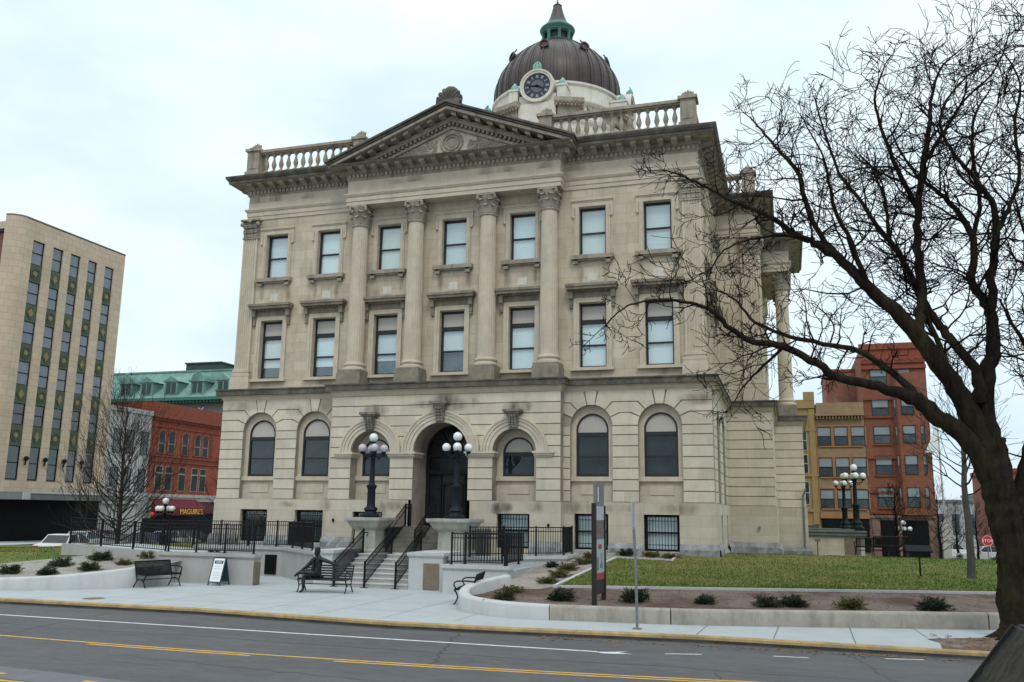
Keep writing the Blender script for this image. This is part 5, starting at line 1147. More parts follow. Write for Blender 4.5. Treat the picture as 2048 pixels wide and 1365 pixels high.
ED = [('pelvis', 'waist'), ('waist', 'chest'), ('chest', 'neckb'), ('neckb', 'neck'), ('neck', 'head'), ('neckb', 'ls'), ('ls', 'le'), ('le', 'lw'), ('lw', 'lh'), ('neckb', 'rs'), ('rs', 're'), ('re', 'rw'), ('rw', 'rh'), ('pelvis', 'rhip'), ('rhip', 'rk'), ('rk', 'ra'), ('ra', 'rt'), ('rt', 'rtt'), ('pelvis', 'lhip'), ('lhip', 'lk'), ('lk', 'lm'), ('lm', 'la'), ('la', 'lt'), ('lt', 'ltt')]
sv, sf = skin(J, ED)
STA = thing('bronze_statue', 'dark bronze statue of a seated bearded man, one arm along the bench back', 'statue', (-1.33, -8.97, 0), radians(-10))
mb = MB(); mb.add(sv, sf)
mb.sphere((0, .06, 1.38), .098, 16, 12, (.84, 1.0, 1.22)); mb.sphere((0, -.02, 1.30), .06, 10, 8, (.95, .75, 1.1))
mb.tube([(0, -.035, 1.40), (0, -.062, 1.36), (0, -.055, 1.345)], [.012, .02, .018], 6)
for s in (-1, 1):
    mb.sphere((s * .084, .065, 1.37), .028, 8, 6, (.5, .8, 1.3)); mb.sphere((s * .032, -.028, 1.395), .016, 8, 6); mb.tube([(s * .01, -.038, 1.415), (s * .055, -.02, 1.415)], .011, 5)
    # fingers: left hand over the bench back, right hand on the crossed ankle
hands = [((.80, .24, .92), (1, .1, -.35)), ((-.27, -.40, .73), (.15, -.8, -.55))]
for (cx_, cy_, cz_), d in hands:
    d = Vector(d).normalized(); q = d.cross(Vector((0, 0, 1))).normalized(); base = Vector((cx_, cy_, cz_))
    for k, Lf in enumerate((.068, .080, .075, .058)):
        p = base + q * (-.03 + .02 * k) + d * .03; mb.tube([p, p + d * Lf * .5 + Vector((0, 0, -.006)), p + d * Lf + Vector((0, 0, -.03))], [.011, .010, .008], 6)
    p = base - q * .035; mb.tube([p, p - q * .02 + d * .03, p - q * .015 + d * .06], [.013, .011, .009], 6)
mb.tube([(-.02, -.045, 1.325), (.02, -.045, 1.325)], .008, 5)
build('body', mb, BRONZE, STA, False, angle=80)
mb = MB(); mb.sphere((0, .075, 1.43), .108, 14, 10, (.86, .98, .8)); mb.sphere((0, .13, 1.36), .085, 12, 8, (.95, .7, 1.1)); mb.sphere((0, -.005, 1.262), .058, 10, 8, (.95, .7, 1)); build('hair', mb, BRONZE, STA, False)
mb = MB()
for s in (-1, 1):
    mb.add([(s * .02, -.02, 1.12), (s * .13, .01, 1.10), (s * .15, -.02, .80), (s * .16, -.06, .58), (s * .06, -.06, .60), (s * .03, -.045, .85)], [(0, 1, 2, 3, 4, 5)])
    mb.tube([(s * .03, -.005, 1.15), (s * .09, -.035, 1.02), (s * .03, -.05, .84)], [.02, .03, .012], 5)
    mb.tube([(s * .17, -.0, .62), (s * .24, .02, .50), (s * .24, .16, .48), (s * .15, .2, .5)], [.03, .035, .035, .03], 6)
build('coat', mb, BRONZE, STA, False)
# lamp posts
def lamp(label, loc, scale=1.0, globe=GLOBE, body=LAMPB, top=None, arms=4, group='globe lamp posts', rz=radians(20)):
    t0 = thing('lamp_post', label, 'street lamp', loc, rz, group); S_ = scale; mb = MB()
    def lp(pr): return [(r * S_ * (.86 if r > .06 else 1), z * S_) for r, z in pr]
    mb.lathe(lp([(.42, 0), (.42, .10), (.30, .16), (.27, .26), (.33, .30), (.30, .38), (.20, .44), (.185, .52), (.18, 1.12), (.20, 1.16), (.235, 1.22), (.235, 1.28), (.16, 1.32), (.125, 1.40), (.105, 2.30), (.095, 2.46), (.13, 2.50), (.15, 2.55), (.09, 2.60), (.07, 2.95), (.10, 3.0), (.12, 3.04), (.06, 3.06)]), (0, 0, 0), 24, lambda a, z: 1 + (.05 * cos(a * 10) if .5 * S_ < z < 2.4 * S_ else 0))
    build('post', mb, body, t0, False, angle=50)
    for k in range(arms):
        a = 2 * pi * k / arms; c, s = cos(a), sin(a); mb = MB()
        mb.tube([(.08 * S_ * c, .08 * S_ * s, 2.46 * S_), (.22 * S_ * c, .22 * S_ * s, 2.40 * S_), (.38 * S_ * c, .38 * S_ * s, 2.46 * S_), (.44 * S_ * c, .44 * S_ * s, 2.58 * S_)], .028 * S_, 6)
        mb.tube([(.10 * S_ * c, .10 * S_ * s, 2.36 * S_), (.2 * S_ * c, .2 * S_ * s, 2.30 * S_), (.28 * S_ * c, .28 * S_ * s, 2.36 * S_), (.25 * S_ * c, .25 * S_ * s, 2.43 * S_)], .018 * S_, 5)
        mb.lathe(lp([(.05, 2.54), (.11, 2.60), (.12, 2.64), (.09, 2.66)]), (.44 * S_ * c, .44 * S_ * s, 0), 12); ar = build('arm', mb, body, t0, False)
        mb = MB(); mb.sphere((.44 * S_ * c, .44 * S_ * s, 2.79 * S_), .170 * S_, 20, 14); build('globe', mb, globe, ar, False, angle=180)
    mb = MB(); mb.sphere((0, 0, 3.23 * S_), .182 * S_, 20, 14); build('globe', mb, top or globe, t0, False, angle=180)
    return t0
lamp('blue black lamp post with purplish lower globes left of the entrance steps', (-1.85, -3.8, 2.5), 1, GLOBE_P, LAMPB, GLOBE, rz=radians(33))
lamp('blue black lamp post with five white globes right of the entrance steps', (1.85, -3.8, 2.5), 1, rz=radians(20))
lamp('taller dark green lamp post with white globes on the right pedestal wall', (18.02, 17.0, 2.1), 1.06, GLOBE, LAMPG, rz=radians(5))
lamp('dark green lamp post with a cream top globe behind the taller one', (17.95, 26.5, 2.0), 1.06, GLOBE, LAMPG, GLOBE_Y, rz=radians(5))
lamp('small black lamp post with white globes in front of the maroon awning', (-19.75, 6.3, -.02), .98, GLOBE, BLACK, rz=radians(10))
lamp('small black lamp post with white globes in front of the red corner building', (22.6, 36.5, -.85), 1.0, GLOBE, BLACK, rz=radians(0))
# sandwich board
t0 = thing('sandwich_board', 'white sandwich board reading OPEN in a dark teal frame by the left wall', 'sign', (-5.85, -8.05, 0), radians(-4))
def lean(u, d, z): return (u, d + .27 * z - .22, z)
mb = MB(lean)
for s in (-1, 1): mb.box(s * .26 - .02, s * .26 + .02, -.015, .015, 0, 1.0)
for z in (.12, .98): mb.box(-.24, .24, -.015, .015, z - .02, z + .02)
mb.T = lambda u, d, z: (u, d - .27 * z + .32, z)
for s in (-1, 1): mb.box(s * .26 - .02, s * .26 + .02, -.015, .015, 0, 1.0)
mb.box(-.24, .24, -.012, .012, .12, .96); build('frame', mb, TEAL, t0, False, smooth=False)
mb = MB(lean); mb.box(-.24, .24, -.008, .008, .14, .96); brd = build('board', mb, WHITE, t0, False, smooth=False)
mb = MB(lean); mb.box(-.19, .19, -.013, -.009, .77, .88); build('header', mb, TEAL, brd, False, smooth=False)
mb = MB(lean)
for z, w in ((.66, .15), (.58, .17), (.46, .13), (.40, .17), (.34, .16), (.28, .14), (.22, .16)): mb.box(-w, w, -.011, -.009, z, z + .018)
build('printed_lines', mb, mat('print_grey', (.42, .48, .56), .8), brd, False, smooth=False)
me = text_mesh('OPEN', .10, .002); me.materials.clear(); me.materials.append(WHITE); me.transform(Matrix(((1, 0, 0, 0), (0, .27, -1, .27 * .79 - .237), (0, 1, 0, .79), (0, 0, 0, 1)))); link('lettering', me, brd, False)
# wayfinding totem
t0 = thing('wayfinding_sign', 'tall narrow black information sign standing in the mulch bed', 'sign', (9.17, -12.2, .4), 0)
for (x, y, z0, z1) in ((9.30, -12.85, .3, 3.06), (9.34, -11.75, .4, 3.0)): mb = MB(); mb.box(x - .06, x + .06, y - .06, y + .06, z0, z1); build('post', mb, SIGNB, t0, smooth=False)
def tp(t, o, z): return (9.30 + .04 * t + o, -12.80 + 1.0 * t - .04 * o, z)
for nm, z0, z1, m_ in (('top_panel', 2.98, 3.62, SIGNG), ('white_panel', 2.60, 2.98, mat('dull_white_panel', (.40, .42, .45), .6, .2, 5)), ('photo_panel', 2.08, 2.60, mat('sepia_photo_panel', (.14, .12, .115), .6, .6, 9.0)), ('map_panel', 1.18, 2.08, LTBLUE), ('red_band', 1.00, 1.18, mat('dull_red_panel', (.28, .05, .06), .6, .1, 4)), ('lower_panel', .62, 1.00, SIGNB)):
    mb = MB(); mb.prism([(0, 0)], 0, 0) if False else mb.add([tp(a, o, z) for o in (.03, -.03) for a, z in ((.0, z0), (1, z0), (1, z1), (0, z1))], [(0, 1, 2, 3), (7, 6, 5, 4), (0, 4, 5, 1), (1, 5, 6, 2), (2, 6, 7, 3), (3, 7, 4, 0)]); pp = build(nm, mb, m_, t0, smooth=False)
    if nm == 'map_panel':
        mb = MB(); c = Vector(tp(.5, .034, 1.86)); mb.add([tp((.5 + .22 * cos(2 * pi * k / 20)), .036, 1.88 + .07 * sin(2 * pi * k / 20)) for k in range(20)], [tuple(range(20))]); build('red_emblem', mb, REDS, pp, smooth=False)
        mb = MB()
        for (a, b, z0_, z1_) in ((.15, .35, 1.25, 1.6), (.5, .8, 1.3, 1.42), (.6, .7, 1.42, 1.7)): mb.add([tp(a, .036, z0_), tp(b, .036, z0_), tp(b, .036, z1_), tp(a, .036, z1_)], [(0, 1, 2, 3)])
        build('printed_map', mb, SIGNG, pp, smooth=False)
    if nm == 'top_panel':
        mb = MB(); mb.add([tp(.25, .036, 3.1), tp(.35, .036, 3.1), tp(.35, .036, 3.5), tp(.25, .036, 3.5)], [(0, 1, 2, 3)]); build('white_stroke', mb, WHITE, pp, smooth=False)
# steel signpost
t0 = thing('signpost', 'galvanised steel post with an edge-on metal sign at the kerb', 'signpost', (10.7, -14.4, 0))
mb = MB(); mb.tube([(10.7, -14.4, -.02), (10.685, -14.4, 1.4), (10.645, -14.4, 2.45)], .035, 8); mb.box(10.6, 10.8, -14.5, -14.3, -.01, .02); build('post', mb, STEEL, t0)
mb = MB(); mb.box(10.615, 10.640, -14.58, -14.22, 2.38, 3.08); mb.box(10.64, 10.67, -14.42, -14.38, 2.4, 3.05); build('sign_plate', mb, mat('sign_back_aluminium', (.36, .36, .37), .5, .15, 6), t0, smooth=False)
# small marker on the lawn, right
t0 = thing('lawn_marker', 'small dark green plaque on a stake in the right lawn', 'plaque', (18.54, -3.71, .85), radians(10))
mb = MB(); mb.tube([(0, 0, 0), (0, 0, .9)], .03, 6); build('stake', mb, LAMPG, t0, False)
mb = MB(); mb.add([(-.42, -.1, .82), (.42, -.1, .82), (.42, .1, 1.02), (-.42, .1, 1.02), (-.42, -.08, .78), (.42, -.08, .78), (.42, .12, .98), (-.42, .12, .98)], [(0, 1, 2, 3), (7, 6, 5, 4), (0, 4, 5, 1), (2, 6, 7, 3), (1, 5, 6, 2), (0, 3, 7, 4)]); build('plate', mb, LAMPG, t0, False, smooth=False)
# side portico pedestal walls
for y, lab in ((16.8, 'stone pedestal wall with a greenish coping under the taller right lamp post'), (26.2, 'stone pedestal wall behind the nearer one, carrying the cream globed lamp')):
    t0 = thing('pedestal_wall', lab, 'pedestal wall', (16.9, y, .4)); mb = MB()
    mb.box(15.4, 18.35, y, y + 1.1, -.4, 1.66); build('wall', mb, STONE_B, t0, smooth=False)
    mb = MB(); mb.box(15.3, 18.5, y - .14, y + 1.2, 1.74, 1.82); mb.box(15.35, 18.45, y - .08, y + 1.15, 1.66, 1.74); mb.box(15.3, 18.5, y - .17, y + 1.2, 1.92, 2.0); mb.box(15.35, 18.45, y - .1, y + 1.15, 1.82, 1.92); build('coping', mb, mat('greenish_coping', (.13, .16, .145), .85, .3, 3), t0, smooth=False)
    mb = MB(); mb.box(15.4, 18.6, y - .25, y, -.4, .62); build('plinth', mb, CONC, t0, smooth=False)
    mb = MB(); mb.box(17.3, 18.15, y - .03, y, .7, 1.6); build('bronze_plate', mb, PLAQ, t0, smooth=False)
mb = MB(); mb.tube([(15.85, 16.2, .3), (15.85, 16.2, 1.45)], .04, 6); mb.box(15.7, 16.0, 16.1, 16.3, 1.4, 1.55); tag(build('standpipe', mb, PLAQ), 'small brown standpipe in front of the stone pedestal wall', 'standpipe')
mb = MB(); mb.add([(18.0, 8.2, hz(18, 8.2) + .03), (24, 8.4, hz(24, 8.4) + .03), (24, 10.4, hz(24, 10.4) + .03), (18.0, 10.4, hz(18, 10.4) + .03)], [(0, 1, 2, 3)]); tag(build('walkway', mb, PAVE), kind='structure')

# ------------------------------------------------------------------ shrubs
def shrub_mesh(seed, m, n=950, r=.42, h=.34):
    g = random.Random(seed); V = []; F = []
    for b in range(46):
        a = g.random() * 2 * pi; el = g.uniform(.05, 1.1); L = r * g.uniform(.6, 1.1); d = Vector((cos(a) * cos(el), sin(a) * cos(el), sin(el) * h / r * 1.1))
        for j in range(n // 46):
            t = g.uniform(.3, 1.05); p = d * L * t + Vector((g.gauss(0, .035), g.gauss(0, .035), g.gauss(0, .03) + .03)); dd = (d + Vector((g.gauss(0, .5), g.gauss(0, .5), g.gauss(.15, .4)))).normalized()
            s = g.uniform(.035, .085); q = dd.orthogonal().normalized(); q.rotate(Matrix.Rotation(g.random() * 6.3, 3, dd)); k = len(V)
            if p.z < 0: p.z = abs(p.z)
            V += [p - q * s * .22, p + q * s * .22, p + dd * s * 1.3]; F.append((k, k + 1, k + 2))
    mb = MB(); mb.add(V, F); return mb.mesh('foliage', m, False)
SHM = [shrub_mesh(1, SHRUB[0], 1900), shrub_mesh(2, SHRUB[1], 1500, .46, .26), shrub_mesh(3, SHRUB[2], 1900, .40, .36), shrub_mesh(4, SHRUB[1], 1700, .44, .32)]
mb = MB(); gs = random.Random(9)
for k in range(12):
    a = gs.random() * 6.3; mb.tube([(0, 0, 0), (cos(a) * .15, sin(a) * .15, .1), (cos(a) * .34, sin(a) * .34, .2)], [.014, .01, .004], 4)
STEM = mb.mesh('stem', TWIG)
SHR = [(-11.79, -11.69, 0, 1.0, 'dark green shrub at the left edge of the picture, in the gravel bed'), (-11.42, -9.84, 0, 1.05, 'bushy green shrub on the left lawn edging, second from the left edge'), (-10.16, -11.68, 2, .85, 'low dark shrub close above the left planter wall'),
       (-9.51, -10.44, 0, .95, 'green shrub in the middle of the left gravel bed'), (-11.18, -8.11, 0, 1.1, 'green shrub beside the end of the left lawn edging, near the ramp wall'), (-9.31, -8.97, 1, .8, 'low brownish shrub in gravel above the left bench'), (-9.65, -7.16, 3, 1.0, 'olive shrub at the left corner of the terrace wall'),
       (6.75, -12.75, 0, .8, 'green shrub just inside the curve of the right planter wall'), (6.35, -10.9, 1, .85, 'yellowish shrub behind the curve of the right planter wall'), (8.27, -12.3, 2, 1.0, 'dark green shrub in mulch left of the tall sign'), (7.0, -8.9, 1, .85, 'yellow green shrub nearest the lawn corner in the gravel strip'),
       (7.0, -7.6, 3, .9, 'olive shrub second from the lawn corner in the gravel strip'), (6.9, -5.9, 3, .95, 'olive shrub halfway up the gravel strip'), (7.1, -4.2, 1, .95, 'yellowish shrub third from the wall in the gravel strip'), (7.0, -2.6, 3, .9, 'olive shrub near the building end of the gravel strip'), (6.0, -4.7, 2, .7, 'small dark shrub against the right ramp wall'),
       (8.2, -1.45, 2, .9, 'dark shrub under the basement window behind the tall sign'), (9.2, -1.4, 1, .9, 'low rusty shrub between the two right basement windows'), (9.9, -1.5, 1, .8, 'low rusty shrub under the rightmost basement window'),
       (10.2, -11.8, 2, 1.1, 'dark shrub in mulch behind the steel signpost'), (12.1, -11.4, 2, .75, 'small dark shrub in mulch between signpost and double shrub'), (13.75, -11.25, 0, .95, 'clipped dark green shrub, left one of a touching pair in the mulch'), (14.4, -11.0, 2, .95, 'clipped dark green shrub, right one of a touching pair in the mulch'), (15.9, -10.75, 3, 1.0, 'sprawling olive shrub in mulch right of the shrub pair'), (18.0, -10.3, 2, 1.05, 'dark low shrub in mulch nearest the big tree'),
       (-7.6, -5.9, 2, .8, 'small dark shrub behind the fence on the left terrace wall')]
for i, (x, y, k, sc, lab) in enumerate(SHR):
    z = hz(x, y) - .02 if i < len(SHR) - 1 else .9
    t0 = thing('juniper_shrub', lab, 'shrub', (x, y, z), i * 1.7, 'low shrubs in the beds'); t0.scale = (sc * 1.08, sc * 1.08, sc * .82); link('foliage', SHM[k], t0, False); link('stem', STEM, t0, False)

# ------------------------------------------------------------------ background buildings, left
def wpart(name, T, u, d, z0, hw, h, bars, fm, pm, par, back=None, back2=None):
    mb = MB(T); f = .06
    mb.box(u - hw, u - hw + f, d - .04, d + .04, z0, z0 + h); mb.box(u + hw - f, u + hw, d - .04, d + .04, z0, z0 + h)
    for (a, b) in [(0, f), (h - f, h)] + bars: mb.box(u - hw + f, u + hw - f, d - .04, d + .04, z0 + a, z0 + b)
    o = build(name, mb, fm, par, smooth=False); mb = MB(T); mb.quad((u - hw + f, d, z0 + f), (u + hw - f, d, z0 + f), (u + hw - f, d, z0 + h - f), (u - hw + f, d, z0 + h - f)); build('pane', mb, pm, o, smooth=False)
    if back2 is not None: mb = MB(T); mb.quad((u - hw + f, d + .012, z0 + f), (u + hw - f, d + .012, z0 + f), (u + hw - f, d + .012, z0 + h * .48), (u - hw + f, d + .012, z0 + h * .48)); build('shade', mb, back2, o, smooth=False)
    if back is not None: mb = MB(T); mb.quad((u - hw, d + .02, z0), (u + hw, d + .02, z0), (u + hw, d + .02, z0 + h), (u - hw, d + .02, z0 + h)); build('blind', mb, back, o, smooth=False)  # pane backing; with LILAC it is painted sky reflection, not a blind
    return o
LILAC = mat('lilac_sky_reflection', (.165, .17, .20), .9, .2, .4)  # backing behind tower panes, coloured to paint in the reflected sky
XL = -51.8; TL = right(XL)
TW = thing('office_tower', 'tall cream tiled office tower with green ornamental panels and vertical window strips', 'office building', (-58, 30, -.4))
COLS = [(25.2, 26.6), (27.6, 28.85), (29.8, 31.05), (32.1, 33.3), (34.4, 35.65)]; ROWS = [(24.87, 27.12), (21.1, 23.2), (17.37, 19.47), (13.6, 15.75), (9.97, 11.91), (5.1, 8.08)]
mb = MB(TL); wall_holes(mb, 24.4, 37.1, 3.6, 29.0, [(a, b, 5.0, 27.14) for a, b in COLS], .30); mb.T = None
arcp = [(XL - 1.3 + 1.3 * cos(t), 24.4 - 1.3 * sin(t) + .0) for t in [pi / 2 * i / 8 for i in range(9)]]
mb.prismz([(XL - .6, 24.45)] + [(XL, 24.4)] + arcp[1:] + [(XL - 1.3, 24.45)], 3.6, 29.0)
mb.box(XL - 14, XL - .31, 24.45, 37.1, 3.6, 28.98); mb.quad((XL, 37.1, 3.6), (XL - .6, 37.1, 3.6), (XL - .6, 37.1, 29), (XL, 37.1, 29)); mb.box(XL - .6, XL, 24.4, 37.1, 28.95, 29.0)
build('wall', mb, CREAM, TW, smooth=False)
mb = MB(TL); mb.box(24.4, 37.1, -.03, .5, 29.0, 29.12); mb.T = None; mb.prismz([(XL - .6, 24.45), (XL + .03, 24.4)] + [(XL - 1.3 + 1.33 * cos(t), 24.4 - 1.33 * sin(t)) for t in [pi / 2 * i / 8 for i in range(9)]][1:] + [(XL - 1.33, 24.45)], 29.0, 29.12); build('coping', mb, GREYM, TW, smooth=False)
for ci, (a, b) in enumerate(COLS):
    for ri, (z0, z1) in enumerate(ROWS):
        bars = [((z1 - z0) * .48, (z1 - z0) * .48 + .08)]
        wpart('window', TL, (a + b) / 2, .17, z0, (b - a) / 2, z1 - z0, bars, FRAME_B, PANE_L if ri < 4 else PANE_D, TW, LILAC if ri < 4 else (BROWNB if ri == 4 and ci < 4 else DARKIN2))  # lilac backing is painted sky reflection, no real blind
        if ri < 5:
            s0, s1 = ROWS[ri + 1][1], z0; mb = MB(TL); mb.box(a + .0, b, .10, .3, s0, s1); sp_ = build('spandrel', mb, GREENT, TW, smooth=False); uc, zc = (a + b) / 2, (s0 + s1) / 2
            mb = MB(TL); w = (b - a) / 2 * .72; hh = (s1 - s0) / 2 * .78
            if (ri + ci) % 2:
                mb.prism([(uc - w, zc), (uc, zc - hh), (uc + w, zc), (uc, zc + hh)], .05, .1); build('diamond', mb, GREENT, sp_, smooth=False); mb = MB(TL); mb.prism([(uc - w * .6, zc), (uc, zc - hh * .65), (uc + w * .6, zc), (uc, zc + hh * .65)], .01, .05)
            else:
                for r0, r1, dd in ((.46, .56, .04), (.30, .38, .05)): mb.arc(uc, zc, r0, r1, dd, .1, 16, 0, 2 * pi)
                build('roundel', mb, GREENT, sp_, smooth=False); mb = MB(TL); mb.prism([(uc + .24 * cos(t), zc + .24 * sin(t)) for t in [2 * pi * i / 14 for i in range(14)]], .04, .1)
            build('ornament', mb, OCHRET, sp_, smooth=False)
for u in (27.1, 29.3, 31.6, 33.85): mb = MB(TL); mb.sphere((u, -.2, 7.0), .22, 8, 6); mb.tube([(u, -.2, 7.0), (u, -.1, 6.4)], .07, 5); build('wall_lamp', mb, BLACK, TW, smooth=False)
mb = MB(TL); mb.box(24.6, 37.1, .3, 1.0, -.5, 3.6); mb.T = None; mb.box(XL - 4, XL - .8, 23.3, 24.4, -.5, 3.6); mb.box(-75, XL - 3.5, 25.0, 26.0, -.5, 3.6); build('shopfront', mb, SHOPB, TW, smooth=False)
mb = MB(); mb.box(XL - .3, XL + 4.2, 23.3, 37.0, 3.30, 3.95); mb.box(-75, XL - .3, 22.0, 26, 3.30, 3.95); can = build('canopy', mb, GREYM, TW, smooth=False)
mb = MB(); mb.box(XL + 4.2, XL + 4.26, 23.3, 37.0, 3.82, 3.97); mb.box(XL + 4.21, XL + 4.3, 23.25, 24.0, 3.3, 3.98); build('canopy_trim', mb, mat('bright_metal_trim', (.42, .44, .45), .4, .1, 1, metal=.3), can, smooth=False)
text_on('lettering', 'E N S E N B E R G E R', .95, (XL + 4.1, 30.9, 4.0), (0, 1, 0), (0, 0, 1), mat('pale_letters', (.36, .31, .27), .8, .2, 1), can, .06)
mb = MB(); mb.box(-56.2, -54.6, 24.85, 24.95, .9, 1.6); mb.box(-55.4, -54.8, 24.85, 24.95, .2, .45); build('window_poster', mb, mat('teal_poster', (.28, .42, .44), .7, .2, 5), TW, smooth=False)
BB = thing('brick_building', 'dark brown brick building at the left edge behind the cream tower', 'building', (-64, 32, -.4))
mb = MB(); mb.box(-80, XL - 1.35, 24.0, 24.4, -.5, 27.7); mb.box(-80, XL - 14.1, 24.4, 40, -.5, 27.7); build('wall', mb, BROWNB, BB, smooth=False); mb = MB(); mb.box(-80, XL - 1.36, 23.8, 24.4, 27.7, 28.0); build('coping', mb, SIGNB, BB, smooth=False)
# white building
WBd = thing('shop_building', 'narrow whitewashed brick building between the cream tower and the red brick one', 'building', (-56, 40, -.4))
mb = MB(TL); mb.box(37.12, 43.55, 0, 10, 3.2, 13.0); mb.box(37.12, 43.55, .2, 10, -.5, 3.2); build('wall', mb, WHITEB, WBd, smooth=False)
mb = MB(TL); mb.box(37.12, 43.55, -.15, 0, 12.6, 13.1); mb.box(37.12, 43.55, -.1, 0, 3.1, 3.6); build('cornice', mb, WHITEB, WBd, smooth=False)
for u in (38.5, 40.4, 42.6):
    for z0, h in ((8.3, 2.5), (4.4, 2.4)): wpart('window', TL, u, -.02, z0, .55, h, [(h * .5, h * .5 + .07)], FRAME, PANE_D, WBd, DARKIN)
# red brick with awning
RBd = thing('red_brick_shop', 'red brick shop with arched upper windows and a maroon awning', 'building', (-56, 50, -.4))
def arch_holes_wall(): pass
mb = MB(TL); mb.box(43.57, 57.6, 0, 12, 3.3, 14.2); mb.box(43.57, 57.6, .4, 12, -.5, 3.3); build('wall', mb, REDB, RBd, smooth=False)
mb = MB(TL); mb.box(43.57, 57.6, -.25, 0, 12.75, 14.24); mb.box(43.57, 57.6, -.4, 0, 12.55, 12.8)
for k in range(46): mb.box(43.7 + k * .3, 43.85 + k * .3, -.3, 0, 12.25, 12.55)
build('cornice', mb, REDB3, RBd, smooth=False)
mb = MB(TL)
for z0, z1, d in ((11.55, 11.75, -.1), (8.3, 8.5, -.14), (7.75, 7.95, -.14), (8.0, 8.2, -.06)): mb.box(43.57, 57.6, d, 0, z0, z1)
for k in range(12): mb.box(54.0, 54.6, -.06, 0, 8.6 + k * .28, 8.74 + k * .28)
build('string_courses', mb, REDB3, RBd, smooth=False)
mb = MB(TL); mb.box(43.57, 57.6, -.3, 0, 3.9, 4.25); mb.box(43.57, 57.6, -.2, 0, 3.3, 3.9); build('stone_band', mb, CONC, RBd, smooth=False)
for u in (45.4, 47.05, 49.4, 51.65, 53.15):
    hw = .55; mb = MB(TL); mb.arc(u, 10.7, hw, hw + .22, -.12, .02, 12); mb.box(u - hw - .2, u - hw, -.06, 0, 8.7, 10.72); mb.box(u + hw, u + hw + .2, -.06, 0, 8.7, 10.72); mb.box(u - hw - .1, u + hw + .1, -.16, 0, 8.6, 8.75); f = build('window', mb, REDB3, RBd, smooth=False)
    mb = MB(TL); mb.box(u - hw, u - hw + .07, -.05, .01, 8.75, 10.7); mb.box(u + hw - .07, u + hw, -.05, .01, 8.75, 10.7); mb.box(u - hw, u + hw, -.05, .01, 9.75, 9.83); mb.arc(u, 10.7, hw - .07, hw, -.05, .01, 12); build('frame', mb, CONC_O, f, smooth=False)
    mb = MB(TL); mb.prism([(u - hw, 8.75), (u + hw, 8.75)] + [(u + hw * cos(pi * k / 10), 10.7 + hw * sin(pi * k / 10)) for k in range(11)], -.03, -.01); build('pane', mb, SHOPGL, f, smooth=False)
    o = wpart('window', TL, u - .1, -.03, 4.6, .6, 2.7, [(1.85, 2.0)], CONC_O, SHOPGL, RBd)
AWN = MB(TL); AWN.add([(43.8, 0, 3.85), (51.9, 0, 3.85), (51.9, -1.7, 2.75), (43.8, -1.7, 2.75), (43.8, -1.7, 1.95), (51.9, -1.7, 1.95), (43.8, 0, 1.95), (51.9, 0, 1.95)], [(0, 3, 2, 1), (3, 4, 5, 2), (0, 6, 4, 3), (1, 2, 5, 7)]); aw = build('awning', AWN, MAROON, RBd, smooth=False)
text_on('lettering', "MAGUIRE'S", .84, (XL + 1.74, 49.3, 2.08), (0, 1, 0), (0, 0, 1), GOLD, aw, .02)
mb = MB(TL); mb.box(43.8, 57.4, .2, .45, -.4, 3.25); build('shopfront', mb, SHOPB, RBd, smooth=False)
mb = MB(TL); mb.box(52.0, 57.5, -.3, 0, 2.1, 3.5); build('fascia', mb, mat('dark_red_fascia', (.08, .02, .025), .7), RBd, smooth=False)
# green-roofed building behind
GB = thing('mansard_building', 'large building with a pale green copper mansard roof and dormers', 'building', (-75, 80, -.5)); TG = front(75)
mb = MB(TG); mb.box(-93, -58, 0, 18, -.5, 18.6); build('wall', mb, CONC, GB, smooth=False)
mb = MB(TG); mb.box(-93, -58, -.05, 0, 16.6, 18.3); build('frieze', mb, mat('dark_frieze', (.16, .15, .14), .9, .2, 1), GB, smooth=False)
MANS = mat('green_copper_roof', (.12, .245, .215), .8, .14, .5, stain=.65, stain_col=(.07, .145, .125), streak=True, col2=(.20, .33, .295), c2scale=.25)
mb = MB(TG); mb.add([(-93, -.9, 19.0), (-58, -.9, 19.0), (-58, 1.5, 20.8), (-93, 1.5, 20.8), (-93, 3.2, 23.7), (-58, 3.2, 23.7), (-93, 18, 24.0), (-58, 18, 24.0)], [(0, 1, 2, 3), (3, 2, 5, 4), (4, 5, 7, 6)]); mb.box(-93, -58, 3.0, 3.4, 23.6, 23.85)
for k in range(7): mb.tube([(-91 + k * 5, -.8, 19.05), (-91 + k * 5, 1.5, 20.85), (-91 + k * 5, 3.2, 23.7)], .07, 5)
rf = build('roof', mb, MANS, GB, smooth=False)
mb = MB(TG); mb.box(-93, -58, -1.1, 0, 18.6, 19.05); 
for k in range(58): mb.box(-92.8 + k * .6, -92.55 + k * .6, -.9, 0, 18.25, 18.6)
build('eaves', mb, VERDI_D, GB, smooth=False)
mb = MB(TG)
for k in range(8): mb.arc(-90.5 + k * 4.3, 17.6, .28, .5, -.2, 0, 14, pi, 2 * pi)
build('swags', mb, STONE_W, GB, smooth=False)
for i, u in enumerate((-82.9, -79.1, -74.6, -69.9, -65.4)):
    mb = MB(TG); mb.box(u - 1.15, u + 1.15, -.2, 3, 19.6, 21.6)
    if i in (0, 3): mb.arc(u, 21.7, .0, 1.15, -.3, 3, 14); mb.box(u - 1.5, u + 1.5, -.4, 3, 21.5, 21.75); mb.sphere((u, -.2, 22.95), .22, 8, 6)
    else: mb.prism([(u - 1.5, 21.6), (u + 1.5, 21.6), (u, 22.5)], -.35, 3)
    dm = build('dormer', mb, MANS, rf, smooth=False)
    mb = MB(TG)
    for s in (-1, 1): mb.box(u + s * .48 - .36, u + s * .48 + .36, -.24, -.2, 19.8, 21.4)
    build('dormer_window', mb, mat('dark_green_glass', (.03, .055, .055), .3), rf, smooth=False)
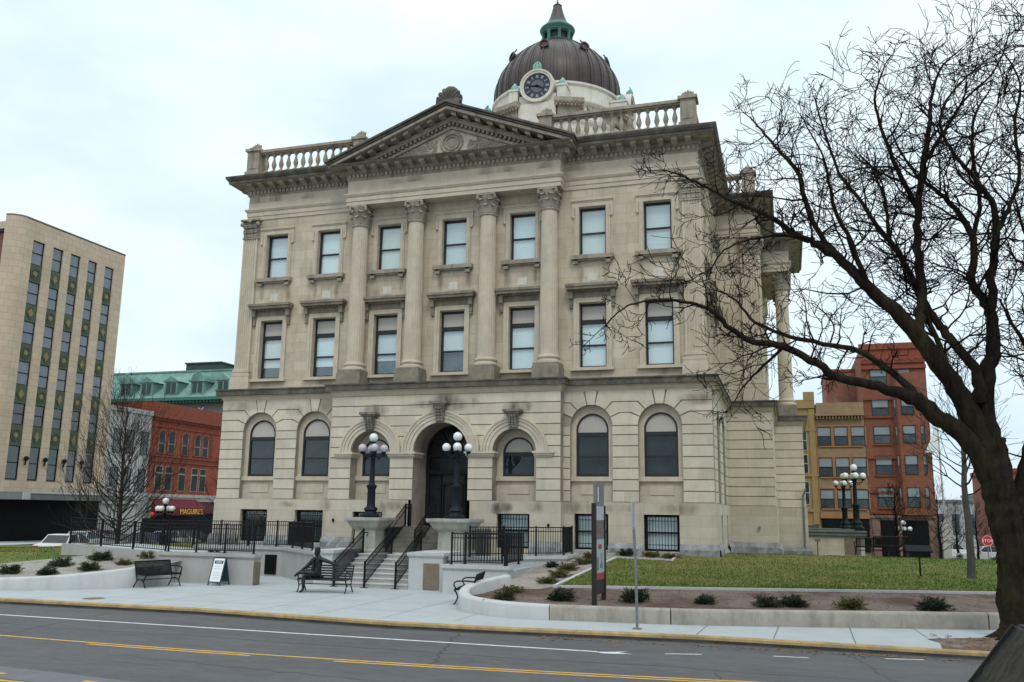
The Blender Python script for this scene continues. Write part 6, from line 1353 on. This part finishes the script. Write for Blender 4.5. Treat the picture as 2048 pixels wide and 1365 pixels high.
mb = MB(TG); mb.box(-77.0, -70.5, 6, 11, 23.6, 25.4); mb.box(-77.2, -70.3, 5.8, 11.2, 25.4, 25.6); build('roof_plant', mb, mat('dark_plant_room', (.045, .065, .065), .8, .2, 1), rf, smooth=False)

# ------------------------------------------------------------------ background buildings, right
TR = front(57.7)
YB = thing('ochre_building', 'narrow ochre painted building just right of the courthouse', 'building', (16, 60, -1))
mb = MB(TR); mb.box(10, 17.38, 0, 10, -1.5, 14.5); mb.box(16.3, 17.38, -.02, 0, 14.4, 15.3); build('wall', mb, YELB, YB, smooth=False)
mb = MB(TR); mb.box(10, 17.38, -.2, 0, 13.6, 13.95); mb.box(10, 17.38, -.15, 0, 11.3, 11.55); mb.box(10, 17.38, -.15, 0, 6.7, 6.95); mb.box(10, 17.38, -.15, 0, 3.2, 3.5); mb.box(16.75, 17.3, -.12, 0, 2, 13.5); build('trim', mb, YELB, YB, smooth=False)
for z0, h in ((9.3, 2.0), (7.0, 1.9), (3.9, 2.3)):
    for u in (14.3, 15.9): wpart('window', TR, u, -.03, z0, .6, h, [(h * .5, h * .5 + .08)], mat('pale_window_trim', (.38, .37, .33), .8), PANE_D, YB, DARKIN2)
mb = MB(TR); mb.box(15.6, 16.5, -.02, .0, 12.2, 12.7); build('attic_vent', mb, SHOPB, YB, smooth=False)
mb = MB(TR); mb.box(10.2, 17.2, -.06, 0, -.6, 1.9); build('shopfront', mb, mat('grey_blue_shopfront', (.06, .075, .09), .4), YB, smooth=False)
TB = thing('tan_brick_building', 'tan brick building with rows of three windows between the ochre and red ones', 'building', (19.7, 60, -1))
mb = MB(TR); mb.box(17.4, 22.0, .05, 10, -1.5, 14.0); build('wall', mb, TANB, TB, smooth=False)
mb = MB(TR); mb.box(17.4, 22.0, -.5, .05, 12.75, 13.05); mb.box(17.5, 22.0, -.3, .05, 13.05, 14.1)
for k in range(15): mb.box(17.5 + k * .3, 17.62 + k * .3, -.4, .05, 12.45, 12.75)
build('cornice', mb, TANB, TB, smooth=False)
ORT = mat('orange_terracotta', (.33, .155, .075), .9, .12, 1)
mb = MB(TR)
for z in (9.75, 6.65, 3.55): mb.box(17.6, 21.8, -.08, .05, z - .12, z); mb.box(17.6, 21.8, -.05, .05, z + 1.95, z + 2.1)
build('bands', mb, ORT, TB, smooth=False)
for z in (9.78, 6.7, 3.55):
    for u in (18.15, 19.75, 21.35):
        wpart('window', TR, u, .02, z, .66, 1.9, [(.9, .98)], FRAME, PANE_L, TB, BLIND_G, DARKIN if u < 20 else DARKIN2)
        for s in (-1, 1): mb = MB(TR); mb.box(u + s * .73 - .06, u + s * .73 + .06, -.04, .05, z, z + 1.9); build('jamb', mb, ORT, TB, smooth=False)
mb = MB(TR); mb.box(17.5, 21.9, -.1, .05, -.6, 2.6); build('shopfront', mb, SHOPB, TB, smooth=False); mb = MB(TR); mb.box(17.4, 22.0, -.2, .05, 2.6, 3.0); build('shop_cornice', mb, ORT, TB, smooth=False)
RB = thing('red_corner_building', 'tall orange red brick corner building with bay windows and a mauve stone base', 'building', (25, 60, -1))
mb = MB(TR); mb.box(22.02, 28.0, .1, 14, 2.9, 19.6); build('wall', mb, REDB2, RB, smooth=False)
mb = MB(TR); mb.box(21.9, 28.1, -.25, .1, 19.4, 20.0); mb.box(21.95, 28.05, -.15, .1, 17.4, 17.75); mb.box(22.0, 28.0, -.1, .1, 18.0, 19.4)
for k in range(9): mb.arc(22.4 + k * .68, 18.2, .2, .3, -.16, -.1, 8)
build('cornice', mb, REDB3, RB, smooth=False)
mb = MB(TR)
for z in (14.4, 12.6, 8.55, 5.2, 3.2): mb.box(22.02, 28.02, -.08, .1, z - .1, z + .08)
build('string_courses', mb, REDB3, RB, smooth=False)
mb = MB(TR); bay = [(24.7, .1), (25.1, -.75), (26.9, -.75), (27.4, -.3), (27.9, .1)]; mb.T = lambda u, d, z: (u, 57.7 + d, z); mb.prismz(bay[::-1] and bay, 3.0, 16.9); build('bay', mb, REDB2, RB, smooth=False)
for i, (z, h) in enumerate(((15.92, 1.45), (12.7, 1.63), (9.92, 1.75), (6.88, 1.87), (3.74, 1.92))):
    bar = [(h * .48, h * .48 + .08)]; lo = DARKIN if i % 2 else DARKIN2
    wpart('window', TR, 23.6, .055, z, .78, h, bar, FRAME, PANE_L, RB, BLIND_G, lo)
    yb_ = -.78 if i else .055
    wpart('window', TR, 26.0, yb_, z, .58, h, bar, FRAME, PANE_L, RB, BLIND_G, lo)
    if i: wpart('window', TR, 24.93, -.44, z, .17, h, [], FRAME, PANE_L, RB, BLIND_G, lo); wpart('window', TR, 27.2, -.57, z, .24, h, bar, FRAME, PANE_L, RB, BLIND_G, lo)
    mb = MB(TR); mb.box(22.7, 24.5, -.04, .1, z - .16, z); build('sill', mb, REDB3, RB, smooth=False)
mb = MB(TR); mb.box(22.02, 28.0, .0, 14, -1.5, 2.88); build('base', mb, PINKS, RB, smooth=False)
for u0, u1 in ((22.9, 24.25), (25.1, 27.2)): mb = MB(TR); mb.box(u0, u1, -.04, .0, -1.0, 2.5); build('shopfront', mb, SHOPB, RB, smooth=False)
mb = MB(TR); mb.box(22.02, 28.1, -.12, 0, 2.72, 2.95); build('base_cornice', mb, PINKS, RB, smooth=False)
# brown upper block behind the tan building, with painted wall
PB_ = thing('brick_rear_block', 'brown red brick block rising behind the tan building', 'building', (20, 70, -1))
mb = MB(); mb.box(18.9, 22.0, 66, 76, -1, 18.6); build('wall', mb, mat('old_red_brick', (.22, .10, .075), .9, .2, .6, stain=.4, stain_col=(.35, .3, .28)), PB_, smooth=False); mb = MB(); mb.box(18.8, 22.0, 65.9, 76, 18.5, 18.8); build('coping', mb, REDB3, PB_, smooth=False)
# far buildings down the side street
for (x0, x1, y, z1, lab, m_) in ((36.0, 43.5, 118, 5.2, 'distant pale grey building left of the slim tree', FARW), (43.6, 47.0, 125, 6.3, 'distant greenish grey building right of the slim tree', mat('far_greenish', (.24, .29, .29), .9, .1, 1)), (47.1, 58, 128, 6.0, 'distant cream building behind the stop sign', mat('far_cream', (.42, .38, .32), .9, .1, 1))):
    t0 = thing('far_building', lab, 'building', ((x0 + x1) / 2, y, -1.3)); mb = MB(); mb.box(x0, x1, y, y + 12, -2, z1); build('wall', mb, m_, t0, smooth=False)
    mb = MB(); mb.box(x0 - .2, x1 + .2, y - .3, y + 12, z1, z1 + .4); build('coping', mb, SIGNG, t0, smooth=False)
    for k in range(int((x1 - x0) / 2.2)):
        u = x0 + 1.1 + k * 2.2; mb = MB(); mb.box(u - .5, u + .5, y - .05, y, .2, 3.4); build('window', mb, DARKIN2, t0, smooth=False)
# red brick house at the far right, seen between the trunks
t0 = thing('far_house', 'distant red brick building seen between the forked trunks at the right edge', 'building', (44, 85, -1.2))
mb = MB(); mb.box(38.0, 52, 82, 95, -2, 8.2); build('wall', mb, REDB2, t0, smooth=False); mb = MB(); mb.box(37.8, 52.2, 81.8, 95, 8.2, 8.7); build('coping', mb, REDB3, t0, smooth=False)
mb = MB(); mb.box(39.5, 40.6, 81.9, 82, 4.5, 6.8); build('window', mb, DARKIN2, t0, smooth=False)
# stop sign, flag pole, banners
t0 = thing('stop_sign', 'red octagonal STOP sign beside the big tree trunk', 'road sign', (28.25, 36.7, -1.0))
mb = MB(); mb.tube([(28.25, 36.75, -1.3), (28.25, 36.75, 1.6)], .035, 6); build('post', mb, STEEL, t0)
mb = MB(front(36.68)); mb.prism([(28.25 + .42 * cos(pi / 8 + pi / 4 * k), 1.18 + .42 * sin(pi / 8 + pi / 4 * k)) for k in range(8)], 0, .02); pl = build('plate', mb, REDS, t0, smooth=False)
mb = MB(front(36.675)); mb.arc(28.25, 1.18, .36, .385, 0, .005, 8, pi / 8, 2 * pi + pi / 8); build('border', mb, WHITE, pl, smooth=False)
text_on('lettering', 'STOP', .30, (28.25, 36.67, 1.08), (1, 0, 0), (0, 0, 1), WHITE, pl, .003)
t0 = thing('flag_pole', 'pale wall-side pole with a limp white banner on the red corner building', 'flag pole', (28.6, 56.5, -1.2))
mb = MB(); mb.tube([(28.5, 56.6, -1.3), (28.5, 56.6, 14.2)], [.10, .07], 8); mb.box(28.15, 28.85, 56.3, 57.0, -1.3, 2.4); build('pole', mb, mat('pale_pole', (.40, .38, .35), .7, .1, 2), t0)
mb = MB(); mb.add([(28.45, 56.55, 12.0), (28.45, 56.55, 9.2), (27.9, 56.5, 9.0), (27.2, 56.45, 8.9), (27.7, 56.5, 10.0), (28.2, 56.5, 11.4)], [(0, 1, 2, 3, 4, 5)]); build('banner', mb, WHITE, t0)

# ------------------------------------------------------------------ parked cars
def car_parts(t0, pm, L=4.6, Wd=1.8, H=1.48, van=False, gm=None):
    w = Wd / 2; l = L / 2
    prof = [(-l, .28), (-l, .62), (-l + .15, .80), (-l + 1.0, .93), (-.85 if not van else -1.5, .97), (l - .55, .98), (l - .08, .88), (l, .55), (l - .05, .28)]
    mb = MB(); n = len(prof)
    rows = []
    for (y, k) in ((-w, .88), (-w * .98, 1), (w * .98, 1), (w, .88)):
        rows.append([(x * (1 if k == 1 else .985), y, .28 + (z - .28) * k) for x, z in prof])
    vs = [p for r in rows for p in r]; mb.add(vs, [(r * n + i, r * n + i + 1, (r + 1) * n + i + 1, (r + 1) * n + i) for r in range(3) for i in range(n - 1)] + [tuple(range(n)), tuple(range(4 * n - 1, 3 * n - 1, -1))]); build('body', mb, pm, t0, False, angle=45)
    cab = [(-.95, .95), (-.25, H - .06), (.2, H), (1.1, H - .03), (l - .75 if not van else l - .3, .97)]
    mb = MB(); wi = w * .78; g = [(x, -w * .93, z) if z < 1 else (x, -wi, z) for x, z in cab] + [(x, w * .93, z) if z < 1 else (x, wi, z) for x, z in cab]
    mb.add(g, [(i, i + 1, i + 6, i + 5) for i in range(4)] + [(4, 3, 2, 1, 0), (5, 6, 7, 8, 9)]); build('windows', mb, gm or CARGL, t0, False, smooth=False)
    mb = MB(); r = [(-.22, -wi - .005, H - .045), (.2, -wi - .005, H + .012), (1.1, -wi - .005, H - .015), (1.15, -wi - .005, H - .05)]; r2 = [(a, -b, c) for a, b, c in r]; mb.add(r + r2, [(0, 1, 5, 4), (1, 2, 6, 5), (2, 3, 7, 6)])
    for s in (-1, 1):
        for (a, b) in (((-.95, s * w * .935, .95), (-.25, s * (wi + .01), H - .06)), ((.35, s * w * .935, .96), (.35, s * (wi + .01), H - .02)), ((l - .75, s * w * .935, .97), (1.1, s * (wi + .01), H - .03))): mb.tube([a, b], .035, 4)
    build('roof', mb, pm, t0, False, smooth=False)
    for sx in (-1, 1):
        for s in (-1, 1):
            mb = MB(); x = sx * (l - .85); mb.tube([(x, s * (w - .2), .32), (x, s * (w + .01), .32)], .32, 18); wh = build('wheel', mb, TYRE, t0, False, angle=40)
            mb = MB(); mb.tube([(x, s * (w + .0), .32), (x, s * (w + .025), .32)], .2, 14); build('rim', mb, STEEL, wh, False)
    for s in (-1, 1):
        mb = MB(); mb.box(-l - .01, -l + .12, s * w * .72 - .2, s * w * .72 + .2, .62, .74); build('headlight', mb, WHITE, t0, False, smooth=False)
        mb = MB(); mb.box(l - .1, l + .01, s * w * .75 - .15, s * w * .75 + .15, .68, .84); build('tail_light', mb, REDS, t0, False, smooth=False)
        mb = MB(); mb.box(-.75, -.6, s * (w + .02) - (.0 if s > 0 else .18), s * (w + .02) + (.18 if s > 0 else .0), .95, 1.08); build('wing_mirror', mb, pm, t0, False, smooth=False)
    mb = MB(); mb.box(-l - .015, -l + .05, -.45, .45, .42, .58); build('grille', mb, SHOPB, t0, False, smooth=False)
CARP = [paint('silver_paint', (.50, .50, .51)), paint('white_paint', (.72, .73, .73)), paint('dark_blue_paint', (.03, .05, .09)), paint('maroon_paint', (.12, .015, .03)), paint('black_paint', (.015, .015, .017)), paint('grey_paint', (.16, .17, .18))]
def car(label, loc, rz, p, **k):
    t0 = thing('parked_car', label, 'car', loc, rz, 'cars parked along the side street'); car_parts(t0, CARP[p], **k); return t0
for (px, py, d, rz, p, lab) in ((140, 1082, 62, 100, 1, 'white car nearest the end of the left ramp fence, in front of the black shopfront'), (178, 1076, 70, 95, 0, 'silver car behind the white one by the left fence'), (206, 1077, 74, 92, 3, 'dark maroon car left of the bare tree behind the fence'), (262, 1078, 66, 95, 5, 'grey car right of the bare tree behind the fence'), (303, 1078, 68, 92, 2, 'dark blue car behind the fence, below the red lamp glow'), (345, 1078, 74, 90, 0, 'silver car behind the fence below the maroon awning'), (385, 1078, 78, 90, 4, 'black car behind the fence nearest the courthouse')):
    q = at(px, py, d); car(lab, (q.x, q.y, gz(q.x, q.y) + .02), radians(rz - 180), p)
for (px, d, p, lab) in ((1893, 105, 1, 'distant white car right of the pale pole'), (1968, 100, 0, 'distant silver car below the stop sign'), (2040, 95, 5, 'distant grey car right of the big trunk')):
    q = at(px, 1100, d); car(lab, (q.x, q.y, gz(q.x, q.y) + .02), radians(10), p)
mb = MB(); q = at(1918, 1093, 62); mb.sphere((q.x, q.y, -.45), .9, 12, 8, (1.3, 1, .35)); 
# traffic light and post on the left
t0 = thing('traffic_signal', 'dark signal box on a post with a red light left of the awning', 'traffic light', (-26.2, 14.9, -.2))
q = at(288, 1030, 62); mb = MB(); mb.tube([(q.x, q.y, -.5), (q.x, q.y, 2.2)], .08, 6); build('post', mb, BLACK, t0); mb = MB(); mb.box(q.x - .35, q.x + .35, q.y - .2, q.y + .2, 2.1, 3.2); build('box', mb, mat('grey_signal_box', (.35, .37, .38), .6), t0, smooth=False)
q2 = at(304, 1029, 61); mb = MB(); mb.sphere((q2.x, q2.y, q2.z), .13, 10, 8)
RL = bpy.data.materials.new('red_signal_lens'); RL.use_nodes = True; RL.node_tree.nodes['Principled BSDF'].inputs['Base Color'].default_value = (.6, .03, .01, 1); RL.node_tree.nodes['Principled BSDF'].inputs['Emission Color'].default_value = (1, .06, .01, 1); RL.node_tree.nodes['Principled BSDF'].inputs['Emission Strength'].default_value = .2
build('red_lens', mb, RL, t0); mb = MB(); mb.tube([(q.x, q.y, q2.z), (q2.x, q2.y, q2.z + .3)], .05, 5); build('bracket', mb, BLACK, t0)

# ------------------------------------------------------------------ trees
MINR = .0085
def twigs(mb, start, d, L, r, lev, g, up=.25, zig=.42, kids=(5, 4), n=None, spread=(.5, 1.15)):
    steps = n or max(3, int(L / (.27 if lev > 0 else .14))); pts = [start.copy()]; dirs = []; dd = d.normalized(); st = L / steps
    for i in range(steps):
        dd = (dd + Vector((g.gauss(0, zig), g.gauss(0, zig), g.gauss(0, zig))) * .62 + Vector((0, 0, up * .25))).normalized(); dirs.append(dd.copy()); pts.append(pts[-1] + dd * st)
    rad = [max(MINR, r * (1 - .72 * i / steps)) for i in range(steps + 1)]
    mb.tube(pts, rad, 4 if lev > 0 else 3, False)
    if lev > 0:
        k = kids[0] if lev > 1 else kids[1]
        for j in range(k):
            t = g.uniform(.18, 1.0); i = min(steps - 1, int(t * steps)); a = dirs[i]; q = a.orthogonal(); q.rotate(Matrix.Rotation(g.random() * 6.283, 3, a)); ang = g.uniform(*spread)
            nd = a * cos(ang) + q.normalized() * sin(ang); twigs(mb, pts[i + 1], nd, L * g.uniform(.38, .7), rad[i] * .62, lev - 1, g, up, zig, kids, None, spread)
def limb3d(px, d0, d1):
    # photo pixels with half widths, placed on a path whose distance runs from d0 to d1
    n = len(px); out = []
    for i, (x, y, w) in enumerate(px):
        d = d0 + (d1 - d0) * (i / (n - 1)); p = at(x, y, d); out.append((p, w * (.41 if w > 30 else .36) * (p - CAMLOC).dot(CF) / FPX))
    return out
def densify(l, n=4, jit=0.0, g=None):
    q = smooth_path([(p.x, p.y, p.z, r) for p, r in l], n); P = [Vector(a[:3]) for a in q]; R = [max(.006, a[3]) for a in q]
    if g:
        for i in range(1, len(P)): P[i] += Vector((g.gauss(0, 1), g.gauss(0, 1), g.gauss(0, 1))) * jit * min(1, R[i] * 6 + .25)
    return P, R
BT = thing('bare_tree', 'large bare spreading tree with a dark forked trunk in the pavement pit at right', 'tree', (19.4, -12.6, 0)); D0 = 24.9; gt = random.Random(21)
TRK = [(2034, 1284, 112), (2026, 1268, 84), (2016, 1200, 70), (2010, 1100, 66), (1996, 1020, 66), (1982, 950, 68), (1966, 880, 64)]
LIMBS = [
 ([(1990, 985, 52), (1945, 890, 46), (1888, 843, 42), (1835, 802, 36), (1761, 773, 27), (1679, 757, 24), (1634, 728, 21), (1568, 693, 19), (1502, 683, 16), (1453, 650, 13), (1424, 621, 11), (1371, 605, 9), (1322, 600, 7), (1264, 609, 5), (1230, 632, 4), (1200, 662, 3)], -3.5),
 ([(1850, 812, 26), (1796, 756, 20), (1720, 704, 16), (1660, 690, 13), (1580, 673, 11), (1510, 645, 9), (1470, 600, 6), (1430, 580, 4)], 2.5),
 ([(1972, 890, 56), (1921, 794, 46), (1876, 728, 42), (1835, 671, 38), (1777, 613, 33), (1720, 560, 29), (1687, 527, 26), (1634, 490, 20), (1601, 474, 17), (1535, 433, 13), (1478, 408, 11), (1412, 375, 8), (1360, 350, 5), (1320, 340, 3)], -1.5),
 ([(1690, 530, 20), (1640, 470, 15), (1610, 400, 13), (1600, 350, 11), (1565, 310, 9), (1530, 270, 7), (1500, 235, 4)], 1.5),
 ([(1835, 671, 30), (1839, 640, 28), (1841, 564, 25), (1835, 482, 22), (1837, 410, 19), (1847, 328, 16), (1859, 246, 12), (1863, 197, 9), (1880, 140, 6), (1920, 100, 4)], 1.0),
 ([(1837, 420, 16), (1800, 350, 13), (1770, 280, 10), (1750, 200, 7), (1770, 130, 4)], -2.0),
 ([(1958, 800, 34), (1950, 740, 28), (1904, 683, 24), (1880, 654, 22), (1851, 610, 18), (1798, 507, 15), (1753, 453, 12), (1720, 400, 10), (1680, 350, 8), (1650, 270, 6), (1630, 200, 4)], 2.5),
 ([(1985, 900, 44), (1972, 800, 38), (1975, 750, 35), (1986, 700, 32), (1984, 638, 30), (1965, 600, 25), (1945, 564, 21), (1947, 482, 18), (1921, 433, 15), (1888, 394, 12), (1851, 365, 9), (1810, 320, 6), (1780, 260, 4)], 1.5),
 ([(1983, 640, 26), (1986, 539, 22), (1992, 482, 20), (1986, 412, 17), (1950, 360, 13), (1904, 303, 10), (1880, 250, 8), (1900, 190, 6), (1960, 130, 4)], -1.5),
 ([(1990, 470, 15), (2015, 420, 12), (2040, 350, 10), (2030, 250, 8), (2040, 170, 6), (2010, 110, 4)], 1.0),
 ([(1945, 480, 13), (1960, 400, 11), (1945, 300, 9), (1950, 230, 7), (1980, 180, 4)], 2.5),
 ([(2012, 1120, 46), (2030, 1040, 44), (2042, 980, 40), (2062, 900, 36), (2085, 780, 30), (2100, 640, 24), (2090, 480, 18), (2060, 330, 12), (2050, 200, 7)], 1.0),
 ([(2085, 780, 18), (2050, 690, 12), (2020, 640, 8), (2000, 600, 5)], -2.0), ([(2095, 560, 14), (2055, 480, 9), (2030, 400, 5)], -1.5),
 ([(1735, 573, 16), (1700, 480, 12), (1670, 420, 10), (1655, 350, 8), (1640, 300, 5), (1600, 230, 3)], -3.0),
 ([(1601, 474, 12), (1560, 470, 9), (1500, 480, 7), (1450, 500, 5), (1420, 540, 3)], -2.0),
 ([(1921, 794, 20), (1860, 650, 14), (1830, 560, 12), (1780, 480, 10), (1770, 400, 8), (1740, 330, 5)], 3.5),
 ([(1568, 693, 9), (1520, 740, 7), (1490, 770, 5), (1470, 800, 3)], -1.0),
 ([(1847, 328, 11), (1890, 260, 9), (1930, 200, 7), (1990, 140, 5), (2020, 60, 3)], 2.0),
]
mbt = MB(); P, R = densify([(at(x + (16 if y > 1050 else 9), y, D0), w * .40 * 24.2 / FPX) for x, y, w in TRK], 5); 
for i in range(len(P)): R[i] *= 1 + .05 * gt.gauss(0, 1)
P, R = densify(list(zip(P, R)), 4); mbt.tube(P, R, 44, True, .035)
for k in range(9): a = k * .7 + .2; mbt.tube([P[8] + Vector((cos(a) * .1, sin(a) * .1, 0)), P[0] + Vector((cos(a) * .36, sin(a) * .36, .22)), P[0] + Vector((cos(a) * .62, sin(a) * .62, .06)), P[0] + Vector((cos(a) * 1.0, sin(a) * 1.0, -.08))], [.22, .17, .12, .05], 9, True, .04)
TB1 = MB(); SEEN = [(x, y, D0) for x, y, w in TRK]
for li, (px, off) in enumerate(LIMBS):
    near_ = min(SEEN, key=lambda q: hypot(q[0] - px[0][0], q[1] - px[0][1])); d_start = near_[2]; d_end = D0 + off
    SEEN += [(x, y, d_start + (d_end - d_start) * i / (len(px) - 1)) for i, (x, y, w) in enumerate(px)]
    P, R = densify(limb3d(px, d_start, d_end), 5, .022, gt); mbt.tube([P[0] - (P[1] - P[0]).normalized() * R[0] * .6] + P, [R[0] * .8] + R, 22 if R[0] > .15 else 8, True, .035 if R[0] > .15 else .03)
    tot = len(P); i0 = int(tot * (.30 if R[0] > .18 else .12))
    s = 0
    for i in range(i0, tot - 1):
        seg = (P[i + 1] - P[i]); s += seg.length
        while s > .33:
            s -= .33; a = seg.normalized(); q = a.orthogonal(); q.rotate(Matrix.Rotation(gt.random() * 6.283, 3, a)); ang = gt.uniform(.6, 1.3); t = i / tot
            L = gt.uniform(.7, 1.9) * (1.25 - .65 * max(0, t - .35))
            if R[i] > .2 and gt.random() < .6: continue
            if li in (0, 1, 15, 17) and gt.random() < .5: L *= .5
            if li == 2 and t > .6: L *= .7
            dr_ = (a * cos(ang) + q * sin(ang) + Vector((0, 0, .15))).normalized()
            twigs(TB1, P[i], dr_, L, min(.036, R[i] * .55), 2, gt, .16, .38, (5, 4))
    twigs(TB1, P[-1], (P[-1] - P[-3]).normalized(), .55, R[-1] * .9, 2, gt, .05, .42, (5, 3))
build('trunk', mbt, BARK, BT, angle=60); build('crown', TB1, TWIG, BT, smooth=False)
# a neighbouring tree's twigs reach in at the top right corner
NT = thing('bare_tree', 'bare tree outside the right edge, its thin branches reaching into the top corner', 'tree', (25, -12, 0)); g2 = random.Random(5); mb = MB()
base = Vector((25.2, -12.0, 0)); mb.tube([base, base + Vector((-.1, 0, 5)), base + Vector((.2, .2, 11)), base + Vector((-.2, 0, 15))], [.35, .3, .2, .1], 10); build('trunk', mb, BARK, NT); mb = MB()
for (x, y) in ((2018, 60), (2000, 30), (2030, 90), (2010, 640), (2015, 560), (2030, 700), (1998, 520), (2030, 330), (2020, 750)):
    e_ = at(x, y, 25.0 + g2.uniform(-1, 1)); b0 = base + Vector((0, 0, e_.z - 1.5)); m_ = (e_ + b0) / 2 + Vector((0, 0, .4)); mb.tube([b0, m_, e_], [.06, .035, .012], 5, False)
    for k in range(6): t = g2.uniform(.45, 1); p = b0.lerp(m_, t * 2) if t < .5 else m_.lerp(e_, t * 2 - 1); twigs(mb, p, (e_ - b0).normalized() + Vector((g2.gauss(0, .5), g2.gauss(0, .5), g2.gauss(0, .6))), g2.uniform(.6, 1.2), .014, 1, g2, .1, .45, (4, 5))
build('crown', mb, TWIG, NT, smooth=False)
MINR = .0065
def small_tree(label, base, h, r, seed, nb=46, lean_=0.0, bark=TWIG, spread=.45, lowest=.22, name='bare_tree', tw=(4, 4), blen=.42, lr=.16, fine=1.0):
    t0 = thing(name, label, 'tree', tuple(base), 0, 'bare street trees'); g = random.Random(seed); mb = MB(); base = Vector(base); n = 12; P = []; R = []
    for i in range(n + 1): t = i / n; P.append(base + Vector((g.gauss(0, .03) + lean_ * t, g.gauss(0, .03), h * t * .96))); R.append(r * (1 - .9 * t) + .012)
    mb.tube(P, R, 8); build('trunk', mb, bark, t0); mb = MB()
    for k in range(nb):
        t = lowest + (1 - lowest) * (k + g.random()) / nb; i = min(n - 1, int(t * n)); p = P[i].lerp(P[i + 1], t * n - i); a = k * 2.4 + g.random(); el = .12 + .85 * t + g.gauss(0, .14)
        L = h * blen * (1 - .68 * t) * g.uniform(.75, 1.15); twigs(mb, p, Vector((cos(a) * cos(el), sin(a) * cos(el), sin(el))), L, max(.012, R[i] * lr * 2.2), 2, g, .45, .2, tw, max(5, int(L / .35)), (.35, .8))
    build('crown', mb, bark if bark is TWIG_B else TWIG, t0, smooth=False); return t0
q = at(236, 1078, 60); small_tree('bare upright street tree behind the left fence in front of the shops', (q.x, q.y, gz(q.x, q.y)), 9.4, .15, 3, 80, -.2, TWIG_B, tw=(5, 4), lowest=.12, blen=.52)
small_tree('slim grey young tree standing on the right lawn', (20.05, -3.9, .85), 7.6, .125, 8, 30, .1, BARK_L, lowest=.36, tw=(4, 3), blen=.30)
for (px, d, h, sd, lab) in ((1795, 52, 4.8, 4, 'small dark bare tree in front of the red corner building'), (1880, 75, 6.0, 5, 'thin bare tree beside the pale pole down the side street'), (1915, 100, 5.4, 6, 'distant bushy bare tree left of the slim tree'), (1955, 95, 5.2, 7, 'distant bare tree right of the slim tree')):
    q = at(px, 1090, d); small_tree(lab, (q.x, q.y, gz(q.x, q.y)), h, .13, sd, 26, 0, TWIG, lowest=.25, tw=(4, 4), blen=.42)
small_tree('thin bare tree beside the shop fascia next to the courthouse corner', tuple(at(432, 1078, 66)[:2]) + (-.3,), 6.5, .10, 17, 26, 0, TWIG, lowest=.2, tw=(4, 3), blen=.3)

# ------------------------------------------------------------------ dark vehicle at the lower right corner
NC = thing('parked_car', 'dark dusty car cut off at the lower right corner of the picture', 'car', (16.7, -27.7, -.15), radians(0)); car_parts(NC, mat('dusty_dark_paint', (.014, .015, .014), .55, .4, 3.0, spec=.2), 4.7, 1.85, 1.97, False, mat('dusty_black_glass', (.010, .011, .012), .4, .6, 6.0, spec=.15, col2=(.03, .03, .028), c2scale=5, stretch=(.3, 2, 2)))
